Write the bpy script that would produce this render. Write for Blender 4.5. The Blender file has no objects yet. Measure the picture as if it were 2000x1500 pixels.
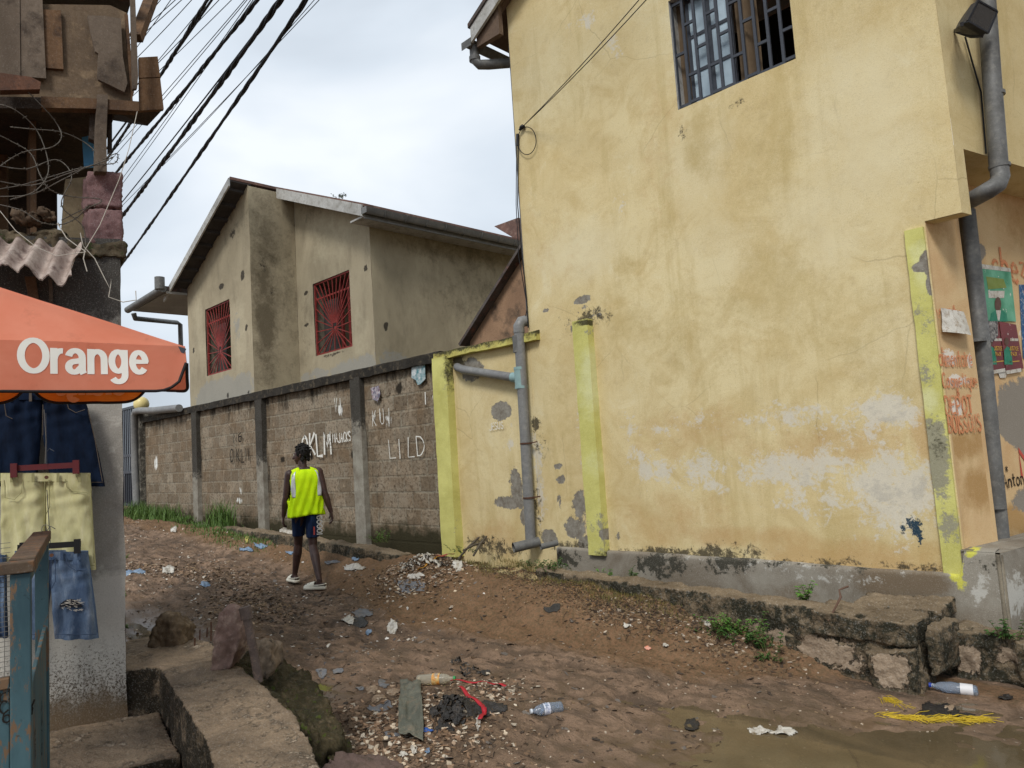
import bpy, bmesh, math, random
import numpy as np
from mathutils import Vector, Matrix, noise as mnoise
from math import radians, sin, cos, pi

# ------------------------------------------------------------------ camera, world, sun
scn = bpy.context.scene
COL = scn.collection
CZ = 1.5
_u = np.array([-1000, 15500, -1400.0]); _u /= np.linalg.norm(_u)
_v = np.array([-1400, -217, -1400.0]); _v -= _u * (_v @ _u); _v /= np.linalg.norm(_v)
RX = -_v; RZ = _u; RY = np.cross(RZ, RX)
RM = np.stack([RX, RY, RZ])
cam = bpy.data.cameras.new('camera'); cam.sensor_width = 36; cam.lens = 36 * 1400 / 2000
cam.clip_start = 0.05; cam.clip_end = 3000
camo = bpy.data.objects.new('camera', cam); COL.objects.link(camo)
m4 = Matrix.Identity(4)
for i in range(3):
    for j in range(3): m4[i][j] = RM[i][j]
m4[2][3] = CZ
camo.matrix_world = m4
scn.camera = camo
scn.view_settings.view_transform = 'Standard'; scn.view_settings.look = 'None'
scn.view_settings.gamma = 1; scn.view_settings.exposure = 0.66
scn.render.resolution_x = 1024; scn.render.resolution_y = 768

SUN_EL, SUN_AZ = radians(62), radians(215)
w = bpy.data.worlds.new('World'); scn.world = w; w.use_nodes = True
nt = w.node_tree; nt.nodes.clear()
def _wn(t, **k):
    n = nt.nodes.new(t)
    for a, b in k.items(): setattr(n, a, b)
    return n
out = _wn('ShaderNodeOutputWorld'); tc = _wn('ShaderNodeTexCoord')
sky = _wn('ShaderNodeTexSky', sky_type='NISHITA', sun_disc=False, sun_elevation=SUN_EL, sun_rotation=SUN_AZ)
bg1 = _wn('ShaderNodeBackground'); bg1.inputs[1].default_value = 0.08
bg2 = _wn('ShaderNodeBackground'); bg2.inputs[1].default_value = 0.82
mp = _wn('ShaderNodeMapping'); mp.inputs['Scale'].default_value = (1.6, 1.6, 3.4); mp.inputs['Location'].default_value = (0.35, .6, .2)
nz = _wn('ShaderNodeTexNoise'); nz.inputs['Scale'].default_value = 1.5; nz.inputs['Detail'].default_value = 5; nz.inputs['Roughness'].default_value = .42
nz.inputs['Distortion'].default_value = .3
rp = _wn('ShaderNodeValToRGB')
e = rp.color_ramp.elements
e[0].position = .32; e[0].color = (.43, .48, .535, 1)
e[1].position = .66; e[1].color = (.77, .81, .85, 1)
x_ = e.new(.5); x_.color = (.60, .66, .725, 1)
mx = _wn('ShaderNodeMixShader'); mx.inputs[0].default_value = .93
L = nt.links.new
L(tc.outputs['Generated'], mp.inputs[0]); L(mp.outputs[0], nz.inputs['Vector']); L(nz.outputs['Fac'], rp.inputs[0])
L(rp.outputs[0], bg2.inputs[0]); L(sky.outputs[0], bg1.inputs[0]); L(bg1.outputs[0], mx.inputs[1]); L(bg2.outputs[0], mx.inputs[2]); L(mx.outputs[0], out.inputs[0])

sun = bpy.data.lights.new('sun', 'SUN'); sun.energy = 1.5; sun.angle = radians(16); sun.color = (1, .965, .91)
suno = bpy.data.objects.new('sun', sun); COL.objects.link(suno)
suno.location = (-3, -2, 20)
# light from behind the camera's left, high
sd = Vector((-0.42, 0.80, -1.0)).normalized()
suno.rotation_euler = sd.to_track_quat('-Z', 'Y').to_euler()

# ------------------------------------------------------------------ pixel measurement -> places in the world
def ray(px, py): return RM @ np.array([px - 1000, 750 - py, -1400.0])
def onP(px, py, p0, n):
    d = ray(px, py); p0 = np.array(p0, float); n = np.array(n, float)
    return d * (((p0 - [0, 0, CZ]) @ n) / (d @ n)) + [0, 0, CZ]
def onY(px, py, y): return onP(px, py, (0, y, 0), (0, 1, 0))
def onX(px, py, x): return onP(px, py, (x, 0, 0), (1, 0, 0))
def onZ(px, py, z): return onP(px, py, (0, 0, z), (0, 0, 1))
_f = RM @ np.array([0, 0, -1.0]); _f[2] = 0; _f /= np.linalg.norm(_f)
def onD(px, py, dep):
    d = ray(px, py); return d * (dep / (d @ _f)) + [0, 0, CZ]
def dirz(a): a = radians(a); return np.array([-cos(a), sin(a), 0.0])

# ------------------------------------------------------------------ helpers: colours and node materials
def C(r, g, b, k=1.0):
    f = lambda c: (c / 12.92 if c <= .04045 else ((c + .055) / 1.055) ** 2.4)
    return tuple(min(1, f(c / 255.0) * k) for c in (r, g, b)) + (1,)

class G:
    def __init__(s, name):
        s.m = bpy.data.materials.new(name); s.m.use_nodes = True
        s.t = s.m.node_tree; s.t.nodes.clear()
        s.out = s.t.nodes.new('ShaderNodeOutputMaterial')
        s.b = s.t.nodes.new('ShaderNodeBsdfPrincipled')
        s.t.links.new(s.b.outputs[0], s.out.inputs[0])
        s.co = s.t.nodes.new('ShaderNodeTexCoord').outputs['Object']
    def put(s, inp, v):
        if hasattr(v, 'is_output') or isinstance(v, bpy.types.NodeSocket): s.t.links.new(v, inp)
        else: inp.default_value = v
    def n(s, t, ins=None, **k):
        x = s.t.nodes.new('ShaderNode' + t)
        for a, b in k.items(): setattr(x, a, b)
        for a, b in (ins or {}).items(): s.put(x.inputs[a], b)
        return x
    def map(s, scale=(1, 1, 1), loc=(0, 0, 0), rot=(0, 0, 0), vec=None):
        return s.n('Mapping', {'Vector': vec or s.co, 'Scale': scale, 'Location': loc, 'Rotation': rot}).outputs[0]
    def noise(s, scale=5, detail=4, rough=.5, vec=None, dist=0, off=None):
        v = vec or s.co
        if off: v = s.map(loc=off, vec=v)
        return s.n('TexNoise', {'Vector': v, 'Scale': scale, 'Detail': detail, 'Roughness': rough, 'Distortion': dist}).outputs['Fac']
    def math(s, op, a, b=0.0, c=0.0):
        x = s.t.nodes.new('ShaderNodeMath'); x.operation = op; s.put(x.inputs[0], a); s.put(x.inputs[1], b); s.put(x.inputs[2], c)
        return x.outputs[0]
    def rng(s, v, a, b, c=0.0, d=1.0):
        return s.n('MapRange', {'Value': v, 'From Min': a, 'From Max': b, 'To Min': c, 'To Max': d}, clamp=True).outputs[0]
    def mix(s, f, a, b, mode='MIX'):
        x = s.t.nodes.new('ShaderNodeMix'); x.data_type = 'RGBA'; x.blend_type = mode
        s.put(x.inputs[0], f); s.put(x.inputs[6], a); s.put(x.inputs[7], b)
        return x.outputs[2]
    def attr(s, name): return s.n('Attribute', attribute_name=name).outputs['Fac']
    def acol(s, name): return s.n('Attribute', attribute_name=name).outputs['Color']
    def ramp(s, f, stops):
        x = s.t.nodes.new('ShaderNodeValToRGB'); s.put(x.inputs[0], f)
        el = x.color_ramp.elements
        while len(el) < len(stops): el.new(.5)
        for q, (p, c) in zip(el, stops): q.position = p; q.color = c
        return x.outputs[0]
    def bump(s, h, strength=.3, dist=.01, nrm=None):
        x = s.n('Bump', {'Height': h, 'Strength': strength, 'Distance': dist})
        if nrm: s.put(x.inputs['Normal'], nrm)
        return x.outputs[0]
    def fin(s, col, rough=.8, nrm=None, metal=0.0, spec=.3, **k):
        s.put(s.b.inputs['Base Color'], col); s.put(s.b.inputs['Roughness'], rough)
        s.put(s.b.inputs['Metallic'], metal); s.put(s.b.inputs['Specular IOR Level'], spec)
        if nrm is not None: s.put(s.b.inputs['Normal'], nrm)
        for a, b in k.items(): s.put(s.b.inputs[a.replace('_', ' ')], b)
        return s.m

def weathered(name, c1, c2, c3=None, scale=3, fine=60, rough=.85, bump=.25, bd=.006, streak=False, spots=None, spec=.25, fscale=None, metal=0):
    g = G(name)
    v = g.map(scale=(1, 1, .22)) if streak else None
    n1 = g.noise(scale, 6, .6, vec=v, dist=.6)
    col = g.mix(g.rng(n1, .35, .65), c1, c2)
    if c3:
        n2 = g.noise(scale * 2.7, 7, .65, off=(3.1, 7.7, 1.3))
        col = g.mix(g.rng(n2, .52, .68), col, c3)
    n3 = g.noise(fine, 4, .6)
    col = g.mix(g.rng(n3, .42, .68, .0, .42), col, g.mix(.5, c1, (0, 0, 0, 1))); n6 = g.noise(fine * 2.3, 5, .7, off=(2, 6, 1)); col = g.mix(g.rng(n6, .56, .66, 0, .13), col, g.mix(.35, c1, (1, 1, 1, 1)))
    if spots:
        n4 = g.noise(fine * .5, 3, .6, off=(9, 2, 4))
        col = g.mix(g.rng(n4, .6, .66), col, spots)
    h = g.math('ADD', g.math('ADD', g.noise(fine * .4, 7, .7), g.math('MULTIPLY', n6, .35)), g.math('MULTIPLY', n1, 1.5))
    return g.fin(col, g.rng(n3, .3, .7, rough - .12, min(1, rough + .08)), g.bump(h, bump, bd), metal, spec)

def plain(name, c, rough=.6, spec=.3, metal=0, var=.15, scale=25, bump=0.0, **k):
    g = G(name)
    n = g.noise(scale, 5, .6)
    col = g.mix(g.rng(n, .3, .7, 0, var * 2), c, tuple(x * .45 for x in c[:3]) + (1,))
    return g.fin(col, g.rng(n, .3, .7, max(0, rough - .1), min(1, rough + .1)), g.bump(n, bump, .004) if bump else None, metal, spec, **k)

# ------------------------------------------------------------------ helpers: meshes and objects
def brushed(name, c, cover=.5, scale=45):
    g = G(name); n = g.noise(scale, 6, .7); n2 = g.noise(7, 3, .6)
    a = g.rng(g.math('MULTIPLY_ADD', n2, .5, n), .62 + .2 * (1 - cover) - .1, .72 + .2 * (1 - cover) - .1)
    return g.fin(c, .85, None, 0, .1, Alpha=a)

class MB:
    def __init__(s): s.v = []; s.f = []; s.mi = []; s.sm = []; s.col = []
    def add(s, vs, fs, mi=0, smooth=False, col=None):
        o = len(s.v); s.v += [tuple(float(c) for c in p) for p in vs]
        for f in fs: s.f.append(tuple(o + i for i in f)); s.mi.append(mi); s.sm.append(smooth); s.col.append(col)
        return s
    def box(s, a, b, mi=0):
        x0, y0, z0 = a; x1, y1, z1 = b
        return s.add([(x0, y0, z0), (x1, y0, z0), (x1, y1, z0), (x0, y1, z0), (x0, y0, z1), (x1, y0, z1), (x1, y1, z1), (x0, y1, z1)],
                     [(0, 3, 2, 1), (4, 5, 6, 7), (0, 1, 5, 4), (1, 2, 6, 5), (2, 3, 7, 6), (3, 0, 4, 7)], mi)
    def obox(s, o, ex, ey, ez, mi=0):   # corner + three edge vectors
        o, ex, ey, ez = [np.array(q, float) for q in (o, ex, ey, ez)]
        v = [o, o + ex, o + ex + ey, o + ey, o + ez, o + ex + ez, o + ex + ey + ez, o + ey + ez]
        return s.add(v, [(0, 3, 2, 1), (4, 5, 6, 7), (0, 1, 5, 4), (1, 2, 6, 5), (2, 3, 7, 6), (3, 0, 4, 7)], mi)
    def bar(s, p, q, w_, h_, up=(0, 0, 1), mi=0):
        p = np.array(p, float); q = np.array(q, float); d = q - p; d /= np.linalg.norm(d)
        r = np.cross(d, up); r /= np.linalg.norm(r); u = np.cross(r, d)
        return s.obox(p - r * w_ / 2 - u * h_ / 2, q - p, r * w_, u * h_, mi)
    def prism(s, pts, ext, mi=0):        # polygon of 3D points extruded by vector
        n = len(pts); e_ = np.array(ext, float)
        v = [np.array(p, float) for p in pts] + [np.array(p, float) + e_ for p in pts]
        fs = [tuple(range(n)), tuple(range(2 * n - 1, n - 1, -1))] + [(i, i + n, (i + 1) % n + n, (i + 1) % n) for i in range(n)]
        return s.add(v, fs, mi)
    def tube(s, pts, r, seg=10, mi=0, cap=True, smooth=True, flat=1.0):
        P = [np.array(p, float) for p in pts]; n = len(P)
        rr = r if hasattr(r, '__len__') else [r] * n
        vs = []; ref = None
        for i in range(n):
            d = P[min(i + 1, n - 1)] - P[max(i - 1, 0)]; d /= (np.linalg.norm(d) + 1e-9)
            if ref is None:
                ref = np.cross(d, (0.02, .03, 1)) if abs(d[2]) < .95 else np.cross(d, (1, .02, 0))
            ref = ref - d * (ref @ d); ref /= np.linalg.norm(ref); b = np.cross(d, ref)
            for k in range(seg):
                a = 2 * pi * k / seg; vs.append(P[i] + ref * cos(a) * rr[i] + b * sin(a) * rr[i] * flat)
        fs = [(i * seg + k, i * seg + (k + 1) % seg, (i + 1) * seg + (k + 1) % seg, (i + 1) * seg + k) for i in range(n - 1) for k in range(seg)]
        s.add(vs, fs, mi, smooth)
        if cap:
            s.add([vs[k] for k in range(seg)], [tuple(range(seg - 1, -1, -1))], mi)
            s.add([vs[(n - 1) * seg + k] for k in range(seg)], [tuple(range(seg))], mi)
        return s
    def ring(s, rings, mi=0, smooth=True, cap=False):
        k = len(rings[0]); vs = [p for r in rings for p in r]
        fs = [(i * k + j, i * k + (j + 1) % k, (i + 1) * k + (j + 1) % k, (i + 1) * k + j) for i in range(len(rings) - 1) for j in range(k)]
        if cap: fs += [tuple(range(k - 1, -1, -1)), tuple((len(rings) - 1) * k + j for j in range(k))]
        return s.add(vs, fs, mi, smooth)
    def ball(s, c, r, mi=0, u=14, v=9, sc=(1, 1, 1)):
        rings = []
        for i in range(v + 1):
            t = pi * (i + .001) / (v + .002)
            rings.append([(c[0] + r * sc[0] * sin(t) * cos(2 * pi * j / u), c[1] + r * sc[1] * sin(t) * sin(2 * pi * j / u), c[2] + r * sc[2] * cos(t)) for j in range(u)])
        return s.ring(rings[::-1], mi, True)
    def build(s, name, mats, parent=None):
        me = bpy.data.meshes.new(name); me.from_pydata(s.v, [], s.f)
        for m in (mats if isinstance(mats, (list, tuple)) else [mats]): me.materials.append(m)
        me.polygons.foreach_set('material_index', s.mi); me.polygons.foreach_set('use_smooth', s.sm)
        if any(c is not None for c in s.col):
            ca = me.color_attributes.new('tint', 'FLOAT_COLOR', 'CORNER')
            buf = []
            for p, c in zip(me.polygons, s.col): buf += list((c or (1, 1, 1)))[:3] * 0 + [x for _ in range(p.loop_total) for x in (tuple(c or (1, 1, 1))[:3] + (1,))]
            ca.data.foreach_set('color', buf)
        me.update()
        return link(name, me, parent)

def link(name, me, parent=None):
    o = bpy.data.objects.new(name, me); COL.objects.link(o)
    if parent is not None: adopt(o, parent)
    return o
def wmat(o):
    m = o.matrix_basis.copy()
    if o.parent: m = wmat(o.parent) @ o.matrix_parent_inverse @ m
    return m
def adopt(o, parent):
    o.parent = parent; o.matrix_parent_inverse = wmat(parent).inverted()
def tag(o, label, cat, group=None, kind=None):
    if label: o['label'] = label
    if cat: o['category'] = cat
    if group: o['group'] = group
    if kind: o['kind'] = kind
    if o.type == 'MESH' and kind is None and not o.parent:      # origin to the thing's base
        me = o.data; n = len(me.vertices); a = np.empty(n * 3); me.vertices.foreach_get('co', a); a = a.reshape(-1, 3)
        c = (a.min(0) + a.max(0)) / 2; c[2] = a[:, 2].min()
        me.vertices.foreach_set('co', (a - c).ravel()); me.update(); o.location = Vector(c)
    return o
def empty(name, loc, label, cat, group=None):
    o = bpy.data.objects.new(name, None); COL.objects.link(o); o.location = Vector([float(c) for c in loc]); o.empty_display_size = .1
    tag(o, label, cat, group); return o
def copy_tree(o, parent=None):
    c = o.copy(); COL.objects.link(c)
    if parent: c.parent = parent
    for ch in o.children: copy_tree(ch, c)
    return c
def verts(o):
    a = np.empty(len(o.data.vertices) * 3); o.data.vertices.foreach_get('co', a); return a.reshape(-1, 3)
def setverts(o, a): o.data.vertices.foreach_set('co', a.ravel()); o.data.update()
def bake(o):
    dg = bpy.context.evaluated_depsgraph_get(); dg.update()
    me = bpy.data.meshes.new_from_object(o.evaluated_get(dg)); o.modifiers.clear(); old = o.data; o.data = me
    return o
def voxel(o, size, smooth=0, keepmat=None):
    mats = list(o.data.materials)
    md = o.modifiers.new('r', 'REMESH'); md.mode = 'VOXEL'; md.voxel_size = size; md.use_smooth_shade = True
    if smooth: s = o.modifiers.new('s', 'SMOOTH'); s.iterations = smooth; s.factor = .6
    bake(o)
    if not o.data.materials:
        for m in mats: o.data.materials.append(m)
    return o
def displace(o, amp, scale, seed=0, octv=4, vec=None, ridged=False):
    me = o.data; a = verts(o); nr = np.empty(len(a) * 3); me.vertices.foreach_get('normal', nr); nr = nr.reshape(-1, 3)
    so = Vector((seed * 3.7, seed * 1.9, seed * 5.3))
    for i in range(len(a)):
        p = Vector(a[i]) * scale + so
        h = mnoise.fractal(p, .8, 2.1, octv) if not ridged else (abs(mnoise.fractal(p, .7, 2.1, octv)) * 2 - .7)
        a[i] += (nr[i] if vec is None else np.array(vec)) * (amp * h)
    setverts(o, a); return o
def rocky(mb, name, mat, parent, vox=.02, amp=.012, scale=7, seed=0, smooth=1, ridged=False):
    o = mb.build(name, mat, None)
    voxel(o, vox, smooth); displace(o, amp, scale, seed, 5, ridged=ridged); displace(o, amp * .45, scale * 5, seed + 3, 3)
    if parent is not None: adopt(o, parent)
    return o

# vnoise: fast tiled value noise in numpy
_rs = np.random.RandomState(7); _T = _rs.rand(256, 256)
def vn(x, y, seed=0):
    x = np.asarray(x) + seed * 17.31; y = np.asarray(y) + seed * 9.17
    xi = np.floor(x).astype(int); yi = np.floor(y).astype(int); fx = x - xi; fy = y - yi
    fx = fx * fx * (3 - 2 * fx); fy = fy * fy * (3 - 2 * fy)
    t = lambda i, j: _T[(xi + i) & 255, (yi + j) & 255]
    return (t(0, 0) * (1 - fx) + t(1, 0) * fx) * (1 - fy) + (t(0, 1) * (1 - fx) + t(1, 1) * fx) * fy
def fbm(x, y, o=4, seed=0):
    s = 0; a = .5; tot = 0
    for k in range(o): s = s + a * vn(x * 2 ** k, y * 2 ** k, seed + k); tot += a; a *= .55
    return s / tot

def grid_wall(xs, zs, y, keep=None, bumpy=.0, seed=1, axis='y', flip=False):
    """vertical sheet of small cells in plane axis=const; keep(xm, zm) decides which cells exist; faces look to -Y (or +X)"""
    X_, Z_ = np.meshgrid(xs, zs); nx = len(xs)
    d = (fbm(X_ * 1.3, Z_ * 1.3, 4, seed) - .5) * bumpy * 2
    if axis == 'y': V = np.stack([X_, y + d, Z_], -1).reshape(-1, 3)
    else: V = np.stack([y + d, X_, Z_], -1).reshape(-1, 3)
    m = MB(); fs = []
    for j in range(len(zs) - 1):
        for i in range(nx - 1):
            if keep is None or keep((xs[i] + xs[i + 1]) / 2, (zs[j] + zs[j + 1]) / 2):
                a = j * nx + i; f = (a, a + 1, a + nx + 1, a + nx)
                fs.append(f[::-1] if flip else f)
    m.add(V, fs, 0, True); return m
def lines(a, b, step, extra=()):
    extra = [e_ for e_ in extra if a <= e_ <= b]; v = list(np.arange(a, b, step)) + [b] + list(extra); v = sorted(set(round(float(q), 4) for q in v)); o = [v[0]]
    for q in v[1:]:
        if q - o[-1] > step * .25 or q in [round(e_, 4) for e_ in extra] or q == v[-1]: o.append(q)
    return o
def blobs(X_, Z_, lst, y=None, toworld=None, seed=0, wob=.12):
    """max of soft ellipses given as pixel boxes (px0,py0,px1,py1,strength[,power])"""
    m = np.zeros_like(X_)
    wx = (fbm(X_ * 3, Z_ * 3, 3, seed + 5) - .5) * wob; wz = (fbm(X_ * 3, Z_ * 3, 3, seed + 25) - .5) * wob
    for b in lst:
        c = toworld((b[0] + b[2]) / 2, (b[1] + b[3]) / 2); l_ = toworld(b[0], (b[1] + b[3]) / 2); r_ = toworld(b[2], (b[1] + b[3]) / 2)
        t_ = toworld((b[0] + b[2]) / 2, b[1]); o_ = toworld((b[0] + b[2]) / 2, b[3])
        rx = abs(r_[0] - l_[0]) / 2 + .01; rz = abs(t_[1] - o_[1]) / 2 + .01; pw = b[5] if len(b) > 5 else 2
        q = np.sqrt(((X_ + wx - c[0]) / rx) ** 2 + ((Z_ + wz - c[1]) / rz) ** 2)
        m = np.maximum(m, b[4] * np.exp(-.69 * q ** (pw + 1)))
    return m
def setattr_f(o, name, vals):
    at = o.data.attributes.new(name, 'FLOAT', 'POINT'); at.data.foreach_set('value', np.asarray(vals, dtype=np.float32))

OPAC = {'white': .78, 'pale': .6, 'olive': .6, 'orange': .58, 'black': .9, 'dark': .75, 'cement': .8}
def layered(name, base, layers, rough=.88, bump=.25, bd=.005, fine=90, pre=None, spec=.2):
    """base: function(g)->colour socket; layers: (attribute, colour, threshold, width, noise amp, noise scale, height)"""
    g = G(name); col = base(g); hs = g.math('ADD', g.math('MULTIPLY', g.noise(fine, 5, .6), .5), g.math('MULTIPLY', g.noise(fine * .12, 4, .6), 1.2))
    for (a, c, th, wd, amp, sc, hh) in layers:
        n = g.noise(sc, 7, .72, dist=.4, off=(sc * .37, 1.7, 3.3)); n2 = g.noise(sc * 4.5, 6, .7, off=(sc * .7, 5.7, 1.3))
        n = g.math('MULTIPLY_ADD', n2, .45, g.math('MULTIPLY', n, .9)); av = g.attr(a)
        v = g.math('MULTIPLY_ADD', g.math('SUBTRACT', n, .675), amp * 1.5, av)
        f = g.math('MULTIPLY', g.math('MULTIPLY', g.rng(v, th - wd, th + wd), g.rng(av, .04, .14)), OPAC.get(a, 1.0))
        if callable(c): c = c(g)
        col = g.mix(f, col, c)
        if hh: hs = g.math('MULTIPLY_ADD', f, hh, hs)
    fg = g.noise(fine * 1.7, 6, .72, off=(6, 6, 2)); col = g.mix(g.rng(fg, .54, .68, 0, .28), col, (.03, .025, .02, 1)); col = g.mix(g.rng(fg, .46, .34, 0, .16), col, (.9, .88, .82, 1))
    return g.fin(col, rough, g.bump(hs, bump, bd), 0, spec)

# ------------------------------------------------------------------ hand-lettering: strokes as flat paint
def _arc(cx, cy, rx, ry, a0, a1, n=8): return [(cx + rx * cos(radians(a0 + (a1 - a0) * i / n)), cy + ry * sin(radians(a0 + (a1 - a0) * i / n))) for i in range(n + 1)]
F = {
 'A': [[(0, 0), (.3, 1), (.6, 0)], [(.12, .38), (.48, .38)]],
 'B': [[(0, 0), (0, 1)], [(0, 1)] + _arc(.2, .76, .3, .24, 80, -80) + [(0, .5)], [(0, .5)] + _arc(.2, .25, .36, .25, 80, -80) + [(0, 0)]],
 'C': [_arc(.32, .5, .3, .5, 50, 310, 12)], 'D': [[(0, 0), (0, 1)], [(0, 1)] + _arc(.1, .5, .45, .5, 80, -80, 10) + [(0, 0)]],
 'E': [[(.5, 1), (0, 1), (0, 0), (.5, 0)], [(0, .52), (.4, .52)]], 'G': [_arc(.32, .5, .3, .5, 50, 340, 12) + [(.6, .45), (.36, .45)]],
 'I': [[(.1, 0), (.1, 1)]], 'J': [[(.45, 1), (.45, .25)] + _arc(.22, .22, .22, .22, 0, -170, 6)],
 'K': [[(0, 0), (0, 1)], [(.5, 1), (.04, .48), (.55, 0)]], 'L': [[(0, 1), (0, 0), (.5, 0)]], 'M': [[(0, 0), (.06, 1), (.33, .35), (.6, 1), (.68, 0)]],
 'N': [[(0, 0), (0, 1), (.5, 0), (.5, 1)]], 'O': [_arc(.3, .5, .3, .5, 90, 450, 16)], 'P': [[(0, 0), (0, 1)], [(0, 1)] + _arc(.2, .73, .32, .27, 80, -80) + [(0, .46)]],
 'R': [[(0, 0), (0, 1)], [(0, 1)] + _arc(.2, .75, .3, .25, 80, -80) + [(0, .5)], [(.2, .5), (.52, 0)]],
 'S': [_arc(.28, .75, .25, .25, 30, 270, 8) + _arc(.28, .25, .27, .25, 90, -150, 8)], 'T': [[(-.02, 1), (.56, 1)], [(.27, 1), (.27, 0)]],
 'U': [[(0, 1), (0, .3)] + _arc(.27, .28, .27, .28, 180, 360, 8) + [(.54, 1)]], 'V': [[(0, 1), (.27, 0), (.54, 1)]], 'X': [[(0, 0), (.5, 1)], [(0, 1), (.5, 0)]],
 'Z': [[(0, 1), (.5, 1), (0, 0), (.5, 0)]], 'H': [[(0, 0), (0, 1)], [(.5, 0), (.5, 1)], [(0, .5), (.5, .5)]],
 '6': [_arc(.3, .3, .26, .3, 180, 540, 12), [(.04, .3), (.1, .75), (.4, 1)]], '&': [[(.55, 0), (.1, .7)] + _arc(.26, .8, .15, .18, 190, -60, 6) + [(.05, .25)] + _arc(.25, .2, .2, .2, 190, 350, 6) + [(.55, .4)]],
 '!': [[(.1, 1), (.1, .3)], [(.1, .1), (.1, 0)]], '*': [[(0, .3), (.5, .7)], [(0, .7), (.5, .3)], [(.25, .2), (.25, .8)]], "'": [[(.05, 1), (.05, .8)]], '.': [[(.05, .05), (.1, 0)]],
 'a': [_arc(.24, .3, .23, .3, 60, 300, 10), [(.47, .6), (.47, 0)]], 'b': [[(0, 1), (0, 0)], _arc(.2, .3, .25, .3, 140, -140, 8)],
 'c': [_arc(.25, .3, .24, .3, 50, 310, 10)], 'e': [[(.03, .32), (.46, .34)] + _arc(.25, .3, .23, .3, 10, 310, 10)],
 'h': [[(0, 1), (0, 0)], [(0, .4)] + _arc(.2, .4, .2, .2, 150, 0, 6) + [(.4, 0)]], 'i': [[(.05, .6), (.05, 0)], [(.05, .82), (.05, .76)]], 'l': [[(.05, 1), (.05, 0)]],
 'm': [[(0, .6), (0, 0)], [(0, .42)] + _arc(.15, .42, .15, .18, 150, 0, 5) + [(.3, 0)], [(.3, .42)] + _arc(.45, .42, .15, .18, 150, 0, 5) + [(.6, 0)]],
 'n': [[(0, .6), (0, 0)], [(0, .4)] + _arc(.2, .4, .2, .2, 150, 0, 6) + [(.4, 0)]], 'o': [_arc(.24, .3, .23, .3, 90, 450, 12)],
 'p': [[(0, .6), (0, -.35)], _arc(.2, .3, .25, .3, 140, -140, 8)], 'q': [_arc(.24, .3, .23, .3, 60, 300, 10), [(.47, .6), (.47, -.35)]],
 'r': [[(0, .6), (0, 0)], [(0, .38), (.12, .56), (.3, .58)]], 's': [_arc(.2, .44, .17, .16, 30, 270, 6) + _arc(.2, .15, .18, .15, 90, -150, 6)],
 't': [[(.15, .9), (.15, .1), (.3, 0)], [(0, .62), (.32, .62)]], 'u': [[(0, .6), (0, .2)] + _arc(.2, .2, .2, .2, 180, 360, 6) + [(.4, .6), (.4, 0)]],
 'v': [[(0, .6), (.2, 0), (.4, .6)]], 'x': [[(0, 0), (.4, .6)], [(0, .6), (.4, 0)]], 'y': [[(0, .6), (.2, .1)], [(.42, .6), (.1, -.35)]], 'z': [[(0, .6), (.4, .6), (.02, .2), (.4, .1), (.3, -.35), (.05, -.3)]],
 '9': [_arc(.3, .7, .26, .3, 0, 360, 12), [(.56, .7), (.5, .25), (.2, 0)]], '0': [_arc(.3, .5, .27, .5, 90, 450, 14)],
 'f': [[(.35, .95), (.2, 1), (.15, .8), (.15, 0)], [(0, .6), (.3, .6)]],
}
def letters(text, o, ex, ey, nrm, size, wd, seed=0, gap=.22, jit=.03, mb=None, pad=.003, fixw=None):
    """painted strokes; o origin, ex/ey unit vectors on the surface, nrm outward normal"""
    rnd = random.Random(seed); mb = mb or MB(); o, ex, ey, nrm = [np.array(q, float) for q in (o, ex, ey, nrm)]
    pen = 0.0; k = 0
    adv = []
    for ch in text:
        if ch == ' ': adv.append(.45); continue
        adv.append(max(p[0] for st in F[ch] for p in st) + gap)
    tot = sum(adv); sx = (fixw / (tot * size)) if fixw else 1.0
    for ch, ad in zip(text, adv):
        if ch != ' ':
            dy = rnd.uniform(-jit, jit) * 1.5; sl = rnd.uniform(-jit, jit) * 2
            for st in F[ch]:
                pts = [(pen + x + y * sl + rnd.uniform(-jit, jit) * .4, y + dy + rnd.uniform(-jit, jit) * .4) for x, y in st]
                P = [o + ex * (x * size * sx) + ey * (y * size) + nrm * (pad + k * 2e-5) for x, y in pts]; k += 1
                L_ = []; R_ = []
                for i, p in enumerate(P):
                    d = P[min(i + 1, len(P) - 1)] - P[max(0, i - 1)]; d /= (np.linalg.norm(d) + 1e-9); q = np.cross(nrm, d)
                    w2 = wd / 2 * rnd.uniform(.75, 1.15); ee = d * (wd * .3 if i == len(P) - 1 else (-wd * .3 if i == 0 else 0))
                    L_.append(p + q * w2 + ee); R_.append(p - q * w2 + ee)
                n = len(P); mb.add(L_ + R_, [(i, n + i, n + i + 1, i + 1) for i in range(n - 1)])
        pen += ad
    return mb
def font_text(text, o, ex, ey, size, bold, mat, name, parent, ext=.0006, spacing=1.0, sx=1.0):
    cu = bpy.data.curves.new('t', 'FONT'); cu.body = text; cu.size = size; cu.offset = bold; cu.extrude = ext; cu.space_character = spacing
    ob = bpy.data.objects.new('t', cu); COL.objects.link(ob)
    dg = bpy.context.evaluated_depsgraph_get(); dg.update()
    me = bpy.data.meshes.new_from_object(ob.evaluated_get(dg)); bpy.data.objects.remove(ob); bpy.data.curves.remove(cu)
    ex, ey = np.array(ex, float), np.array(ey, float); nz_ = np.cross(ex, ey); o = np.array(o, float)
    a = np.empty(len(me.vertices) * 3); me.vertices.foreach_get('co', a); a = a.reshape(-1, 3)
    a = o + a[:, :1] * ex * sx + a[:, 1:2] * ey + a[:, 2:3] * nz_
    me.vertices.foreach_set('co', a.ravel()); me.materials.clear(); me.materials.append(mat); me.update()
    return link(name, me, parent)
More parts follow.
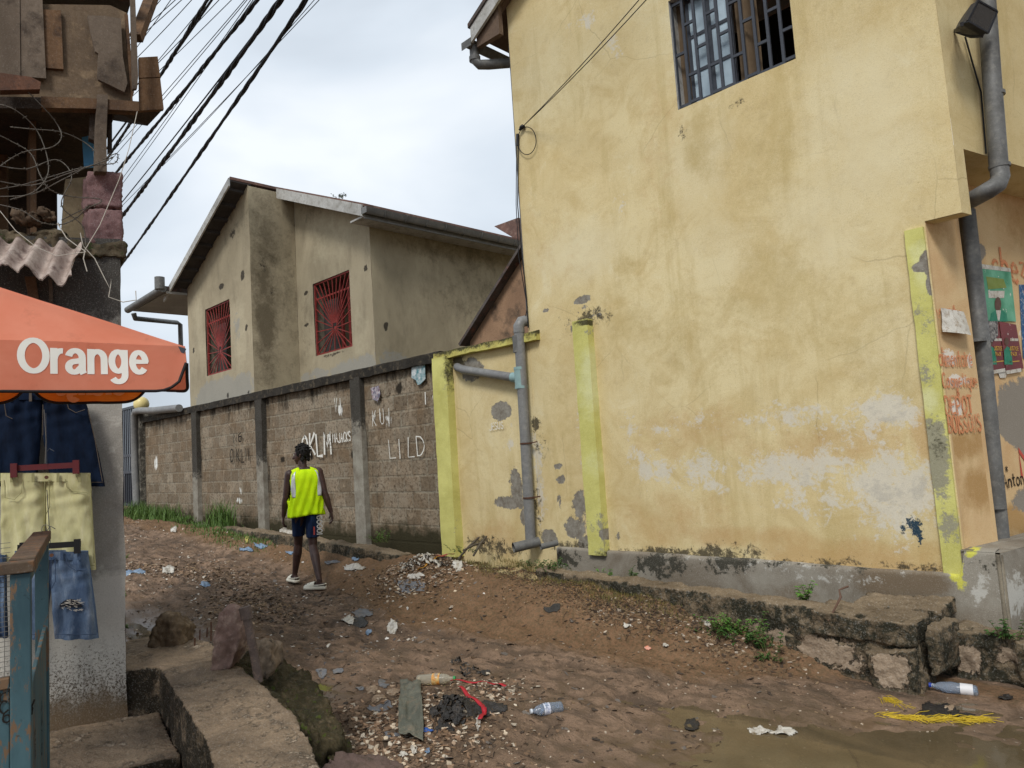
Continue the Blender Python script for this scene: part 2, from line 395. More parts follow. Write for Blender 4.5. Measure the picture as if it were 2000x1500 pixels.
# ================================================================== materials used across the scene
M_conc = weathered('concrete', C(150, 140, 122), C(112, 104, 90), C(78, 72, 60), 2.5, 70, .9, .5, .01)
M_conc_dark = weathered('concrete_mossy_dark', C(96, 84, 66), C(58, 52, 38), C(120, 106, 84), 3, 55, .92, .7, .02, spots=C(50, 58, 26))
M_pvc = weathered('grey_pvc', C(128, 128, 126), C(112, 112, 112), C(140, 138, 132), 3, 30, .5, .05, .002, spec=.4)
M_pvc_dark = weathered('grey_pvc_stained', C(108, 108, 106), C(90, 89, 86), C(124, 122, 116), 5, 30, .55, .05, .002, spec=.4)
M_pvc_teal = plain('pale_blue_pvc_joint', C(140, 168, 168), .5)
M_blackmetal = plain('dark_grille_paint', C(62, 66, 74), .5, .4, 0, .2, 40)
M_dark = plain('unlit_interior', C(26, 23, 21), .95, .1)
M_wire = plain('black_cable_rubber', C(24, 24, 26), .6)
M_rust = weathered('rusty_steel', C(104, 70, 52), C(78, 54, 42), C(56, 42, 36), 9, 120, .85, .5, .004)
M_red = weathered('red_grille_paint', C(150, 60, 54), C(124, 48, 44), C(96, 44, 40), 9, 60, .6, .1, .002)
M_wstroke = brushed('white_wall_paint', C(222, 220, 212), .75)
M_kstroke = brushed('black_wall_paint', C(40, 37, 34), .8)
M_ostroke = brushed('orange_wall_paint', C(210, 140, 100), .45, 60)
M_whitetrim = weathered('white_painted_trim', C(196, 196, 192), C(170, 168, 162), C(140, 136, 126), 3, 50, .7, .1, .003)
M_asb = weathered('grey_roof_sheet', C(96, 90, 86), C(70, 62, 58), C(120, 84, 72), 4, 40, .85, .3, .006)

# ================================================================== the ground
def kerbz(x): return float(np.interp(x, [-20, -14, -9, -7, -4, -1.5], [.72, .62, .53, .43, .34, .29]))
_bx = [-60, -25, -18, -14, -11, -8.2, -7, -5, -3.6, -2.4, -1.2, 3]
_bz = [1.1, .76, .64, .47, .24, .02, -.005, -.03, -.06, -.11, -.135, -.14]
def gz(x, y, fine=True):
    x = np.asarray(x, float); y = np.asarray(y, float)
    z = np.interp(x, _bx, _bz)
    # bank of earth against the kerb
    foot = np.interp(x, [-18, -12, -9, -7, -5.6, -4.4, -3.2, -2.7, -2.2, -1.7], [3.9, 4.2, 4.45, 4.3, 4.05, 4.1, 4.3, 4.45, 4.72, 4.9])
    top = np.interp(x, [-18, -12, -9, -7, -5, -3.6, -2.8, -2.3, -1.9, 0], [.58, .5, .33, .31, .25, .2, .1, .01, -.10, -.14])
    t = np.clip((y - foot) / (4.95 - foot + 1e-6), 0, 1); t = t * t * (3 - 2 * t)
    z = z + (np.maximum(top, z) - z) * np.where(y < 5.0, t, 1)
    # rubbish heap by the yellow post
    z = z + .17 * np.exp(-((x + 6.3) / .55) ** 2 - ((y - 4.65) / .4) ** 2)
    z = z + .07 * np.exp(-((x + 4.3) / .8) ** 2 - ((y - 4.6) / .3) ** 2)
    # hollow with runoff at the left
    z = z - .07 * np.exp(-((x + 7.6) / 1.2) ** 2 - ((y - 2.35) / .38) ** 2)
    # heap of chips in the middle
    z = z + .05 * np.exp(-((x + 3.55) / .45) ** 2 - ((y - 2.75) / .35) ** 2)
    # wheel rut
    z = z - .03 * np.exp(-((y - (3.55 + .12 * (x + 4))) / .22) ** 2) * np.interp(x, [-8, -6, -2, -1], [0, 1, 1, 0])
    # puddle basin at the lower right
    z = z - .055 * np.exp(-((x + .7) / 1.5) ** 2 - ((y - 3.0) / 1.35) ** 2)
    # small pool beside the slab
    z = z - .05 * np.exp(-((x + 4.55) / .35) ** 2 - ((y - 2.45) / .28) ** 2)
    if fine:
        clod = np.interp(x, [-3, -1.8], [1, .3])
        r1 = 1 - np.abs(2 * fbm(x * 2.3 + .6 * vn(y * 2, x, 4), y * 5.5, 3, 21) - 1) * 2.2; z = z + .035 * np.clip(r1, -1, 1) * clod
        r2 = np.abs(2 * fbm(x * 9, y * 11, 3, 31) - 1); z = z + .022 * (r2 - .2) * clod
        z = z + .05 * (fbm(x * 1.1, y * 1.6, 3, 3) - .5) + .06 * (fbm(x * 3.4, y * 5, 4, 9) - .5) * np.interp(x, [-3, -1.8], [1, .3]) + .02 * (fbm(x * 16, y * 17, 3, 14) - .5)
    return z
def onG(px, py, lift=0.0):
    d = ray(px, py); lo = 1e-3; t = None
    ts = np.linspace(.001, 12, 6000) / 700.0
    P = d[None] * ts[:, None] + [0, 0, CZ]
    below = np.nonzero(P[:, 2] < gz(P[:, 0], P[:, 1]) + lift)[0]
    return P[below[0]] if len(below) else P[-1]

def axis(segs):
    o = []
    for a, b, s in segs: o += list(np.arange(a, b, s))
    return np.array(o + [segs[-1][1]])
gx = axis([(-300, -60, 30), (-60, -20, 2), (-20, -12, .16), (-12, -7, .06), (-7, -.4, .03), (-.4, 3, .2), (3, 60, 8), (60, 300, 40)])
gy = axis([(-300, -60, 40), (-60, -4, 4), (-4, 1, .2), (1, 1.9, .05), (1.9, 5.0, .03), (5.0, 6, .12), (6, 20, 1.5), (20, 300, 30)])
GX, GY = np.meshgrid(gx, gy)
far = np.clip((np.maximum(np.abs(GX) - 25, 0) + np.maximum(np.abs(GY) - 12, 0)) / 20, 0, 1)
GZ = gz(GX, GY)
# under the raised slab the road level is hidden; drain channel behind the kerb
GZ = np.where((GY > 4.98) & (GX > -20) & (GX < 1), np.minimum(GZ, np.interp(GX, [-20, -9, -5, -1], [.5, .33, .1, -.12])), GZ)
# behind the wall the yards lie at the level of the wall's base
GZ = np.where(GY > 6.3, np.interp(GX, [-20, -9, -1, 20], [.6, .3, -.1, -.1]), GZ)
g = G('road_earth')
n1 = g.noise(.9, 6, .6, dist=.5); n2 = g.noise(5, 8, .68, dist=.8); n3 = g.noise(38, 5, .7); n4 = g.noise(110, 3, .6)
geo = g.n('Attribute', attribute_name='low').outputs['Fac']; vs_ = g.map(scale=(.35, 1.6, 1), rot=(0, 0, .2)); n5 = g.noise(6, 6, .7, vec=vs_, dist=.4)
col = g.mix(g.rng(n1, .35, .65), C(146, 121, 100), C(122, 100, 81))
col = g.mix(g.rng(n2, .46, .62), col, C(92, 76, 62)); col = g.mix(g.rng(n2, .38, .28, 0, .6), col, C(158, 134, 110))
col = g.mix(g.rng(n5, .52, .64, 0, .85), col, C(78, 66, 55))
col = g.mix(g.rng(n3, .56, .7, 0, .75), col, C(70, 56, 44))
col = g.mix(g.rng(n4, .62, .72, 0, .7), col, C(176, 152, 126))
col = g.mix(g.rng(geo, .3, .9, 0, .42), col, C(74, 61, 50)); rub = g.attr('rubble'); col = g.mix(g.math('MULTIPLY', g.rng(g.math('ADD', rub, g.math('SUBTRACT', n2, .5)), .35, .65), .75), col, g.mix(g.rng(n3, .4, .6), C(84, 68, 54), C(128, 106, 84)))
bank = g.attr('bank'); col = g.mix(g.math('MULTIPLY', g.rng(g.math('MULTIPLY_ADD', g.math('SUBTRACT', n2, .5), .9, bank), .4, .7), .65), col, g.mix(g.rng(n3, .42, .58), C(98, 78, 50), C(134, 100, 70)))
wet = g.attr('wet'); wf = g.rng(g.math('MULTIPLY_ADD', g.math('SUBTRACT', n2, .5), 1.1, wet), .3, .7)
col = g.mix(wf, col, g.mix(g.rng(n1, .4, .6), C(106, 84, 62), C(86, 71, 52)))
ro = g.rng(wf, 0, 1, .88, .38)
hh = g.math('ADD', g.math('MULTIPLY', n3, .5), g.math('ADD', g.math('MULTIPLY', n2, 1.4), g.math('MULTIPLY', n5, .9)))
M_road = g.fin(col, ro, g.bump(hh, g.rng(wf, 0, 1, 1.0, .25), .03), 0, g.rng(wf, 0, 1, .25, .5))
ny, nx_ = GX.shape
gm = MB(); idx = np.arange(ny * nx_).reshape(ny, nx_)
fs = np.stack([idx[:-1, :-1], idx[:-1, 1:], idx[1:, 1:], idx[1:, :-1]], -1).reshape(-1, 4)
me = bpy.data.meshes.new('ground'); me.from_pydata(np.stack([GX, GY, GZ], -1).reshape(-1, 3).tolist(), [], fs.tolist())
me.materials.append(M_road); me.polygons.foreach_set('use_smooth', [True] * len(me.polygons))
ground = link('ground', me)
wetm = np.exp(-((GX + .9) / 1.9) ** 2 - ((GY - 3.2) / 1.5) ** 2) * 1.0
wetm = np.maximum(wetm, np.exp(-((GX + 7.6) / 1.5) ** 2 - ((GY - 2.4) / .5) ** 2))
wetm = np.maximum(wetm, .9 * np.exp(-((GX + 4.5) / .5) ** 2 - ((GY - 2.4) / .4) ** 2))
wetm = np.maximum(wetm, .45 * np.exp(-((GX + 3.6) / 2.4) ** 2 - ((GY - 3.3) / .9) ** 2))
rubm = np.exp(-((GX + 3.5) / .75) ** 2 - ((GY - 2.7) / .55) ** 2)
rubm = np.maximum(rubm, .9 * np.exp(-((GX + 7.2) / 2.2) ** 2 - ((GY - 2.75) / .55) ** 2))
rubm = np.maximum(rubm, .9 * np.exp(-((GX + 6.3) / .9) ** 2 - ((GY - 4.4) / .5) ** 2))
foot = np.interp(GX, [-18, -12, -9, -7, -5.6, -4.4, -3.2, -2.6, -2.2, -1.7], [4.3, 4.5, 4.6, 4.3, 3.9, 4.0, 4.1, 4.25, 4.6, 4.9])
bankm = np.clip((GY - foot + .25) / .5, 0, 1) * (GY < 5.2)
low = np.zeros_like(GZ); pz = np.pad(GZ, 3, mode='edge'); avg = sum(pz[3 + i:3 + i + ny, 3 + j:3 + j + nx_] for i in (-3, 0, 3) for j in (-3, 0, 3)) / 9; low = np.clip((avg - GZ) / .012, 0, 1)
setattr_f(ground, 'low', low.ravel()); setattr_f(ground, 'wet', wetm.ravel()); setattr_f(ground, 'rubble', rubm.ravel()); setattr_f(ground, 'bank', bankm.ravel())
tag(ground, None, None, kind='structure')

# muddy water lying in the low ground
g = G('muddy_water')
n1 = g.noise(1.6, 5, .6, dist=1.2, vec=g.map(scale=(.7, 1.4, 1)))
colw = g.mix(g.rng(n1, .38, .62), C(116, 100, 74), C(96, 84, 62))
M_water = g.fin(colw, .06, g.bump(g.noise(5, 3, .5, dist=1), .04, .02), 0, .5, Alpha=.72)
wm = MB()
def pool(cx, cy, rx, ry, z, seed, n=60):
    a = [(cx, cy, z)]
    for k in range(n):
        t = 2 * pi * k / n; r = 1 + .25 * (fbm(cos(t) * 2 + 5, sin(t) * 2 + 5, 3, seed) - .5) * 2
        a.append((cx + rx * r * cos(t), cy + ry * r * sin(t), z))
    wm.add(a, [(0, 1 + k, 1 + (k + 1) % n) for k in range(n)], 0, True)
pool(-.65, 3.05, 3.3, 2.2, -.138, 3)
water = wm.build('puddle', M_water); tag(water, None, None, kind='structure')
wm = MB(); pool(-4.55, 2.45, .42, .34, -.052, 5); pool(-7.7, 2.3, 1.0, .3, -.03, 8)
water2 = wm.build('puddle', M_water); tag(water2, None, None, kind='structure')

# ================================================================== the yellow building
WY = 5.5
toY = lambda px, py: tuple(onY(px, py, WY)[[0, 2]])
YB = empty('yellow_building', (-3.1, 6.5, 0), 'large two-storey building with stained yellow plaster walls filling the right half', 'building')
def ybase(g):
    n1 = g.noise(.55, 5, .6, dist=.6); n2 = g.noise(2.2, 7, .68, dist=1.0, off=(4, 1, 2)); n3 = g.noise(9, 6, .7, off=(1, 9, 5))
    vs2 = g.map(scale=(1.6, 1, .18)); n4 = g.noise(2.6, 6, .65, vec=vs2, dist=.3)
    c = g.mix(g.rng(n1, .38, .62), C(217, 201, 156), C(207, 187, 138))
    c = g.mix(g.rng(n2, .48, .66, 0, .8), c, C(197, 175, 124))
    c = g.mix(g.rng(n2, .28, .42, .7, 0), c, C(222, 210, 172))
    c = g.mix(g.rng(n4, .54, .7, 0, .55), c, C(184, 163, 108))
    c = g.mix(g.rng(n3, .55, .72, 0, .4), c, C(182, 162, 120))
    c = g.mix(g.rng(g.noise(60, 3, .6), .6, .75, 0, .35), c, C(150, 122, 76))
    v = g.n('TexVoronoi', {'Vector': g.mix(.12, g.co, g.n('TexNoise', {'Vector': g.co, 'Scale': 3.0, 'Detail': 4.0}).outputs['Color']), 'Scale': 1.15}, feature='DISTANCE_TO_EDGE').outputs['Distance']
    ck = g.math('MULTIPLY', g.rng(v, .0, .006, 1, 0), g.rng(g.noise(1.1, 3, .5, off=(7, 7, 7)), .5, .6))
    c = g.mix(g.math('MULTIPLY', ck, .32), c, C(112, 92, 58))
    return c
ygrey = lambda g: g.mix(g.rng(g.noise(14, 6, .7), .35, .65), C(148, 144, 134), C(112, 104, 92))
M_yel = layered('stained_yellow_plaster', ybase, [
    ('pale', C(220, 209, 174), .5, .4, .9, 2.2, 0),
    ('olive', C(176, 154, 98), .55, .35, 1.3, 4.0, 0),
    ('orange', C(184, 146, 94), .5, .3, 1.0, 4.0, 0),
    ('white', C(208, 203, 190), .74, .22, 3.0, 8.0, .15),
    ('white', C(184, 178, 164), 1.3, .25, 2.6, 5.0, 0),
    ('peel', ygrey, .5, .03, 1.0, 6.5, -1.8),
    ('black', C(58, 52, 40), .56, .14, 1.7, 11.0, 0),
    ('blue', C(40, 62, 76), .55, .05, 1.6, 30.0, 0)], bump=.32)
def paint_yellow(o, seed=0):
    a = verts(o); X_ = a[:, 0]; Z_ = a[:, 2]; B = lambda l_, s=0, wb=.12: blobs(X_, Z_, l_, toworld=toY, seed=seed + s, wob=wb)
    setattr_f(o, 'pale', B([(1050, 440, 1200, 540, .8), (1290, 220, 1420, 420, .6), (1560, 60, 1800, 420, .75), (1500, 330, 1720, 520, .6), (1650, 560, 1800, 760, .35), (1010, 60, 1100, 260, .4), (1640, 1000, 1840, 1060, .4), (920, 700, 1000, 840, .35), (1340, 440, 1500, 560, .4)], 1, .3))
    setattr_f(o, 'olive', B([(1335, 215, 1400, 330, .7), (1420, 210, 1560, 420, .45), (1420, 470, 1600, 640, .6), (1240, 560, 1420, 760, .5), (1180, 560, 1260, 700, .6), (1500, 560, 1760, 740, .45), (1660, 700, 1800, 780, .45), (1060, 700, 1130, 1000, .35), (1200, 480, 1240, 560, .5)], 2, .3))
    setattr_f(o, 'orange', B([(1215, 800, 1500, 890, .45), (1480, 830, 1800, 900, .62), (1785, 800, 1830, 900, 1.1), (1200, 1040, 1860, 1085, .75), (1480, 1075, 1860, 1125, 1.15), (1180, 960, 1420, 1060, .5), (920, 1010, 1010, 1080, .6), (1000, 380, 1150, 620, .22), (1240, 130, 1330, 420, .3)], 3, .2))
    setattr_f(o, 'white', B([(1655, 770, 1812, 835, 1.15), (1440, 790, 1660, 830, .72), (1240, 815, 1440, 850, .5), (1230, 880, 1330, 950, .75), (1335, 885, 1420, 950, .85), (1420, 880, 1680, 950, 1.0), (1600, 840, 1760, 880, .65), (1670, 890, 1835, 1035, 1.15), (1700, 940, 1800, 1000, 1.35), (1115, 25, 1165, 55, .8), (1180, 70, 1215, 130, .5), (1125, 780, 1150, 900, .6), (1215, 800, 1240, 900, .6), (985, 840, 1000, 880, .5), (1040, 860, 1062, 1010, 1.1), (1500, 955, 1700, 1010, .55), (1205, 370, 1225, 410, .5)], 4, .18))
    setattr_f(o, 'peel', B([(1078, 592, 1188, 655, .44, 5), (1120, 576, 1155, 590, .9, 3), (1060, 604, 1070, 609, .9, 3), (1098, 1000, 1150, 1050, .75), (1115, 960, 1150, 1020, .8), (1082, 905, 1096, 914, .9), (1086, 930, 1102, 942, .9), (1060, 1038, 1086, 1068, 1.0, 3), (1128, 1048, 1165, 1078, 1.0, 3), (958, 970, 1030, 995, .8), (995, 915, 1020, 985, .85), (1015, 990, 1030, 1030, .7), (1205, 1040, 1215, 1060, .6), (960, 786, 994, 818, 1.0, 3), (900, 700, 942, 745, .95, 3), (1090, 960, 1096, 1000, .6)], 5, .06))
    setattr_f(o, 'black', B([(1120, 600, 1195, 640, .62), (1075, 600, 1190, 665, .3), (1210, 1070, 1480, 1092, .85), (1480, 1092, 1700, 1108, .62), (1700, 1104, 1860, 1116, .7), (1034, 810, 1056, 850, .75), (1040, 840, 1070, 900, .45), (900, 1050, 1010, 1085, .7), (1060, 1055, 1170, 1080, .6), (880, 690, 910, 720, .8), (1325, 240, 1345, 270, .6), (1420, 195, 1450, 215, .5), (1030, 940, 1060, 1060, .4), (1350, 1060, 1500, 1085, .5), (1000, 600, 1040, 650, .4)], 6, .08))
    setattr_f(o, 'blue', B([(1774, 1006, 1786, 1030, .8), (1780, 1012, 1800, 1045, .95), (1792, 1030, 1804, 1062, .9), (1758, 1022, 1772, 1040, .7)], 7, .03))
wx0, wx1, wz0, wz1 = -3.18, -2.11, 4.40, 5.42
XL, XC, XR = -5.18, -1.13, -1.355       # left corner, upper right corner, lower right corner
xs = lines(XL, XC, .035, (wx0, wx1, -6.45, XR)); zs = lines(-.1, 9.4, .035, (wz0, wz1, 2.88, .48))
ridge_x = 1.2; OV = .42; RY0 = 5.28
keep = lambda x, z: not (wx0 < x < wx1 and wz0 < z < wz1) and not (x > XR and z < 2.88) and z < 6.38 + (x - XL) * .55
fw = grid_wall(xs, zs, WY, keep, .012, 4).build('wall', M_yel, YB); paint_yellow(fw)
# left flank, gable roof, right flank (turned slightly) ---------------------------------
xs2 = lines(WY, 16, .25); zs2 = lines(-.1, 6.45, .25)
lf = grid_wall(xs2, zs2, XL, None, .0, 4, 'x', True).build('wall', M_yel, YB)
S = dirz(104); SN = np.array([S[1], -S[0], 0])                         # side street direction and the normal of walls facing it
def sidewall(p0, length, z0, z1, name, mat, step=.06, bumpy=.004, keep=None, painter=None):
    us = lines(0, length, step); zz = lines(z0, z1, step); m = MB(); U, Zg = np.meshgrid(us, zz); n = len(us)
    d = (fbm(U * 2, Zg * 2, 4, 8) - .5) * bumpy
    V = np.array(p0)[None, None, :] * 1.0 + U[..., None] * S + Zg[..., None] * np.array([0, 0, 1.0]) + d[..., None] * SN
    fs = [(j * n + i, j * n + i + 1, (j + 1) * n + i + 1, (j + 1) * n + i) for j in range(len(zz) - 1) for i in range(n - 1) if keep is None or keep((us[i] + us[i + 1]) / 2, (zz[j] + zz[j + 1]) / 2)]
    o = m.add(V.reshape(-1, 3), fs, 0, True).build(name, mat, YB)
    if painter: painter(o)
    return o
P_up = np.array([XC, WY, 0.0])
sidewall(P_up, 7, 3.34, 9.4, 'wall', M_yel, .2)
sidewall(P_up, .12, 2.88, 3.34, 'wall', M_yel, .06)
b = MB()                                                               # underside of the overhang and the return of the drop beam
b.prism([np.array([XR, WY + .012, 2.878]), np.array([XC, WY + .012, 2.878]), P_up + S * .12 + [0, 0, 2.878], np.array([XR + .02, WY + .14, 2.878])], (0, 0, .44))
b.prism([P_up + S * .13 + [0, 0, 3.34], P_up + S * 7 + [0, 0, 3.34], P_up + S * 7 + [-1.0, 0, 3.34], P_up + S * .13 + [-.6, 0, 3.34]], (0, 0, .05))
b.build('ceiling', M_yel, YB)
# shop wall under the overhang: the lettered strip, then the postered wall set back a little
M_peach = layered('peach_plaster', lambda g: g.mix(g.rng(g.noise(2, 6, .65, dist=.5), .35, .65), C(216, 188, 142), C(202, 166, 120)), [
    ('stain', C(178, 142, 92), .5, .3, 1.0, 4, 0), ('grey', C(140, 132, 120), .5, .06, .9, 6, -1), ('scrape', C(226, 218, 204), .5, .06, 1.0, 30, 0)], bump=.3)
P_lo = np.array([XR, WY + .03, 0.0])
toS = lambda p0: (lambda px, py: (float((onP(px, py, p0, SN) - p0) @ S), float(onP(px, py, p0, SN)[2])))
def paint_strip(p0, st, gr, sc):
    def f(o):
        a = verts(o); U = (a - p0) @ S; Z_ = a[:, 2]; T = toS(p0)
        setattr_f(o, 'stain', blobs(U, Z_, st, toworld=T, seed=3)); setattr_f(o, 'grey', blobs(U, Z_, gr, toworld=T, seed=4, wob=.05)); setattr_f(o, 'scrape', blobs(U, Z_, sc, toworld=T, seed=5, wob=.03))
    return f
W_strip = toS(P_lo)(1930, 900)[0]
sidewall(P_lo, W_strip, .5, 3.3, 'wall', M_peach, .03, .006, painter=paint_strip(P_lo,
    [(1840, 840, 1930, 900, .8), (1880, 920, 1940, 1000, .9), (1815, 430, 1860, 480, .5), (1850, 850, 1880, 1060, .6)], [], [(1840, 685, 1870, 715, .8), (1890, 690, 1900, 720, .7), (1850, 735, 1880, 755, .9), (1855, 785, 1880, 810, .9), (1868, 740, 1900, 750, .7)]))
P_lo2 = P_lo + S * W_strip - SN * .16
MB().box((XR - .012, WY - .034, .44), (XR + .06, WY + .07, .645)).build('plinth', M_conc, YB)
MB().box((XR - .08, WY + .004, .42), (XR + .001, WY + .06, 2.9)).build('pilaster_return', M_peach, YB)
bb = MB(); bb.prism([P_lo + S * W_strip + [0, 0, .5], P_lo2 + [0, 0, .5], P_lo2 + [0, 0, 3.3], P_lo + S * W_strip + [0, 0, 3.3]], -S * .05); bb.build('pilaster_return', M_peach, YB)
sidewall(P_lo2, 6, .5, 3.4, 'wall', M_peach, .06, .01, painter=paint_strip(P_lo2,
    [(1960, 990, 2010, 1050, 1.0), (1950, 400, 2040, 470, .7)], [(1945, 735, 2080, 885, .9, 6), (1975, 950, 2060, 1000, .9, 3), (1905, 475, 1922, 505, 1.0, 3)], [(1985, 600, 2100, 700, .6)]))

# pilasters in lime-yellow paint
M_lime = layered('lime_yellow_paint', lambda g: g.mix(g.rng(g.noise(3, 6, .65), .35, .65), C(208, 204, 124), C(186, 181, 102)), [
    ('pale', C(218, 218, 172), .5, .3, .8, 6, 0), ('black', C(96, 92, 60), .9, .5, 2.4, 9, 0), ('grey', C(150, 146, 122), .55, .15, 1.8, 14, -.3), ('peel', ygrey, .5, .04, .6, 8, -1.5), ('black', C(50, 46, 26), .5, .14, 1.1, 12, 0)], bump=.4)
def strip_box(x0, x1, z0, z1, y, name, mat, parent, lists, th=.06, step=.03, edge=.004, seed=0):
    """a thin pier proud of the wall: front sheet plus its two sides and top, as one mesh of small cells"""
    nu = max(2, int((x1 - x0) / step)); us = [x0] + list(np.linspace(x0, x1, nu)) + [x1]; dep = [y + th] + [y] * nu + [y + th]
    us = np.array(us); dep = np.array(dep); zz = np.array(lines(z0, z1, step)); m = MB(); n = len(us)
    jx = (fbm(zz * 6, zz * 0 + seed, 3, seed) - .5) * edge * 4
    V = [(us[i] + (jx[j] if i < n / 2 else -jx[j] * .6), dep[i] + (fbm(us[i] * 8, zz[j] * 8, 3, seed) - .5) * .008, zz[j]) for j in range(len(zz)) for i in range(n)]
    fs = [(j * n + i, j * n + i + 1, (j + 1) * n + i + 1, (j + 1) * n + i) for j in range(len(zz) - 1) for i in range(n - 1)]
    m.add(V, fs, 0, False); m.add([(x0, y, z1), (x1, y, z1), (x1, y + th, z1), (x0, y + th, z1)], [(0, 1, 2, 3)]); m.add([(x0, y, z0), (x1, y, z0), (x1, y + th, z0), (x0, y + th, z0)], [(3, 2, 1, 0)])
    o = m.build(name, mat, parent)
    a = verts(o); X_ = a[:, 0]; Z_ = a[:, 2]
    for k, l_ in lists.items(): setattr_f(o, k, blobs(X_, Z_, l_, toworld=lambda px, py: tuple(onY(px, py, y)[[0, 2]]), seed=seed, wob=.06))
    return o
strip_box(-4.50, -4.31, .44, 2.71, WY - .09, 'pilaster', M_lime, YB, {
    'pale': [(1130, 680, 1175, 800, .8), (1140, 880, 1190, 930, .5)], 'grey': [(1140, 640, 1160, 660, .5), (1150, 1000, 1200, 1075, .45)],
    'peel': [(1172, 1034, 1190, 1056, .9)], 'black': [(1120, 626, 1175, 634, .9), (1160, 1075, 1210, 1085, .6)]}, th=.1, seed=2)
strip_box(-1.485, -1.365, .42, 2.84, WY - .028, 'pilaster', M_lime, YB, {
    'pale': [(1780, 470, 1810, 560, .7), (1800, 755, 1830, 800, .9)], 'grey': [(1785, 570, 1830, 660, .55), (1808, 820, 1850, 960, 1.2), (1840, 1000, 1880, 1060, .7), (1790, 700, 1830, 760, .5)],
    'peel': [(1795, 490, 1822, 530, 1.0), (1780, 515, 1800, 528, .9), (1808, 535, 1820, 572, 1.0)], 'black': [(1810, 830, 1850, 900, .5)]}, th=.04, seed=3, edge=.002)
# plinth under the building with its corner block
M_plinth = layered('grey_cement_plinth', lambda g: g.mix(g.rng(g.noise(1.8, 7, .68, dist=.8), .38, .62), C(146, 140, 128), C(118, 108, 94)), [
    ('brown', C(112, 98, 80), .5, .25, 1.0, 3.5, 0), ('white', C(190, 188, 180), .55, .12, 1.8, 9, 0), ('black', C(48, 47, 38), .56, .12, 2.0, 8, 0), ('lime', C(198, 194, 84), .5, .1, .9, 14, 0)], bump=.4)
def paintpl(o, y=5.46, T=None, crd=None):
    a = verts(o); X_ = a[:, 0] if crd is None else crd(a); Z_ = a[:, 2]; tw = T or (lambda px, py: tuple(onY(px, py, y)[[0, 2]]))
    B = lambda l_, s: blobs(X_, Z_, l_, toworld=tw, seed=s, wob=.12)
    setattr_f(o, 'brown', B([(1680, 1120, 1860, 1170, 1.0), (1500, 1140, 1600, 1190, .5), (1160, 1120, 1260, 1160, .3), (1700, 1170, 1880, 1210, .8)], 1))
    setattr_f(o, 'white', B([(1890, 1110, 1930, 1170, 1.1), (1960, 1120, 2010, 1200, .9), (1180, 1075, 1860, 1090, .3), (1200, 1090, 1870, 1125, .28)], 2))
    setattr_f(o, 'black', B([(1250, 1080, 1340, 1120, .9), (1380, 1085, 1500, 1125, .8), (1040, 1075, 1130, 1110, .8), (1500, 1095, 1700, 1110, .6), (1880, 1080, 1960, 1120, .4)], 3))
    setattr_f(o, 'lime', B([(1862, 1080, 1892, 1140, .9), (1896, 1078, 1910, 1090, .8)], 4))
ps = []
xr = -1.14
prof = [(5.60, .492), (5.462, .484), (5.452, .474), (5.45, .46)] + [(5.45, z) for z in np.arange(.42, -.35, -.04)]
xsP = np.arange(-4.95, xr + .001, .035); m = MB(); n = len(xsP)
V = []
for (yy, zz) in prof:
    for x in xsP:
        top = .16 if x > -1.37 else 0
        V.append((x, yy + (fbm(x * 7, zz * 7, 4, 2) - .5) * .016, zz + (top if zz > .4 else 0) + (fbm(x * 3, 0, 3, 9) - .5) * .02 * (zz > .4)))
fs = [(j * n + i, j * n + i + 1, (j + 1) * n + i + 1, (j + 1) * n + i) for j in range(len(prof) - 1) for i in range(n - 1)]
pl = m.add(V, [f[::-1] for f in fs], 0, True).build('plinth', M_plinth, YB); paintpl(pl)
m = MB(); c0 = np.array([xr, 5.452, 0]); hgt = .64; MB().tube([(xr - .012, 5.462, -.35), (xr - .012, 5.462, .628)], .022, 12).build('plinth_edge', M_conc, YB)
us = np.arange(-.015, 5, .05); zz = np.arange(-.35, hgt + .01, .05); zz[-1] = hgt; n = len(us)
V = [c0 + S * u_ + [0, 0, z_] + SN * (fbm(u_ * 7, z_ * 7, 3, 4) - .5) * .014 for z_ in zz for u_ in us]
m.add(V, [(j * n + i, j * n + i + 1, (j + 1) * n + i + 1, (j + 1) * n + i) for j in range(len(zz) - 1) for i in range(n - 1)], 0, True)
m.add([c0 + [0, 0, hgt], c0 + S * 5 + [0, 0, hgt], c0 + S * 5 + [-.5, 0, hgt + .01], np.array([-1.36, 5.47, hgt + .004]), np.array([-1.36, 5.453, hgt])], [(0, 1, 2, 3, 4)])
p2_ = m.build('plinth', M_plinth, YB); paintpl(p2_, T=toS(c0), crd=lambda a: (a - c0) @ S)

# upper window: casing, frosted casements, curtain, grille --------------------------------
WN = MB(); d = .16
for (a, b_) in (((wx0 - .03, WY + .005, wz0), (wx0, WY + d, wz1)), ((wx1, WY + .005, wz0), (wx1 + .03, WY + d, wz1)), ((wx0 - .03, WY + .005, wz0 - .03), (wx1 + .03, WY + d, wz0)), ((wx0 - .03, WY + .005, wz1), (wx1 + .03, WY + d, wz1 + .03))): WN.box(a, b_)
win = WN.build('window', M_whitetrim, YB)
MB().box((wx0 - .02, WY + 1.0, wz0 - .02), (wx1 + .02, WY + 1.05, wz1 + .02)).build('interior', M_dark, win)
bw = (wx1 - wx0) / 10; gr = MB(); yg = WY + .03
for k in range(11):
    x = wx0 + bw * k; gr.box((x - .012, yg, wz0), (x + .012, yg + .02, wz1))
for k in range(10):
    for fr in ((.03, .5, .965) if k % 2 == 0 else (.03, .27, .73, .965)):
        z = wz0 + (wz1 - wz0) * (fr + .012 * sin(k * 2.3)); gr.box((wx0 + bw * k + .0125, yg + .001, z - .012), (wx0 + bw * (k + 1) - .0125, yg + .019, z + .012))
gr.build('grille', M_blackmetal, win)
g = G('frosted_pane'); nn = g.noise(60, 3, .6)
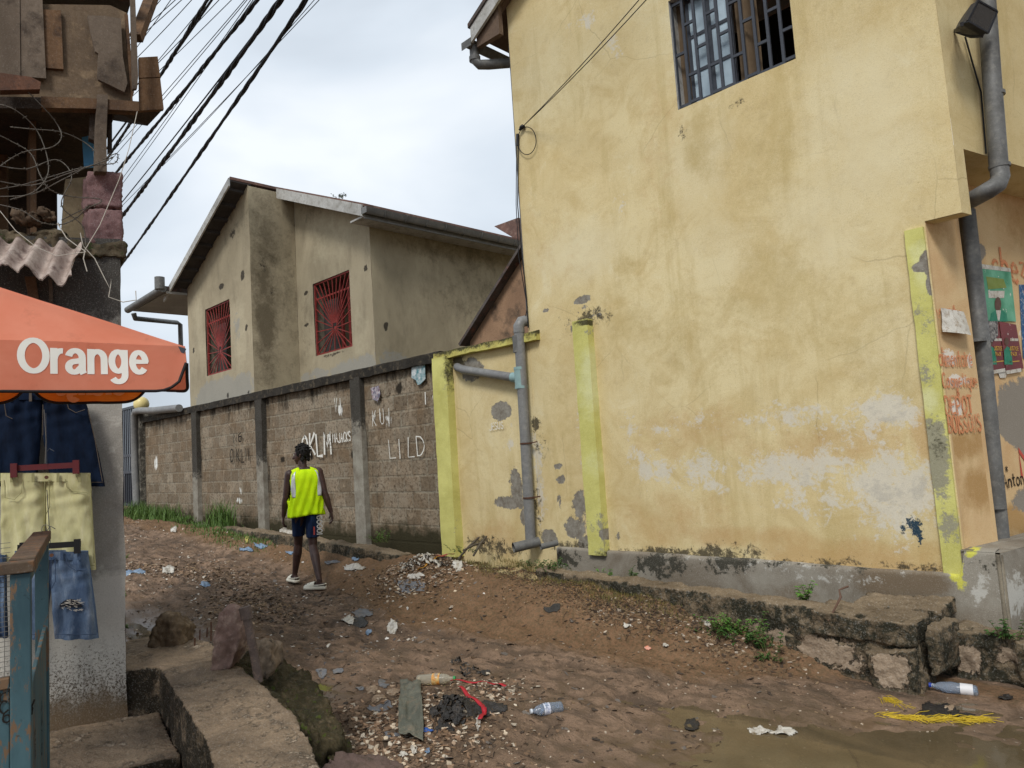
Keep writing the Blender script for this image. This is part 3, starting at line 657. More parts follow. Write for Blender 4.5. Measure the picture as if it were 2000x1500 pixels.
M_frost = g.fin(g.mix(g.rng(g.noise(3, 3, .5), .4, .6), C(188, 208, 220), C(150, 168, 180)), .3, g.bump(nn, .4, .004), 0, .5)
cs = MB(); x0, x1 = wx0 + bw * 1.0, wx0 + bw * 5.0
for (a, b_) in ((x0, x0 + .03), (x1 - .03, x1), ((x0 + x1) / 2 - .02, (x0 + x1) / 2 + .02)): cs.box((a, yg + .06, wz0), (b_, yg + .09, wz1))
for fr in (.0, .3, .62, .95): cs.box((x0 + .031, yg + .062, wz0 + fr * 1.02), (x1 - .031, yg + .088, wz0 + fr * 1.02 + .03))
cs.build('casement', M_blackmetal, win)
MB().box((x0 + .001, yg + .07, wz0 + .001), (x1 - .001, yg + .076, wz1 - .001)).build('pane', M_frost, win)
M_curt = plain('brown_curtain', C(112, 96, 78), .9, .05)
def curtain(xa, xb, y, z0, z1, name, mat, parent, seed=0, amp=.02):
    m = MB(); n = 60; xs_ = np.linspace(xa, xb, n); V = [(x, y + amp * sin(x * 70 + seed + 1.5 * sin(x * 23)) + .004 * sin(z * 9 + x * 30), z) for z in np.linspace(z0, z1, 8) for x in xs_]
    m.add(V, [(j * n + i, j * n + i + 1, (j + 1) * n + i + 1, (j + 1) * n + i) for j in range(7) for i in range(n - 1)], 0, True)
    return m.build(name, mat, parent)
curtain(wx0 + .0, wx0 + bw * 1.1, yg + .12, wz0, wz1, 'curtain', M_curt, win)
curtain(wx0 + bw * 5.1, wx0 + bw * 6.9, yg + .1, wz0, wz1, 'curtain', M_curt, win, 2)

# roof: sheets, barge board, soffit, eave gutter with its outlet pipe
rf = MB(); sl = .55; tn = lambda x: 6.38 + (x - XL) * sl
for (ya, yb_) in ((RY0, 16.2),):
    rf.prism([(XL - OV, ya, tn(XL - OV) + .10), (ridge_x, ya, tn(ridge_x) + .10), (ridge_x, ya, tn(ridge_x) + .15), (XL - OV, ya, tn(XL - OV) + .15)], (0, yb_ - ya, 0))
rf.prism([(ridge_x, RY0, tn(ridge_x) + .1), (7, RY0, tn(ridge_x) - 3), (7, RY0, tn(ridge_x) - 2.95), (ridge_x, RY0, tn(ridge_x) + .15)], (0, 11.2, 0))
roof = rf.build('roof', M_asb, YB)
MB().prism([(XL - OV + .02, RY0 + .02, tn(XL - OV + .02) - .08), (ridge_x, RY0 + .02, tn(ridge_x) - .08), (ridge_x, RY0 + .02, tn(ridge_x) + .096), (XL - OV + .02, RY0 + .02, tn(XL - OV + .02) + .096)], (0, .03, 0)).build('barge_board', M_whitetrim, roof)
M_soff = weathered('weathered_soffit_boards', C(120, 100, 84), C(96, 80, 68), C(140, 122, 104), 2, 50, .9, .3, streak=False)
sf = MB()
for k in range(2): sf.prism([(XL - OV + .04, RY0 + .053 + k * .08, tn(XL - OV + .04) - .02), (ridge_x, RY0 + .053 + k * .08, tn(ridge_x) - .02), (ridge_x, RY0 + .053 + k * .08, tn(ridge_x)), (XL - OV + .04, RY0 + .053 + k * .08, tn(XL - OV + .04))], (0, .074, 0))
sf.prism([(XL - OV + .04, 5.5, tn(XL - OV + .04) - .02), (XL - .01, 5.5, tn(XL) - .02), (XL - .01, 5.5, tn(XL)), (XL - OV + .04, 5.5, tn(XL - OV + .04))], (0, 10, 0))
sf.build('soffit', M_soff, roof)
MB().prism([(XL - OV + .05, 5.36, tn(XL - OV) - .12), (XL - .004, 5.36, tn(XL) - .36), (XL - .004, 5.36, tn(XL) - .022), (XL - OV + .05, 5.36, tn(XL - OV + .05) - .022)], (0, .06, 0)).build('eave_board', M_soff, roof)
gt = MB(); gy0 = 5.3
gp = [(-.075 + .15 * k / 8, -.0 - .075 * sin(pi * k / 8)) for k in range(9)]
gp2 = gp + [(x * .85, z * .85) for x, z in gp[::-1]]
gt.prism([(XL - OV - .06 + x, gy0, tn(XL - OV) - .02 + z) for x, z in gp2], (0, 11, 0))
gt.box((XL - OV - .14, gy0 - .004, tn(XL - OV) - .1), (XL - OV + .02, gy0, tn(XL - OV) - .01))
gt.build('gutter', M_pvc_dark, roof)
zg = tn(XL - OV) - .06
dp = MB(); q = [(XL - OV - .04, 5.4, zg), (XL - OV - .04, 5.4, zg - .16), (XL - OV, 5.43, zg - .22), (XL - OV + .08, 5.5, zg - .23), (XL - .12, 5.78, zg - .2), (XL - .07, 5.85, zg - .25), (XL - .07, 5.85, zg - .5)]
dp.tube(q, .055, 14); dp.tube([(XL - OV - .04, 5.4, zg - .12), (XL - OV - .04, 5.4, zg - .17)], .065, 14)
dp.tube([(XL - .06, 5.62, 6.0), (XL - .06, 5.62, 2.8)], .05, 12)
dp.build('downpipe', M_pvc_dark, YB)

# grey downpipe on the front with its branch
def pipeY(pts, r, y, mb, seg=16): mb.tube([onY(px, py, y) for px, py in pts], r, seg)
yp = WY - .075
dp = MB(); pipeY([(1014, 650), (1026, 860), (1037, 1062)], .056, yp, dp, 20)
top = onY(1014, 650, yp)
arcp = [top + [0, 0, .0], top + [0, .0, .07], top + [.015, .03, .12], top + [.03, .08, .13]]
dp.tube(arcp, .06, 20)
dpo = dp.build('downpipe', M_pvc, YB)
t_ = onY(1017, 738, yp); b = MB()
for (za, zb, rr) in ((-.1, .1, .066), (-.115, -.085, .069), (.085, .115, .069)): b.tube([t_ + [0, 0, za], t_ + [0, 0, zb]], rr, 20)
b.tube([t_, t_ + [-.12, 0, .02]], .055, 18); b.build('joint', M_pvc_teal, dpo)
b = MB(); b.tube([t_ + [-.12, 0, .02], onY(905, 722, yp), onY(895, 718, yp + .02), onY(893, 716, yp + .12)], .048, 18); b.build('branch_pipe', M_pvc, dpo)
for (px, py) in ((1027, 866), (1033, 972)):
    c_ = onY(px, py, yp); b = MB(); b.tube([c_ - [0, 0, .008], c_ + [0, 0, .008]], .062, 18); b.bar(c_ + [.05, .0, 0], c_ + [.12, .05, .01], .012, .012); b.build('clamp', M_rust, dpo)
c_ = onY(1013, 672, yp); MB().tube([c_ - [0, 0, .09], c_ + [0, 0, .09]], .064, 18).build('joint', M_pvc_dark, dpo)

# downpipe round the shop corner: upper run, elbow, lower run
dp = MB(); PU = P_up + SN * .10
up = [onP(px, py, PU, SN) for px, py in ((1921, -80), (1937, 150), (1950, 318))]
lowp = P_lo + S * (W_strip + .08) - SN * .06
low = [onP(px, py, lowp, SN) for px, py in ((1888, 412), (1920, 700), (1955, 1062))]
el = [onP(px, py, PU, SN) for px, py in ((1954, 345), (1948, 360), (1930, 372), (1905, 386))]
dp.tube(up + [el[0], el[1], el[2], el[3] * .5 + low[0] * .5 + [0, 0, .03], low[0] + [0, 0, .08], low[0]] + low[1:], [.058] * 12, 18)
dp2 = dp.build('downpipe', M_pvc_dark, YB)
for p in (onP(1942, 185, PU, SN), onP(1907, 665, lowp, SN), onP(1945, 990, lowp, SN), onP(1952, 325, PU, SN)):
    MB().tube([p - [0, 0, .012], p + [0, 0, .012]], .066, 18).build('clamp', M_pvc_dark, dp2)

# lettering painted on the strip and the postered wall
def sletters(text, px0, py0, size, wd, mat, p0, seed, pxr=None, parent=YB, name='lettering', slope=None):
    o = onP(px0, py0, p0, SN); fixw = None
    if pxr: fixw = float((onP(pxr, py0, p0, SN) - o) @ S)
    ex = S.copy()
    return letters(text, o, ex, np.array([0, 0, 1.0]), SN, size, wd, seed, fixw=fixw, pad=.008).build(name, mat, parent)
sletters('vente', 1828, 622, .11, .014, M_ostroke, P_lo, 1, 1882)
sletters('alimentaire', 1833, 715, .12, .013, M_ostroke, P_lo, 2, 1900)
sletters('Cosmetique', 1840, 757, .10, .013, M_ostroke, P_lo, 3, 1910)
sletters('&', 1868, 772, .045, .012, M_ostroke, P_lo, 4)
sletters('DEPOT', 1846, 808, .115, .018, M_ostroke, P_lo, 5, 1902)
sletters('BOISSONS', 1852, 846, .115, .016, M_ostroke, P_lo, 6, 1918)
sletters('chez', 1940, 545, .27, .034, M_ostroke, P_lo2, 7, 2010)
sletters('Anton', 1958, 953, .1, .013, M_kstroke, P_lo2, 8, 2002)
sletters('*', 1963, 925, .07, .008, M_kstroke, P_lo2, 9)
M_rstroke = plain('red_wall_paint', C(196, 92, 78), .8, .1)
sletters('N', 1994, 930, .2, .04, M_rstroke, P_lo2, 10, 2030)

# ================================================================== low yellow boundary wall and the block wall
BW = empty('block_wall', (-12, 5.6, .5), 'long grey concrete block wall with black-stained coping and pillars behind the walking person', 'wall')
YW = empty('yellow_boundary_wall', (-5.9, 5.6, .4), 'short yellow plastered wall with lime pillar between block wall and yellow building', 'wall')
xs = lines(-6.5, XL - .004, .03); zs = lines(-.1, 2.62, .03)
yw = grid_wall(xs, zs, WY + .012, None, .012, 9).build('wall', M_yel, YW); paint_yellow(yw, 3)
strip_box(-6.72, -6.46, .3, 2.64, WY - .1, 'pillar', M_lime, YW, {
    'pale': [(885, 850, 910, 950, .5)], 'grey': [(890, 1000, 925, 1060, .5), (870, 690, 900, 800, .4)], 'peel': [],
    'black': [(868, 688, 905, 760, .95), (885, 760, 905, 860, .6), (868, 684, 910, 700, 1.0)]}, th=.25, seed=5)
M_cop = weathered('black_stained_coping', C(52, 47, 40), C(36, 33, 28), C(96, 86, 70), 5, 60, .92, .5, .01)
M_copy = layered('yellow_coping', lambda g: g.mix(g.rng(g.noise(5, 6, .65), .35, .65), C(200, 194, 108), C(172, 160, 88)), [('black', C(34, 32, 24), .45, .2, 1.4, 9, 0)], bump=.4)
def coping(xa, xb, z0, z1, y0, y1, name, mat, parent, seed, attr=False):
    n = int((xb - xa) / .06); m = MB(); R_ = []
    for k in range(n + 1):
        x = xa + (xb - xa) * k / n; j = lambda s_: (fbm(x * 5, s_ * 3.1, 3, seed) - .5) * .03
        R_.append([(x, y0 + j(1), z0 + j(2)), (x, y0 + j(3), z1 + j(4)), (x, y0 + .05 + j(3), z1 + .012 + j(5)), (x, y1, z1), (x, y1, z0)])
    m.ring(R_, 0, False, True); o = m.build(name, mat, parent)
    if attr:
        a = verts(o); setattr_f(o, 'black', np.clip((a[:, 2] - z0) / (z1 - z0), 0, 1) * .75)
    return o
coping(-6.72, -5.02, 2.62, 2.70, WY - .07, WY + .16, 'coping', M_copy, YW, 3, True)
letters('JESUS', onY(957, 841, WY - .005), (1, 0, .05), (0, 0, 1), (0, -1, 0), .075, .009, 11, fixw=.23).build('lettering', M_wstroke, YW)
# brown lean-to gable standing behind that wall
LT = empty('lean_to_shed', (-5.8, 6.1, 0), 'brown plastered lean-to with dark sloping roof edge rising behind the yellow coping', 'shed')
M_brown = weathered('smoke_stained_plaster', C(164, 132, 104), C(132, 104, 82), C(84, 70, 58), 1.6, 60, .9, .2)
Pb = [onY(p[0], p[1], 5.8) for p in ((918, 667), (1018, 508), (1040, 640))]
Pb[2] = np.array([-5.19, 5.8, 2.0]); Pb[1] = np.array([-5.19, 5.8, Pb[0][2] + (Pb[1][2] - Pb[0][2]) * (Pb[0][0] + 5.19) / (Pb[0][0] - Pb[1][0])])
lw = MB(); lw.prism([np.array([Pb[0][0], 5.8, 0]), np.array([-5.19, 5.8, 0]), Pb[1], Pb[0]], (0, .12, 0)); lw.build('wall', M_brown, LT)
lw = MB(); dvec = Pb[1] - Pb[0]; dvec /= np.linalg.norm(dvec); nv = np.array([-dvec[2], 0, dvec[0]])
lw.prism([Pb[0] - dvec * .08, Pb[1], Pb[1] + nv * .035, Pb[0] - dvec * .08 + nv * .035], (0, 3, 0)); lo_ = lw.build('roof', M_asb, LT); lo_.location.y -= .12

def bbase(g):
    mpv = g.map(rot=(radians(-90), 0, 0))
    wob = g.mix(.015, mpv, g.n('TexNoise', {'Vector': g.co, 'Scale': 4.0, 'Detail': 5.0}).outputs['Color'])
    br = g.n('TexBrick', {'Vector': wob, 'Color1': C(154, 142, 124), 'Color2': C(116, 104, 88), 'Mortar': C(142, 134, 118), 'Scale': 1.0, 'Mortar Size': .015, 'Mortar Smooth': .3, 'Bias': .1, 'Brick Width': .31, 'Row Height': .205}, offset=.5)
    g._brick = br.outputs['Fac']
    c = g.mix(g.rng(g.noise(2.2, 7, .7, dist=.6), .42, .66, 0, .7), br.outputs['Color'], C(120, 98, 74))
    c = g.mix(g.rng(g.noise(26, 5, .7), .5, .62, 0, .75), c, C(84, 70, 55))
    c = g.mix(g.rng(g.noise(7, 6, .7, off=(5, 5, 5)), .56, .7, 0, .6), c, C(176, 158, 134))
    c = g.mix(g.rng(g.noise(11, 4, .6, off=(15, 5, 5)), .66, .72, 0, .8), c, C(60, 48, 38))
    return c
g = G('concrete_block_masonry'); col = bbase(g)
for (a_, c_, th, wd, amp, sc, st) in (('green', C(58, 54, 38), .5, .25, 1.6, 5, 0), ('black', C(50, 44, 36), .5, .2, 2.2, 7, 1), ('white', C(222, 222, 216), .5, .04, 1.0, 22, 1), ('cement', C(142, 134, 118), .5, .08, 1.1, 8, 0)):
    vv = g.map(scale=(1, 1, .2)) if st else None
    f = g.rng(g.math('MULTIPLY_ADD', g.math('SUBTRACT', g.noise(sc, 6, .7, vec=vv), .5), amp, g.attr(a_)), th - wd, th + wd)
    col = g.mix(f, col, c_)
M_block = g.fin(col, .93, g.bump(g.math('ADD', g.math('MULTIPLY', g._brick, -.9), g.math('ADD', g.noise(34, 6, .7), g.math('MULTIPLY', g.noise(6, 5, .7), .8))), .65, .014), 0, .15)
xs = lines(-17.4, -6.6, .05); zs = lines(-.1, 2.62, .04)
bwl = grid_wall(xs, zs, WY + .03, None, .02, 12).build('panel', M_block, BW)
a = verts(bwl); X_, Z_ = a[:, 0], a[:, 2]
edge = np.zeros_like(X_)
for xp in (-17.36, -14.2, -11.45, -8.5): edge = np.maximum(edge, .55 * np.exp(-((X_ - xp) / .28) ** 2))
blk = np.maximum(np.clip((Z_ - 2.25) / .4, 0, 1) * .62, edge * .9)
blk = np.maximum(blk, blobs(X_, Z_, [(590, 745, 625, 790, .6), (770, 750, 782, 768, 1.1), (848, 742, 858, 758, 1.1), (866, 762, 880, 800, .6), (545, 770, 560, 800, .5), (545, 894, 551, 902, 1.1), (603, 886, 608, 900, 1.0), (684, 880, 690, 893, 1.0), (446, 900, 449, 905, .9)], toworld=toY, wob=.04))
setattr_f(bwl, 'black', blk)
gb = np.interp(X_, [-17, -6], [.55, .36]); setattr_f(bwl, 'green', np.clip((gb + .34 - Z_) / .34, 0, 1.1) * .9 + .35 * np.exp(-((X_ + 7.2) / .9) ** 2) * np.clip((1.1 - Z_), 0, 1))
setattr_f(bwl, 'white', blobs(X_, Z_, [(655, 785, 667, 815, .62), (728, 770, 742, 800, .5), (722, 800, 730, 830, .55), (745, 800, 765, 840, .5), (820, 770, 840, 790, .45), (834, 765, 846, 785, .5), (822, 785, 834, 800, .45), (455, 970, 476, 985, .5), (460, 950, 475, 970, .45), (298, 888, 306, 920, .6), (736, 790, 742, 830, .5)], toworld=toY, wob=.03))
setattr_f(bwl, 'cement', blobs(X_, Z_, [(630, 770, 680, 790, .5), (310, 820, 340, 840, .4), (420, 790, 470, 810, .4), (560, 850, 690, 880, .35), (710, 1000, 880, 1040, .3)], toworld=toY, wob=.1))
M_post = layered('concrete_post', lambda g: g.mix(g.rng(g.noise(6, 6, .68), .35, .65), C(150, 146, 134), C(116, 108, 96)), [('black', C(40, 36, 31), .5, .16, 1.2, 11, 0)], bump=.5)
for k, xp in enumerate((-14.2, -11.45, -8.5)):
    po = strip_box(xp - .12, xp + .12, .3, 2.62, WY - .05, 'pillar', M_post, BW, {}, th=.25, seed=20 + k, edge=.006)
    a = verts(po); cut = (1.35, 1.55, 1.95)[k]; n_ = fbm(a[:, 0] * 7, a[:, 2] * 7, 3, k)
    setattr_f(po, 'black', np.clip((a[:, 2] - cut) / .5 + .5, 0.1, 1.1) * (.75 + .4 * n_))
po = strip_box(-17.55, -17.2, .3, 2.9, WY - .08, 'pillar', M_post, BW, {}, th=.4, seed=33, edge=.006); a = verts(po); setattr_f(po, 'black', np.full(len(a), .62))
coping(-17.4, -6.66, 2.60, 2.72, WY - .05, WY + .2, 'coping', M_cop, BW, 6)
wl = lambda text, px0, py0, size, wd, mat, seed, pxr=None, up=(0, 0, 1): letters(text, onY(px0, py0, WY + .0), (1, 0, 0), up, (0, -1, 0), size, wd, seed, jit=.045, fixw=(float(onY(pxr, py0, WY)[0] - onY(px0, py0, WY)[0]) if pxr else None)).build('lettering', mat, BW)
wl('OKLM', 591, 892, .31, .042, M_wstroke, 3, 652)
wl('JR MAJACKS TOO', 638, 866, .13, .018, M_wstroke, 4, 708)
wl('N6', 456, 864, .15, .025, M_kstroke, 5, 476)
wl('O KLM', 450, 903, .22, .026, M_kstroke, 6, 489)
wl('K U I', 728, 832, .2, .012, M_wstroke, 17, 764)
wl('I', 830, 788, .14, .02, M_wstroke, 18)
wl('V I', 654, 806, .2, .018, M_wstroke, 19, 668)
wl('LI LD', 762, 894, .24, .016, M_wstroke, 7, 836)

# ================================================================== drain kerb, broken slabs, masonry ledge
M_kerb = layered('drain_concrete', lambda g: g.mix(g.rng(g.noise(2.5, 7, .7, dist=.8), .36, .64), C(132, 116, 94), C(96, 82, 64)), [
    ('mold_shade', C(46, 44, 33), .5, .2, 1.7, 7, 0), ('plaster', C(150, 132, 112), .58, .05, 1.7, 5, 1.2)], bump=1.0, bd=.02, fine=50)
def conc_thing(name, mb, vox, amp, scale, seed, label, cat, group=None, top=None, mat=None, plist=(), parent=None, sm=1):
    o = mb.build(name, mat or M_kerb, None); voxel(o, vox * .8, 0); displace(o, amp * 1.1, scale, seed, 5); displace(o, amp * .5, scale * 5, seed + 3, 3)
    a = verts(o); nr = np.empty(len(a) * 3); o.data.vertices.foreach_get('normal', nr); nr = nr.reshape(-1, 3)
    setattr_f(o, 'mold_shade', np.where(nr[:, 2] > .5, .12, .58) + .3 * (fbm(a[:, 0] * 3, a[:, 2] * 5, 3, seed) - .5))
    pv = np.zeros(len(a))
    for (x, z, rx, rz) in plist: pv = np.maximum(pv, .9 * np.exp(-((a[:, 0] - x) / rx) ** 4 - ((a[:, 2] - z) / rz) ** 4))
    setattr_f(o, 'plaster', pv * (nr[:, 2] < .6))
    if parent: adopt(o, parent)
    else: tag(o, label, cat, group)
    return o
k = MB()
for i in range(25):
    xa = -4.75 + i * .13; xb = xa + .134; za, zb = kerbz(xa), kerbz(xb)
    yk = float(np.interp(xa, [-3, -2.2], [4.92, 4.87])); k.prism([(xa, yk, za - .6), (xb, yk, zb - .6), (xb, yk, zb), (xa, yk, za)], (0, .2, 0))
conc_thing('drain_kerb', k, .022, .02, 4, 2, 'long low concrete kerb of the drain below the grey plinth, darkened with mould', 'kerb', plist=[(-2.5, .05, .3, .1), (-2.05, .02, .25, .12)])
k = MB()
for i in range(30):
    xa = -11.6 + i * .16; xb = xa + .165; za, zb = kerbz(xa) - .03, kerbz(xb) - .03
    k.prism([(xa, 4.86, za - .5), (xb, 4.86, zb - .5), (xb, 4.86, zb), (xa, 4.86, za)], (0, .16, 0))
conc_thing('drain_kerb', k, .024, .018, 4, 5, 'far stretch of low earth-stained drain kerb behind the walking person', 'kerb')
# masonry body of the block: front course, pale corner stone, cover slabs
DB = empty('broken_drain_cover', (-1.8, 5.0, -.1), 'broken concrete drain end with cracked cover slabs and rubble front at the water', 'drain')
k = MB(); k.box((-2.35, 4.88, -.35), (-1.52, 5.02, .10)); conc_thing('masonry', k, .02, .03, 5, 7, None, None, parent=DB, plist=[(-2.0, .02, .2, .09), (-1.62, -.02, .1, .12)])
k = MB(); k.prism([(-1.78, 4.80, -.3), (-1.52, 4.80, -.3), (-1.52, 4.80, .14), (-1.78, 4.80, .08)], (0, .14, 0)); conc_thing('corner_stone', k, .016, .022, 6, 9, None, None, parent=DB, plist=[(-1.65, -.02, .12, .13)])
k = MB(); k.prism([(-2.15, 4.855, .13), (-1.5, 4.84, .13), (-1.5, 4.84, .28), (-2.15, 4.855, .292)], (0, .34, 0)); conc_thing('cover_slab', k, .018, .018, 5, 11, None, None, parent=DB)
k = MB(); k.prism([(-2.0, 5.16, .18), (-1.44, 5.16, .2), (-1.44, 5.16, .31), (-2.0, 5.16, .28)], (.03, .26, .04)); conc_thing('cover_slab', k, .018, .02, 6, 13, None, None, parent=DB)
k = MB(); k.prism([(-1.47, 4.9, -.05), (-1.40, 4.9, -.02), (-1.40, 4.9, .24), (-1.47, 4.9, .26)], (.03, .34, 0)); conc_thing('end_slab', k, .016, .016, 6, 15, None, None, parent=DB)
k = MB()
for i in range(9):
    xa = -1.62 + i * .11; k.box((xa, 5.22 + .02 * sin(i * 2.1), -.4), (xa + .12, 5.46, .17 + .015 * sin(i * 3.3)))
k.box((-.75, 5.3, -.4), (.2, 8.5, .17))
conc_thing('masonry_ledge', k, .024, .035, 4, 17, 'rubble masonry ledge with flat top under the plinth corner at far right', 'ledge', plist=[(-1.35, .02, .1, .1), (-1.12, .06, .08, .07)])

# iron reinforcing bar sticking out of the slab edge and wall weeds come later
b = MB(); q = [onY(1618, 1212, 4.86), onY(1636, 1178, 4.88), onY(1642, 1166, 4.9), onY(1639, 1152, 4.92), onY(1657, 1145, 4.93)]
b.tube(q, [.006, .007, .009, .006, .007], 7); tag(b.build('bent_stick', plain('dead_wood', C(108, 84, 70), .9)), 'thin bent stick leaning on the drain kerb against the grey plinth', 'stick')
# ================================================================== the house behind the wall
HS = empty('plastered_house', (-12, 8, .5), 'two-storey unpainted plaster house with pitched roof and red sunburst window grilles', 'house')
hb = lambda c1, c2, c3: (lambda g: g.mix(g.rng(g.noise(3.2, 6, .68, vec=g.map(scale=(1, 1, .35)), off=(3, 3, 3)), .5, .7, 0, .6), g.mix(g.rng(g.noise(.8, 7, .65, dist=.8), .36, .64), c1, c2), c3))
M_house = layered('bare_grey_tan_plaster', hb(C(174, 162, 136), C(152, 141, 117), C(126, 116, 96)), [
    ('pale', C(196, 186, 158), .5, .3, 1.0, 3, 0), ('cement', C(148, 146, 138), .5, .08, 1.2, 2.5, 0), ('dark', C(74, 64, 46), .55, .3, 1.1, 4, 0), ('black', C(40, 34, 28), .5, .08, .8, 9, -1)], bump=.35)
Y1, Y3, XA, XB, XD = 5.75, 6.65, -15.13, -12.19, -9.72
roofl = lambda x: 6.60 - .45 * (XB - x); roofr = lambda x: 6.60 - .405 * (x - XB)
def hpaint(o, Y, L_, crd=0, T=None):
    a = verts(o); U = a[:, crd]; Z_ = a[:, 2]; T = T or (lambda px, py: tuple(onY(px, py, Y)[[0, 2]]))
    for k in ('pale', 'cement', 'dark', 'black'): setattr_f(o, k, blobs(U, Z_, L_.get(k, []), toworld=T, seed=2, wob=.1))
def win_rect(p0, p1, Y): a = onY(*p0, Y); b = onY(*p1, Y); return a[0], b[0], b[2], a[2]
W1 = (-14.24, -13.11, 3.32, 4.66); W2 = (-11.60, -10.38, 3.40, 4.73)
def hw(x0, x1, Y, rooff, W, name='wall', seed=3):
    xs = lines(x0, x1, .06, W[:2] if W else ()); zs = lines(0, 6.7, .06, W[2:] if W else ())
    return grid_wall(xs, zs, Y, lambda x, z: z < rooff(x) + .02 and not (W and W[0] < x < W[1] and W[2] < z < W[3]), .014, seed).build(name, M_house, HS)
o = hw(XA, XB, Y1, roofl, W1); hpaint(o, Y1, {'pale': [(375, 560, 400, 700, .5), (455, 580, 480, 740, .55)], 'cement': [(372, 735, 500, 800, .85, 4), (455, 590, 470, 700, .5)],
    'dark': [(420, 380, 490, 480, .35)], 'black': [(447, 440, 462, 470, .55), (428, 553, 437, 566, 1.1), (470, 528, 477, 545, 1.0), (479, 632, 484, 645, 1.0), (376, 680, 380, 690, 1.0), (444, 770, 448, 778, .9), (482, 765, 486, 772, .9)]})
o = hw(XB, XD, Y3, roofr, W2); hpaint(o, Y3, {'pale': [(600, 400, 700, 520, .5), (690, 600, 720, 700, .45)], 'cement': [(640, 690, 760, 745, .8, 3), (585, 720, 640, 750, .75, 3)],
    'dark': [(580, 380, 640, 430, .4), (590, 560, 612, 720, .35)], 'black': [(709, 518, 715, 528, 1.1), (596, 568, 601, 578, 1.0), (595, 630, 602, 638, 1.0), (612, 690, 690, 697, .6)]})
ys = lines(Y1, Y3, .05); m = grid_wall(ys, lines(0, 6.58, .05), XB, None, .012, 4, 'x', False)
o = m.build('wall', M_house, HS); hpaint(o, 0, {'dark': [(490, 380, 545, 760, .8, 1), (500, 560, 540, 700, 1.0), (550, 400, 590, 740, .4), (520, 470, 545, 540, .6)], 'black': [(500, 480, 530, 540, .42), (524, 550, 538, 580, .5)], 'pale': [(505, 492, 518, 508, .7)]}, 1, lambda px, py: tuple(onX(px, py, XB)[[1, 2]]))
ys = lines(Y3, 13, .08); m = grid_wall(ys, lines(0, 5.36, .08), XD, None, .014, 5, 'x', False)
o = m.build('wall', M_house, HS); hpaint(o, 0, {'dark': [(780, 450, 1010, 520, .55), (840, 520, 1010, 640, .35)], 'black': [(750, 628, 758, 640, 1.2)], 'cement': [(730, 680, 800, 730, .6)]}, 1, lambda px, py: tuple(onX(px, py, XD)[[1, 2]]))
MB().box((XA, Y1 + .1, 0), (XA + .05, 13, 5.2)).build('wall', M_house, HS)
# rough reveal and sunburst window
def sunwin(W, Y, dark_right):
    x0, x1, z0, z1 = W; f = MB(); w_ = .03
    for (a, b_) in (((x0, Y + .02, z0), (x0 + w_, Y + .05, z1)), ((x1 - w_, Y + .02, z0), (x1, Y + .05, z1)), ((x0 + w_ + .001, Y + .021, z0), (x1 - w_ - .001, Y + .049, z0 + w_)), ((x0 + w_ + .001, Y + .021, z1 - w_), (x1 - w_ - .001, Y + .049, z1))): f.box(a, b_)
    win = f.build('window', M_red, HS)
    r = MB(); cx, cz = x0 + (x1 - x0) * .54, z0 + (z1 - z0) * .31
    P = [(x0, z) for z in np.linspace(z0, z1, 7)[:-1]] + [(x, z1) for x in np.linspace(x0, x1, 9)[:-1]] + [(x1, z) for z in np.linspace(z1, z0, 7)[:-1]] + [(x, z0) for x in np.linspace(x1, x0, 7)[:-1]]
    for k_, (x, z) in enumerate(P):
        sx_ = .10; r.bar((cx + (x - cx) * sx_, Y + .03 - .0004 * k_, cz + (z - cz) * sx_), (x, Y + .034, z), .016, .012, up=(0, 1, 0.01))
    r.tube([(cx, Y + .025, cz), (cx, Y + .04, cz)], .035, 12)
    r.bar((x0, Y + .045, z0 + .78 * (z1 - z0)), (x1, Y + .046, z0 + .78 * (z1 - z0)), .03, .012, up=(0, 1, .01))
    r.build('grille', M_red, win)
    rv = MB()
    for (a, b_) in (((x0 - .05, Y + .02, z0), (x0 - .002, Y + .3, z1)), ((x1 + .002, Y + .02, z0), (x1 + .05, Y + .3, z1)), ((x0 - .05, Y + .02, z0 - .05), (x1 + .05, Y + .3, z0 - .002)), ((x0 - .05, Y + .02, z1 + .002), (x1 + .05, Y + .3, z1 + .05))): rv.box(a, b_)
    rv.build('reveal', M_conc, win)
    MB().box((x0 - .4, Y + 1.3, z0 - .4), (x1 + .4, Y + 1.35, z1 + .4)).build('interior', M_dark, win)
    MB().box((x0 - .02, Y + .2, z0), (x0 + (x1 - x0) * .42, Y + .22, z0 + (z1 - z0) * .76)).build('shutter', weathered('dusty_board', C(84, 80, 76), C(64, 60, 58), None, 3, 40), win)
    if dark_right: MB().box((x0 + (x1 - x0) * .68, Y + .26, z0 + .02), (x1, Y + .27, z0 + (z1 - z0) * .98)).build('pane', plain('pale_glass', C(190, 200, 208), .2, .5), win)
    else:
        b = MB(); b.box((x0 + (x1 - x0) * .62, Y + .24, z0), (x0 + (x1 - x0) * .68, Y + .28, z1)); b.box((x0 + (x1 - x0) * .42, Y + .24, z0), (x0 + (x1 - x0) * .47, Y + .28, z1)); b.build('frame', M_red, win)
sunwin(W1, Y1, True); sunwin(W2, Y3, False)
rf = MB(); yf = 5.42; ye = 13.4; th = .05
rf.prism([(XB - 3.3, yf, roofl(XB - 3.3) + .03), (XB, yf, roofl(XB) + .03), (XB, yf, roofl(XB) + .08), (XB - 3.3, yf, roofl(XB - 3.3) + .08)], (0, ye - yf, 0))
yr = 6.28
rf.prism([(XB + .001, yr, roofr(XB) + .03), (XD + .42, yr, roofr(XD + .42) + .03), (XD + .42, yr, roofr(XD + .42) + .08), (XB + .001, yr, roofr(XB) + .08)], (0, ye - yr, 0))
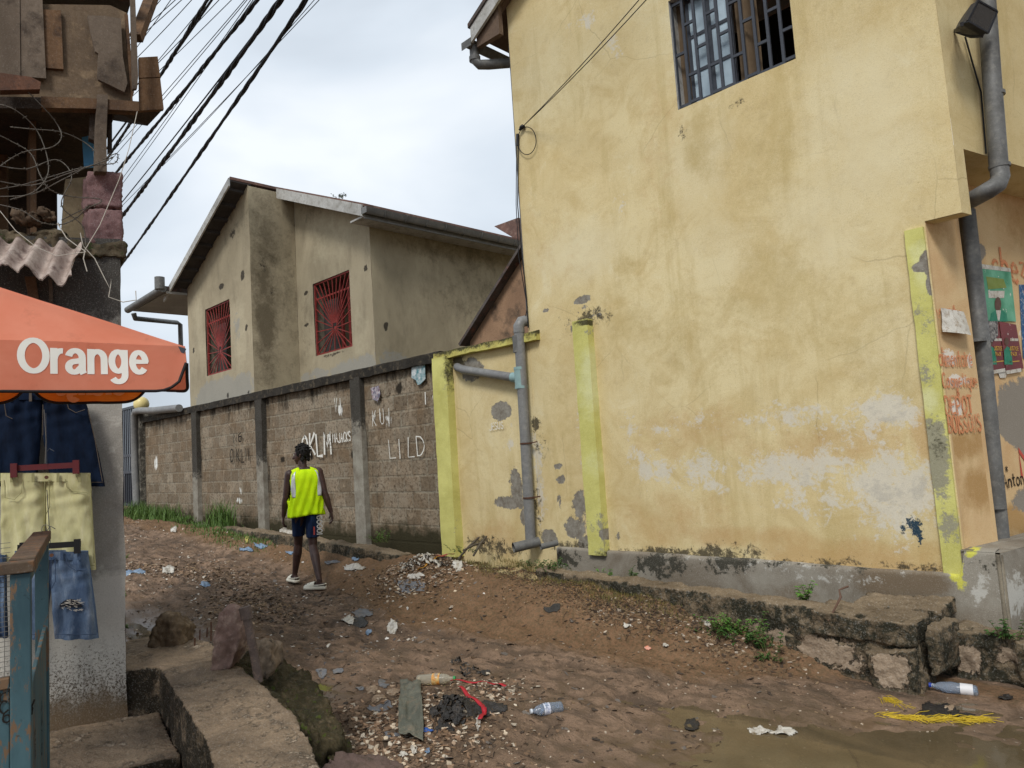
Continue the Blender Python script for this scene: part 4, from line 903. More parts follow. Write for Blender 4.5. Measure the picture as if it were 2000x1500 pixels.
M_rroof = weathered('rusty_roof_sheet', C(122, 92, 82), C(92, 74, 68), C(140, 116, 104), 3, 40, .85, .3)
hr = rf.build('roof', M_rroof, HS)
tr = MB()
tr.prism([(XB - 3.3, yf - .03, roofl(XB - 3.3) - .10), (XB, yf - .03, roofl(XB) - .10), (XB, yf - .03, roofl(XB) + .05), (XB - 3.3, yf - .03, roofl(XB - 3.3) + .05)], (0, .028, 0))
tr.build('barge_board', M_whitetrim, hr)
tr = MB(); tr.prism([(XB + .1, yr - .03, roofr(XB + .1) - .14), (XD + .40, yr - .03, roofr(XD + .40) - .14), (XD + .40, yr - .03, roofr(XD + .40) + .05), (XB + .1, yr - .03, roofr(XB + .1) + .05)], (0, .028, 0)); tr.build('barge_board', M_whitetrim, hr)
sf = MB(); M_dsoff = weathered('dark_soffit', C(74, 70, 68), C(58, 54, 52), None, 3, 40, .9, .1)
sf.prism([(XB - 3.25, yf, roofl(XB - 3.25) + .0), (XB - .01, yf, roofl(XB) + .0), (XB - .01, yf, roofl(XB) + .028), (XB - 3.25, yf, roofl(XB - 3.25) + .028)], (0, .4, 0))
for k in range(9):
    x = XB - .2 - k * .36; sf.prism([(x, yf + .001, roofl(x) - .05), (x + .05, yf + .001, roofl(x + .05) - .05), (x + .05, yf + .001, roofl(x + .05) - .001), (x, yf + .001, roofl(x) - .001)], (0, .32, 0))
sf.build('soffit', M_dsoff, hr)
gt = MB(); zg = roofr(XD + .42) + .0; xg = XD + .46
gp = [(-.07 + .14 * k / 8, -.10 * sin(pi * k / 8)) for k in range(9)]; gp2 = gp + [(x * .85, z * .85) for x, z in gp[::-1]]
gt.prism([(xg + x, yr - .02, zg + z) for x, z in gp2], (0, 7, 0)); gt.box((xg - .069, yr - .03, zg - .1), (xg + .069, yr - .022, zg + .0))
gu = gt.build('gutter', M_pvc, hr)
b = MB()
for k in range(16):
    y = yr + .35 + k * .42; b = MB()
    b.tube([(xg + x * 1.08, y, zg + z * 1.08) for x, z in gp], .009, 6); b.build('bracket', M_pvc_dark, gu)
MB().box((XD, yr + .01, zg - .13), (XD + .40, yr + 7, zg - .10)).build('soffit', M_whitetrim, hr)
MB().box((XD + .385, yr + .015, zg - .16), (XD + .405, yr + 7, zg + .02)).build('fascia', M_pvc, hr)
# porch roof on the left of the house
PR = empty('porch_roof', (-16, 6, 0), 'flat boarded porch roof with dark gutter and pipe sticking out left of the house', 'roof')
za = onY(258, 606, 5.3); xb_ = -15.14
MB().box((za[0], 5.32, za[2] - .02), (xb_, 7.4, za[2] + .03)).build('soffit', weathered('pale_soffit_boards', C(168, 166, 160), C(150, 148, 142), None, 3, 30, .8, .1), PR)
MB().box((za[0] - .02, 5.29, za[2] - .0), (xb_, 7.42, za[2] + .10)).build('roof_sheet', M_asb, PR).location.z = .032
b = MB(); b.tube([(za[0] - .1, 5.24, za[2] + .02), (xb_ + .05, 5.24, za[2] + .06)], .075, 12); b.tube([(xb_ + .0, 5.2, za[2] + .05), (xb_ + .0, 5.2, za[2] + .3)], .1, 10); b.build('gutter', M_pvc_dark, PR)
b = MB(); pp = [onY(261, 612, 5.24), onY(264, 622, 5.28), onY(345, 630, 6.6), onY(352, 634, 6.7), onY(354, 700, 6.7)]; b.tube(pp, .055, 12); b.build('downpipe', M_pvc_dark, PR)
MB().box((-15.5, 6.9, .5), (-15.14, 7.2, 5.0)).build('column', M_conc_dark, PR)
# grey house beyond the gate
NB = empty('far_house', (-19, 9, .5), 'dim grey-brown house seen in the gap behind the gate and the globe lamp', 'house')
b = MB(); b.box((-26, 8.0, 0), (-15.2, 12, 3.3)); b.build('wall', weathered('dim_plaster', C(126, 114, 98), C(104, 94, 82), C(84, 76, 66), 2, 30, .9, .2), NB)
b = MB()
for k in range(40): x = -17.5 + k * .06; b.box((x, 7.3, 2.75), (x + .018, 7.318, 3.25))
b.box((-17.6, 7.29, 3.26), (-15.0, 7.33, 3.3)); b.box((-17.6, 7.29, 2.70), (-15.0, 7.33, 2.74)); b.build('balcony_rail', M_blackmetal, NB)
MB().box((-17.6, 7.28, 2.45), (-15.0, 8.0, 2.68)).build('balcony', M_conc, NB)
# gate, globe lamp, corner pipe
GT = empty('iron_gate', (-18.3, 5.7, .6), 'dark iron bar gate at the far left end of the block wall', 'gate')
b = MB()
for k in range(14): x = -19.4 + k * .14; b.box((x, 5.7, .72), (x + .03, 5.73, 3.1))
for z in (.72, 1.5, 1.9, 3.05): b.box((-19.42, 5.69, z), (-17.56, 5.74, z + .06))
b.build('bars', M_blackmetal, GT); MB().box((-19.4, 5.745, .78), (-17.6, 5.75, 1.5)).build('panel', M_dark, GT)
GL = empty('globe_lamp', (-17.33, 5.5, 2.9), 'cream glass globe lamp on top of the corner pillar', 'lamp')
gc = onY(276, 789, 5.5); b = MB(); b.ball(gc, .165, u=20, v=12); b.build('globe', plain('cream_globe', C(226, 208, 142), .35, .4, var=.05), GL)
b = MB(); b.tube([gc - [0, 0, .24], gc - [0, 0, .14]], [.1, .07], 12); b.build('base', M_blackmetal, GL)
b = MB(); yq = 5.36; q = [onY(268, 1008, yq), onY(263, 900, yq), onY(262, 812, yq), onY(265, 804, yq), onY(272, 802, yq), onY(300, 802, yq), onY(350, 797, yq)]
b.tube(q, .075, 14); cp = b.build('drain_pipe', M_pvc); tag(cp, 'grey plastic pipe bending over the corner pillar beside the gate', 'pipe')
b = MB(); b.prism([onY(965, 442, 14), onY(1012, 425, 14), onY(1012, 470, 14)], (0, 4, 0)); ro_ = b.build('rusty_roof', M_rroof); tag(ro_, 'small rusty roof corner peeping over the house gutter beside the yellow building', 'roof')

# ================================================================== left building
l0 = onD(242, 1000, 3.95); T_ = dirz(115.3); NL = np.array([T_[1], -T_[0], 0])
Lp = lambda px, py, off=0.0: onP(px, py, l0 + NL * off, NL)
Lu = lambda p: (p - l0) @ T_
UZ = np.array([0, 0, 1.0])
BKD = dirz(9)
SH = empty('market_building', l0 * [1, 1, 0], 'grey concrete building with patched wooden upper storey at the left edge', 'building')
us = lines(-1.7, 0, .025); zs = lines(.05, 2.82, .025); m = MB(); n = len(us); U, Zg = np.meshgrid(us, zs)
dd = (fbm(U * 3, Zg * 3, 4, 2) - .5) * .02; rnd_ = (fbm(Zg * 5, U * 0, 3, 6) - .5) * .015 * np.where(U > -.03, 1, 0)
V = l0[None, None] * [1, 1, 0] + (U + rnd_)[..., None] * T_ + Zg[..., None] * UZ + dd[..., None] * NL
m.add(V.reshape(-1, 3), [(j * n + i, j * n + i + 1, (j + 1) * n + i + 1, (j + 1) * n + i) for j in range(len(zs) - 1) for i in range(n - 1)], 0, True)
for (ua, ub) in ((-.012, 0),): m.prism([l0 * [1, 1, 0] + UZ * z + BKD * .004 for z in ()] or [l0 * [1, 1, 0] + BKD * .006 + UZ * .05, l0 * [1, 1, 0] + BKD * 4 + UZ * .05, l0 * [1, 1, 0] + BKD * 4 + UZ * 2.82, l0 * [1, 1, 0] + BKD * .006 + UZ * 2.82], -T_ * .1)
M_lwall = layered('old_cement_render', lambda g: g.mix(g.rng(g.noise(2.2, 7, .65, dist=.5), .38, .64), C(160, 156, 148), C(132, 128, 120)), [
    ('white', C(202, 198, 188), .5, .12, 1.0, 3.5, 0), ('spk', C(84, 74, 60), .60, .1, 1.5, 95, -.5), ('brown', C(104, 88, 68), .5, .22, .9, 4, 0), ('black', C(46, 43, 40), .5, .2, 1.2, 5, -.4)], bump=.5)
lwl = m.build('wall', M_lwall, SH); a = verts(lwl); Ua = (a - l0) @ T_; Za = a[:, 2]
TL = lambda px, py: (float(Lu(Lp(px, py))), float(Lp(px, py)[2]))
zy = lambda y: TL(200, y)[1]
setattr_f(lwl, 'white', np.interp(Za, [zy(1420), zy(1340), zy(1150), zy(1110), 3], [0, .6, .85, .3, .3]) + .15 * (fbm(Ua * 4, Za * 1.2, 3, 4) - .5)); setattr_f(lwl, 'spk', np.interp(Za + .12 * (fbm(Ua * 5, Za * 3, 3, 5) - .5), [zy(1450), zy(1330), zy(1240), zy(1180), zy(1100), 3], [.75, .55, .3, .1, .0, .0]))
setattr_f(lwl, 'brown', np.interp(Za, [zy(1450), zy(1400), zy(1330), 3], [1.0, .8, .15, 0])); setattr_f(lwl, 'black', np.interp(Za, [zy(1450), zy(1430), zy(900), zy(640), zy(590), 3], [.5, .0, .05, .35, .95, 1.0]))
M_pink = layered('pinkish_block', lambda g: g.mix(g.rng(g.noise(5, 6, .7), .35, .65), C(136, 106, 104), C(104, 78, 78)), [], bump=.9)
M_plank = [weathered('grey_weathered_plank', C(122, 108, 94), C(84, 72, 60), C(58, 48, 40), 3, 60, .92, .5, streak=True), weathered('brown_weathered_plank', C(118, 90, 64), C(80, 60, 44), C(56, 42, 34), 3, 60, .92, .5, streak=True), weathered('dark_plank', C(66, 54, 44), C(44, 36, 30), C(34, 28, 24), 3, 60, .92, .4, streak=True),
           weathered('plywood_sheet', C(112, 94, 74), C(84, 70, 56), C(132, 112, 88), 4, 70, .92, .3)]
def lbox(px0, py0, px1, py1, off, th, name, mat, parent=SH, vox=.012, amp=.012, seed=1):
    a = Lp(px0, py1, off); b_ = Lp(px1, py1, off); c_ = Lp(px0, py0, off); u = (b_ - a) @ T_; h = c_[2] - a[2]
    m = MB(); m.obox(a, T_ * u, BKD * th, UZ * h); return rocky(m, name, mat, parent, vox, amp, 9, seed)
lbox(172, 405, 242, 476, .0, .3, 'pier_block', M_pink, seed=2, amp=.014); lbox(170, 334, 240, 403, .0, .3, 'pier_block', M_pink, seed=3, amp=.014)
lbox(130, 470, 246, 500, .02, .3, 'ledge', M_conc_dark, seed=4, amp=.02)
lbox(-200, 440, 135, 500, .01, .3, 'ledge', M_conc_dark, seed=5, amp=.03)
def lpoly(pts, off, th, name, mat, parent=SH, tilt=0.0):
    P = [Lp(x, y, off + tilt * (i % 2)) for i, (x, y) in enumerate(pts)]
    m = MB(); m.prism(P, BKD * th); o = m.build(name, mat, parent); return o
lpoly([(-200, 5), (80, 8), (215, 10), (247, 25), (260, 205), (170, 200), (0, 192), (-200, 190)][::-1], .03, .02, 'board', M_plank[3])
lpoly([(-40, -40), (38, -40), (40, 148), (-40, 146)][::-1], .075, .025, 'board', M_plank[0]); lpoly([(39, -40), (81, -40), (90, 153), (41, 149)][::-1], .07, .025, 'board', M_plank[0])
lpoly([(83, 18), (119, 20), (124, 135), (88, 132)][::-1], .055, .022, 'board', M_plank[1])
lpoly([(171, 30), (205, 31), (236, 36), (240, 110), (249, 162), (243, 180), (215, 166), (192, 155), (190, 148), (192, 104), (186, 100), (178, 66)][::-1], .075, .022, 'board', M_plank[0])
lpoly([(244, 26), (250, 28), (262, 180), (256, 200)][::-1], .05, .02, 'board', M_plank[1])
lpoly([(255, -10), (264, -10), (270, 148), (268, 172), (259, 174)][::-1], .12, .03, 'board', M_plank[0])
lpoly([(80, 188), (180, 192), (272, 198), (272, 217), (180, 212), (80, 210)][::-1], .06, .06, 'beam', M_plank[1])
lpoly([(-200, 185), (82, 190), (82, 212), (-200, 208)][::-1], .05, .06, 'beam', M_plank[2])
lpoly([(0, 142), (60, 150), (80, 160), (78, 174), (0, 176)][::-1], .16, .06, 'beam', M_rust)
lpoly([(271, 112), (308, 110), (313, 150), (272, 152)][::-1], .0, .03, 'beam', M_plank[1]); lpoly([(272, 154), (313, 152), (320, 213), (273, 216)][::-1], .002, .03, 'beam', M_plank[1])
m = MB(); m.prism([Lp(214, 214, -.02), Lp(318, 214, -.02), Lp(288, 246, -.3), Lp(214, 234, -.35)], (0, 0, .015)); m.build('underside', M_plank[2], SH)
m = MB(); m.bar(Lp(266, 75, -.05), Lp(306, -30, -.4), .06, .05); m.build('beam', M_plank[1], SH)
lpoly([(190, 184), (211, 185), (208, 262), (209, 335), (185, 334), (187, 250)][::-1], .07, .07, 'post', M_plank[0])
lpoly([(177, 192), (190, 195), (186, 275), (174, 270)][::-1], .0, .05, 'post', M_plank[2]); lpoly([(212, 215), (219, 215), (219, 292), (211, 298)][::-1], -.05, .04, 'post', M_plank[2])
# recess behind: ceiling, back, props
bk = l0 * [1, 1, 0] + BKD * 1.6
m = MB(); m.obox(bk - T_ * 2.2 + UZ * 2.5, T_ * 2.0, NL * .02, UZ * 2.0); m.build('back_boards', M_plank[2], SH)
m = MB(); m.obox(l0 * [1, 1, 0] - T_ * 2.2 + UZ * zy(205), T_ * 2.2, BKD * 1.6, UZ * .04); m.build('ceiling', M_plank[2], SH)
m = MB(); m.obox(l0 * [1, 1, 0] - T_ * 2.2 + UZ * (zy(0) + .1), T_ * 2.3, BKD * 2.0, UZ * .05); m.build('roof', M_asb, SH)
m = MB(); m.obox(l0 * [1, 1, 0] - T_ * .42 + BKD * .9 + UZ * 2.7, T_ * .03, -BKD * .6, UZ * .95); m.obox(l0 * [1, 1, 0] - T_ * .9 + BKD * .7 + UZ * 2.7, T_ * .14, NL * .03, UZ * .95)
m.obox(l0 * [1, 1, 0] - T_ * .62 + BKD * .9 + UZ * 2.7, T_ * .1, NL * .03, UZ * .95); m.build('partition', M_plank[1], SH)
m = MB(); m.prism([Lp(128, 350, -.2), Lp(172, 345, -.2), Lp(172, 470, -.2), Lp(120, 470, -.2)][::-1], BKD * .1); m.build('partition', weathered('tan_render', C(128, 114, 88), C(104, 90, 70), None, 3, 50), SH)
m = MB(); m.prism([Lp(160, 268, -.4), Lp(186, 262, -.4), Lp(182, 300, -.4), Lp(186, 326, -.4), Lp(164, 328, -.4)][::-1], -NL * .01); tp = m.build('tarpaulin', plain('blue_tarpaulin', C(86, 150, 196), .5)); tag(tp, 'scrap of bright blue tarpaulin in the gap beside the wooden post', 'tarpaulin')
# rubble on the ledge
rr = random.Random(4)
for k in range(3):
    c_ = Lp(40 + k * 26, 428 + rr.uniform(-6, 4), -.02); m = MB(); m.box(c_ - .03, c_ + np.array([.05, .02 + .03 * rr.random(), .03])); rb = rocky(m, 'rubble_lump', weathered('clay_lump', C(98, 80, 62), C(66, 54, 44), None, 8, 60) if k == 0 else bpy.data.materials['clay_lump'], None, .008, .03, 16, k)
    tag(rb, 'lump of broken brick lying on the ledge under the wooden upper storey', 'rubble', 'brick lumps on the left ledge')
# corrugated sheet
m = MB(); ns, nh = 110, 12; A0 = Lp(-60, 462, .05); A1 = Lp(160, 480, .05); V = []
for j in range(nh):
    t = j / (nh - 1)
    for i in range(ns):
        s = i / (ns - 1); p = A0 + (A1 - A0) * s + NL * (.26 * t) - UZ * (.235 * t + .03 * sin(s * 9) * t)
        p = p + (NL * .7 + UZ * .7) * .026 * sin(2 * pi * s * 5.2) + UZ * (.012 * (fbm(s * 30, 0, 3, 5) - .5) * 2 * (j == nh - 1)); V.append(p + T_ * (.012 * sin(t * 7) * (i == ns - 1)))
o_ = len(V); V2 = [p - (NL * .7 + UZ * .7) * .007 for p in V]
fs = [(j * ns + i, j * ns + i + 1, (j + 1) * ns + i + 1, (j + 1) * ns + i) for j in range(nh - 1) for i in range(ns - 1)]
m.add(V + V2, [f[::-1] for f in fs] + [tuple(o_ + q for q in f) for f in fs] + [((nh - 1) * ns + i, (nh - 1) * ns + i + 1, o_ + (nh - 1) * ns + i + 1, o_ + (nh - 1) * ns + i) for i in range(ns - 1)], 0, True)
M_corr = weathered('limewashed_fibre_sheet', C(184, 170, 160), C(150, 132, 122), C(104, 84, 78), 7, 60, .9, .5, .006)
cs_ = m.build('corrugated_sheet', M_corr, None); tag(cs_, 'broken whitish corrugated sheet jutting out above the umbrella', 'roof sheet')
lpoly([(95, 545), (102, 545), (104, 600), (97, 600)], .02, .02, 'prop', M_plank[0]); lpoly([(48, 540), (70, 540), (78, 600), (60, 600)], .02, .02, 'prop', M_plank[1])

# barbed wire
M_barb = plain('weathered_barbed_wire', C(92, 86, 78), .6, .4, .3)
def barbed(pts, off, label, seed, r=.0028):
    P = [np.array(Lp(x, y, off + .04 * sin(i * 1.7 + seed))) for i, (x, y) in enumerate(pts)]
    Q = []                                                        # Catmull-Rom
    for i in range(len(P) - 1):
        p0, p1, p2, p3 = P[max(i - 1, 0)], P[i], P[i + 1], P[min(i + 2, len(P) - 1)]
        for t in np.linspace(0, 1, 9)[:-1]: Q.append(.5 * ((2 * p1) + (p2 - p0) * t + (2 * p0 - 5 * p1 + 4 * p2 - p3) * t * t + (3 * p1 - p0 - 3 * p2 + p3) * t ** 3))
    Q.append(P[-1]); m = MB(); m.tube(Q, r, 6); rn = random.Random(seed)
    for i in range(2, len(Q) - 2, 3):
        d = np.array([rn.uniform(-1, 1) for _ in range(3)]); d /= np.linalg.norm(d); m.tube([Q[i] - d * .013, Q[i] + d * .013], .0016, 4); d2 = np.cross(d, (.3, .5, .8)); m.tube([Q[i] - d2 * .012, Q[i] + d2 * .012], .0016, 4)
    tag(m.build('barbed_wire', M_barb), label, 'barbed wire')
barbed([(40, 165), (80, 205), (110, 240), (120, 268), (100, 288), (50, 296), (18, 312), (-20, 340)], .1, 'barbed wire strand making a big loop under the wooden boards', 1)
barbed([(-20, 255), (20, 275), (60, 300), (80, 345), (100, 372), (140, 384), (190, 388), (195, 396), (160, 410), (120, 430)], .08, 'barbed wire strand crossing down toward the pink blocks', 2)
barbed([(-20, 372), (40, 362), (100, 345), (150, 330), (190, 322), (225, 318), (228, 300), (200, 312)], .1, 'barbed wire strand running level to the foot of the wooden post', 3)
barbed([(-20, 384), (60, 380), (120, 352), (170, 326)], .14, 'lower barbed wire strand just above the broken ledge', 4)
barbed([(-20, 396), (40, 410), (80, 434), (120, 438), (150, 425), (175, 400)], .12, 'sagging barbed wire strand in front of the broken ledge', 5)
barbed([(20, 248), (60, 252), (120, 258), (165, 278), (190, 300)], .05, 'thin barbed wire strand high in the dark opening', 6)
barbed([(-20, 200), (30, 215), (75, 260), (95, 330), (70, 372), (20, 390)], .16, 'wide barbed wire curl in front of the dark opening at the far left', 7)
barbed([(-20, 320), (50, 330), (110, 312), (140, 345), (120, 400), (160, 440), (168, 480)], .12, 'barbed wire strand dropping past the pink blocks to the corrugated sheet', 8)
barbed([(-20, 350), (60, 362), (130, 340), (200, 316), (222, 306)], .18, 'foremost barbed wire strand tied near the foot of the wooden post', 9)
def string(pts, off, label, cat, mat, r=.002, name='string'):
    P = [Lp(x, y, off) if len((x, y)) == 2 else 0 for x, y in pts]; m = MB(); m.tube(P, r, 6); tag(m.build(name, mat), label, cat)
M_str = plain('white_cord', C(196, 190, 178), .8)
string([(268, 218), (252, 290), (233, 350), (195, 440), (166, 488)], .13, 'white cord tied from the wooden box down to the corrugated sheet', 'cord', M_str)
string([(0, 412), (30, 450), (70, 482), (110, 500), (168, 492)], .2, 'white cord drooping across the corrugated sheet', 'cord', M_str)
string([(112, 436), (130, 465), (150, 480), (166, 490), (163, 505), (170, 530)], .17, 'knotted white cord hanging at the corner of the corrugated sheet', 'cord', M_str, .003)
string([(157, 455), (162, 480), (185, 505), (205, 545), (215, 565), (218, 545), (212, 580), (240, 590), (266, 586), (265, 568)], .06, 'pale wire curling out from the grey wall with a small plug on its end', 'wire', M_str, .0028, 'dangling_wire')

# ================================================================== concrete slab, step, stones
M_slabw = layered('worn_slab_concrete', lambda g: g.mix(g.rng(g.noise(3, 7, .7, dist=.8), .36, .64), C(146, 127, 104), C(100, 87, 72)), [('mold_shade', C(50, 44, 34), .5, .2, 1.5, 8, 0), ('plaster', C(164, 148, 128), .58, .05, 1.7, 5, .6)], bump=1.0, bd=.02, fine=70)
def zpoly(pts, z, zb, name, label, cat, mat, vox, amp, scale, seed, parent=None, sm=1):
    m = MB(); m.prism([onZ(x, y, z) for x, y in pts][::-1], (0, 0, zb - z)); o = rocky(m, name, mat, None, vox, amp, scale, seed, sm)
    if mat is M_slabw:
        a = verts(o); nr = np.empty(len(a) * 3); o.data.vertices.foreach_get('normal', nr); nr = nr.reshape(-1, 3); setattr_f(o, 'mold_shade', np.where(nr[:, 2] > .5, .16, .74)); setattr_f(o, 'plaster', np.where(nr[:, 2] > .5, .3, 0))  # damp dirt on the sides, darkened further with painted shade of the sunken corner
    if parent: adopt(o, parent)
    else: tag(o, label, cat)
    return o
M_slab = weathered('worn_concrete_slab', C(146, 126, 104), C(118, 100, 82), C(92, 78, 64), 3.0, 85, .9, .9, .016)
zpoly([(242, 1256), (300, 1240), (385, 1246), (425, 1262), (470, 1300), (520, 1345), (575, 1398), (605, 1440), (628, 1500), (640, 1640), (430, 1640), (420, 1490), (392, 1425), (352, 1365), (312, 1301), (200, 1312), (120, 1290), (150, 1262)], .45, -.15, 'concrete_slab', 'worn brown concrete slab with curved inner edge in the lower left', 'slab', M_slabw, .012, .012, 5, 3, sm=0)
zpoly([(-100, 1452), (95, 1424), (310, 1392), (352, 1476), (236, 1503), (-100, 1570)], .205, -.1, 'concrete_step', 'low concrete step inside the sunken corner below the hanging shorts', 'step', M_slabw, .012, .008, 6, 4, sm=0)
zpoly([(-100, 1400), (240, 1470), (470, 1500), (430, 1760), (-100, 1900)], .02, -.1, 'sunken_floor', 'dark sunken floor at the very bottom left', 'floor', M_conc_dark, .03, .01, 5, 4)
M_stone = weathered('red_brown_stone', C(146, 122, 110), C(104, 82, 74), C(166, 146, 132), 6, 60, .9, .6, .01)
M_stone2 = weathered('earthy_stone', C(116, 98, 76), C(84, 70, 54), C(140, 122, 98), 6, 60, .9, .7, .012)
def dstone(pts, dep, th, name, label, mat, vox=.012, amp=.02, scale=7, seed=1, cat='stone', ridged=False):
    P = [onD(x, y, dep) for x, y in pts]; m = MB(); c_ = sum(P) / len(P)
    P = [p - UZ * .05 * (p[2] < c_[2] - .3 * (max(q[2] for q in P) - c_[2])) for p in P]; P2 = [c_ + (p - c_) * .86 + _f * th - UZ * .02 for p in P]; P0 = [c_ + (p - c_) * .9 - _f * th * .25 - UZ * .02 for p in P]; n = len(P)
    m.ring([P0, P, P2], 0, False, True); o = rocky(m, name, mat, None, vox, amp, scale, seed, 0, ridged); tag(o, label, cat); return o
dslab = lambda px, py, z=.45: float((onZ(px, py, z) - [0, 0, CZ]) @ _f)
dstone([(413, 1306), (412, 1285), (420, 1250), (430, 1205), (446, 1180), (462, 1184), (470, 1200), (474, 1240), (462, 1270), (445, 1300)], dslab(432, 1306), .14, 'standing_stone', 'tall reddish stone standing upright on the slab edge beside the rusty pipe', M_stone, .012, .02, 6, 2)
dstone([(464, 1186), (474, 1190), (475, 1240), (470, 1248), (462, 1246)], dslab(450, 1290), .1, 'flat_stone', 'thin reddish stone sliver behind the tall standing stone', M_stone, .01, .01, 8, 3)
dstone([(292, 1260), (300, 1225), (316, 1196), (330, 1200), (345, 1206), (358, 1222), (360, 1240), (340, 1252), (318, 1262)], dslab(310, 1262), .16, 'broken_rock', 'jagged triangular brown rock at the far left of the slab', M_stone2, .012, .025, 7, 5)
dstone([(488, 1256), (520, 1250), (536, 1262), (538, 1285), (528, 1298), (500, 1296)], dslab(505, 1310), .15, 'concrete_chunk', 'small broken concrete chunk with pale flat top behind the rusty pipe', weathered('chunk_concrete', C(150, 130, 108), C(92, 80, 66), C(60, 54, 46), 9, 60, .9, .6), .012, .02, 9, 6, 'rubble')
M_rustd = weathered('dark_rusty_pipe', C(112, 98, 90), C(84, 72, 66), C(128, 108, 94), 12, 120, .8, .5, .004)
PP = empty('rusty_pipe', onZ(508, 1330, .45), 'rusty iron pipe with thick collar leaning in front of the standing stone', 'pipe')
pa, pb_ = onD(506, 1332, dslab(506, 1325)), onD(482, 1205, dslab(506, 1330) + .05)
m = MB(); m.tube([pa, (pa + pb_) / 2 + [0, 0, .01], pb_], .021, 14); m.build('tube', M_rustd, PP)
dpp = (pb_ - pa) / np.linalg.norm(pb_ - pa); m = MB(); m.tube([pb_ - dpp * .01, pb_ + dpp * .05], .03, 16); m.build('collar', M_rustd, PP)
M_moss = weathered('mossy_concrete', C(78, 68, 46), C(52, 50, 32), C(104, 90, 68), 6, 50, .95, .9, .02, spots=C(74, 84, 34))
zz_ = .36
def mossblock(pts, ztop, zb, name, label, seed, amp=.035, cat='rubble', mat=None):
    m = MB(); top = [onZ(x, y, z) for (x, y, z) in pts]; n = len(top); c_ = sum(top) / n
    bot = [np.array([*(c_[:2] + (p[:2] - c_[:2]) * 1.12), zb]) for p in top]; m.ring([bot[::-1], top[::-1]], 0, False, True)
    o = rocky(m, name, mat or M_moss, None, .016, amp, 7, seed, 0); tag(o, label, cat)
mossblock([(440, 1290, .46), (500, 1270, .46), (560, 1284, .40), (600, 1310, .34), (640, 1375, .28), (672, 1440, .2), (650, 1462, .2), (600, 1430, .34), (540, 1372, .38), (495, 1338, .42)], 0, -.12, 'mossy_block', 'big moss-covered broken concrete block between the slab and the road', 3)
mossblock([(640, 1440, .2), (682, 1450, .12), (690, 1480, .1), (640, 1490, .2)], 0, -.12, 'mossy_rock', 'small mossy rock at the lower end of the mossy block', 5, .02)
mossblock([(620, 1500, .3), (660, 1468, .28), (740, 1470, .22), (790, 1490, .16), (800, 1540, .16), (640, 1560, .3)], 0, -.12, 'grey_boulder', 'purple-grey boulder at the bottom edge below the litter heap', 9, .02, 'stone', weathered('purple_grey_stone', C(118, 98, 88), C(92, 76, 70), C(70, 62, 50), 5, 70, .9, .6))
for (x, y, h) in ((380, 1262, .06), (390, 1250, .08), (412, 1245, .12), (404, 1238, .05)):
    p = onZ(x, y, .45); m = MB(); m.tube([p - [0, 0, .02], p + [.01, 0, h * .8]], .0042, 7); tag(m.build('rebar_stub', M_rust), 'rusty bar stub sticking up from the slab near the jagged rock', 'rebar', 'rusty bar stubs in the slab')
# ================================================================== market umbrella
Uu = dirz(97); Un = np.array([Uu[1], -Uu[0], 0])                     # along the near edge; outward normal (towards the camera side)
uc = onD(363, 745, 2.75); uz0, uz1 = 1.80, onD(363, 676, 2.75)[2]
uc = np.array([uc[0], uc[1], 0]); UL = 1.9; UD = .62
UMB = empty('market_umbrella', uc - Uu * .95 - Un * .3, 'faded orange market umbrella with white lettering and black edging over the hanging clothes', 'umbrella')
def fab(name, c1, c2):
    g = G(name); n = g.noise(3, 6, .65, dist=.4); n2 = g.noise(600, 2, .5)
    c = g.mix(g.rng(n, .35, .65), c1, c2); c = g.mix(g.rng(g.noise(9, 6, .7), .55, .75, 0, .3), c, C(150, 84, 60))
    m_ = g.fin(c, .8, g.bump(g.math('ADD', n, g.math('MULTIPLY', n2, .25)), .25, .006), 0, .2)
    tr_ = g.n('BsdfTranslucent', {'Color': c}); mx_ = g.t.nodes.new('ShaderNodeMixShader'); mx_.inputs[0].default_value = .4
    g.t.links.new(g.b.outputs[0], mx_.inputs[1]); g.t.links.new(tr_.outputs[0], mx_.inputs[2]); g.t.links.new(mx_.outputs[0], g.out.inputs[0]); return m_
M_orange = fab('faded_orange_canvas', C(244, 160, 132), C(234, 142, 112)); M_orange2 = fab('bright_orange_canvas', C(244, 140, 50), C(226, 116, 36))
M_trim = plain('black_edging_tape', C(34, 30, 30), .7); M_lettw = plain('white_canvas_lettering', C(240, 236, 226), .75, .2, 0, .06, 12)
apex = uc - Uu * 1.0 - Un * UD / 2 + UZ * 2.36
def canopy():
    m = MB(); cor = [uc, uc - Uu * UL, uc - Uu * UL - Un * UD, uc - Un * UD]
    cor = [c_ + UZ * (uz1 if i in (0, 1) else uz1 + .07) for i, c_ in enumerate(cor)]
    for k in range(4):
        a, b_ = cor[k], cor[(k + 1) % 4]; n = 24; mm = 12; V = []
        for j in range(mm):
            t = j / (mm - 1)
            for i in range(n):
                s = i / (n - 1); p = (a * (1 - s) + b_ * s) * (1 - t) + apex * t; sag = -.035 * sin(pi * s) * (1 - t) * t * 3.0 + .006 * (fbm(s * 5, t * 4, 3, k) - .5); V.append(p + UZ * sag)
        m.add(V, [(j * n + i, j * n + i + 1, (j + 1) * n + i + 1, (j + 1) * n + i)[::-1] for j in range(mm - 1) for i in range(n - 1)], 0, True)
    return m, cor
cm_, cor = canopy(); cn = cm_.build('canopy', M_orange, UMB)
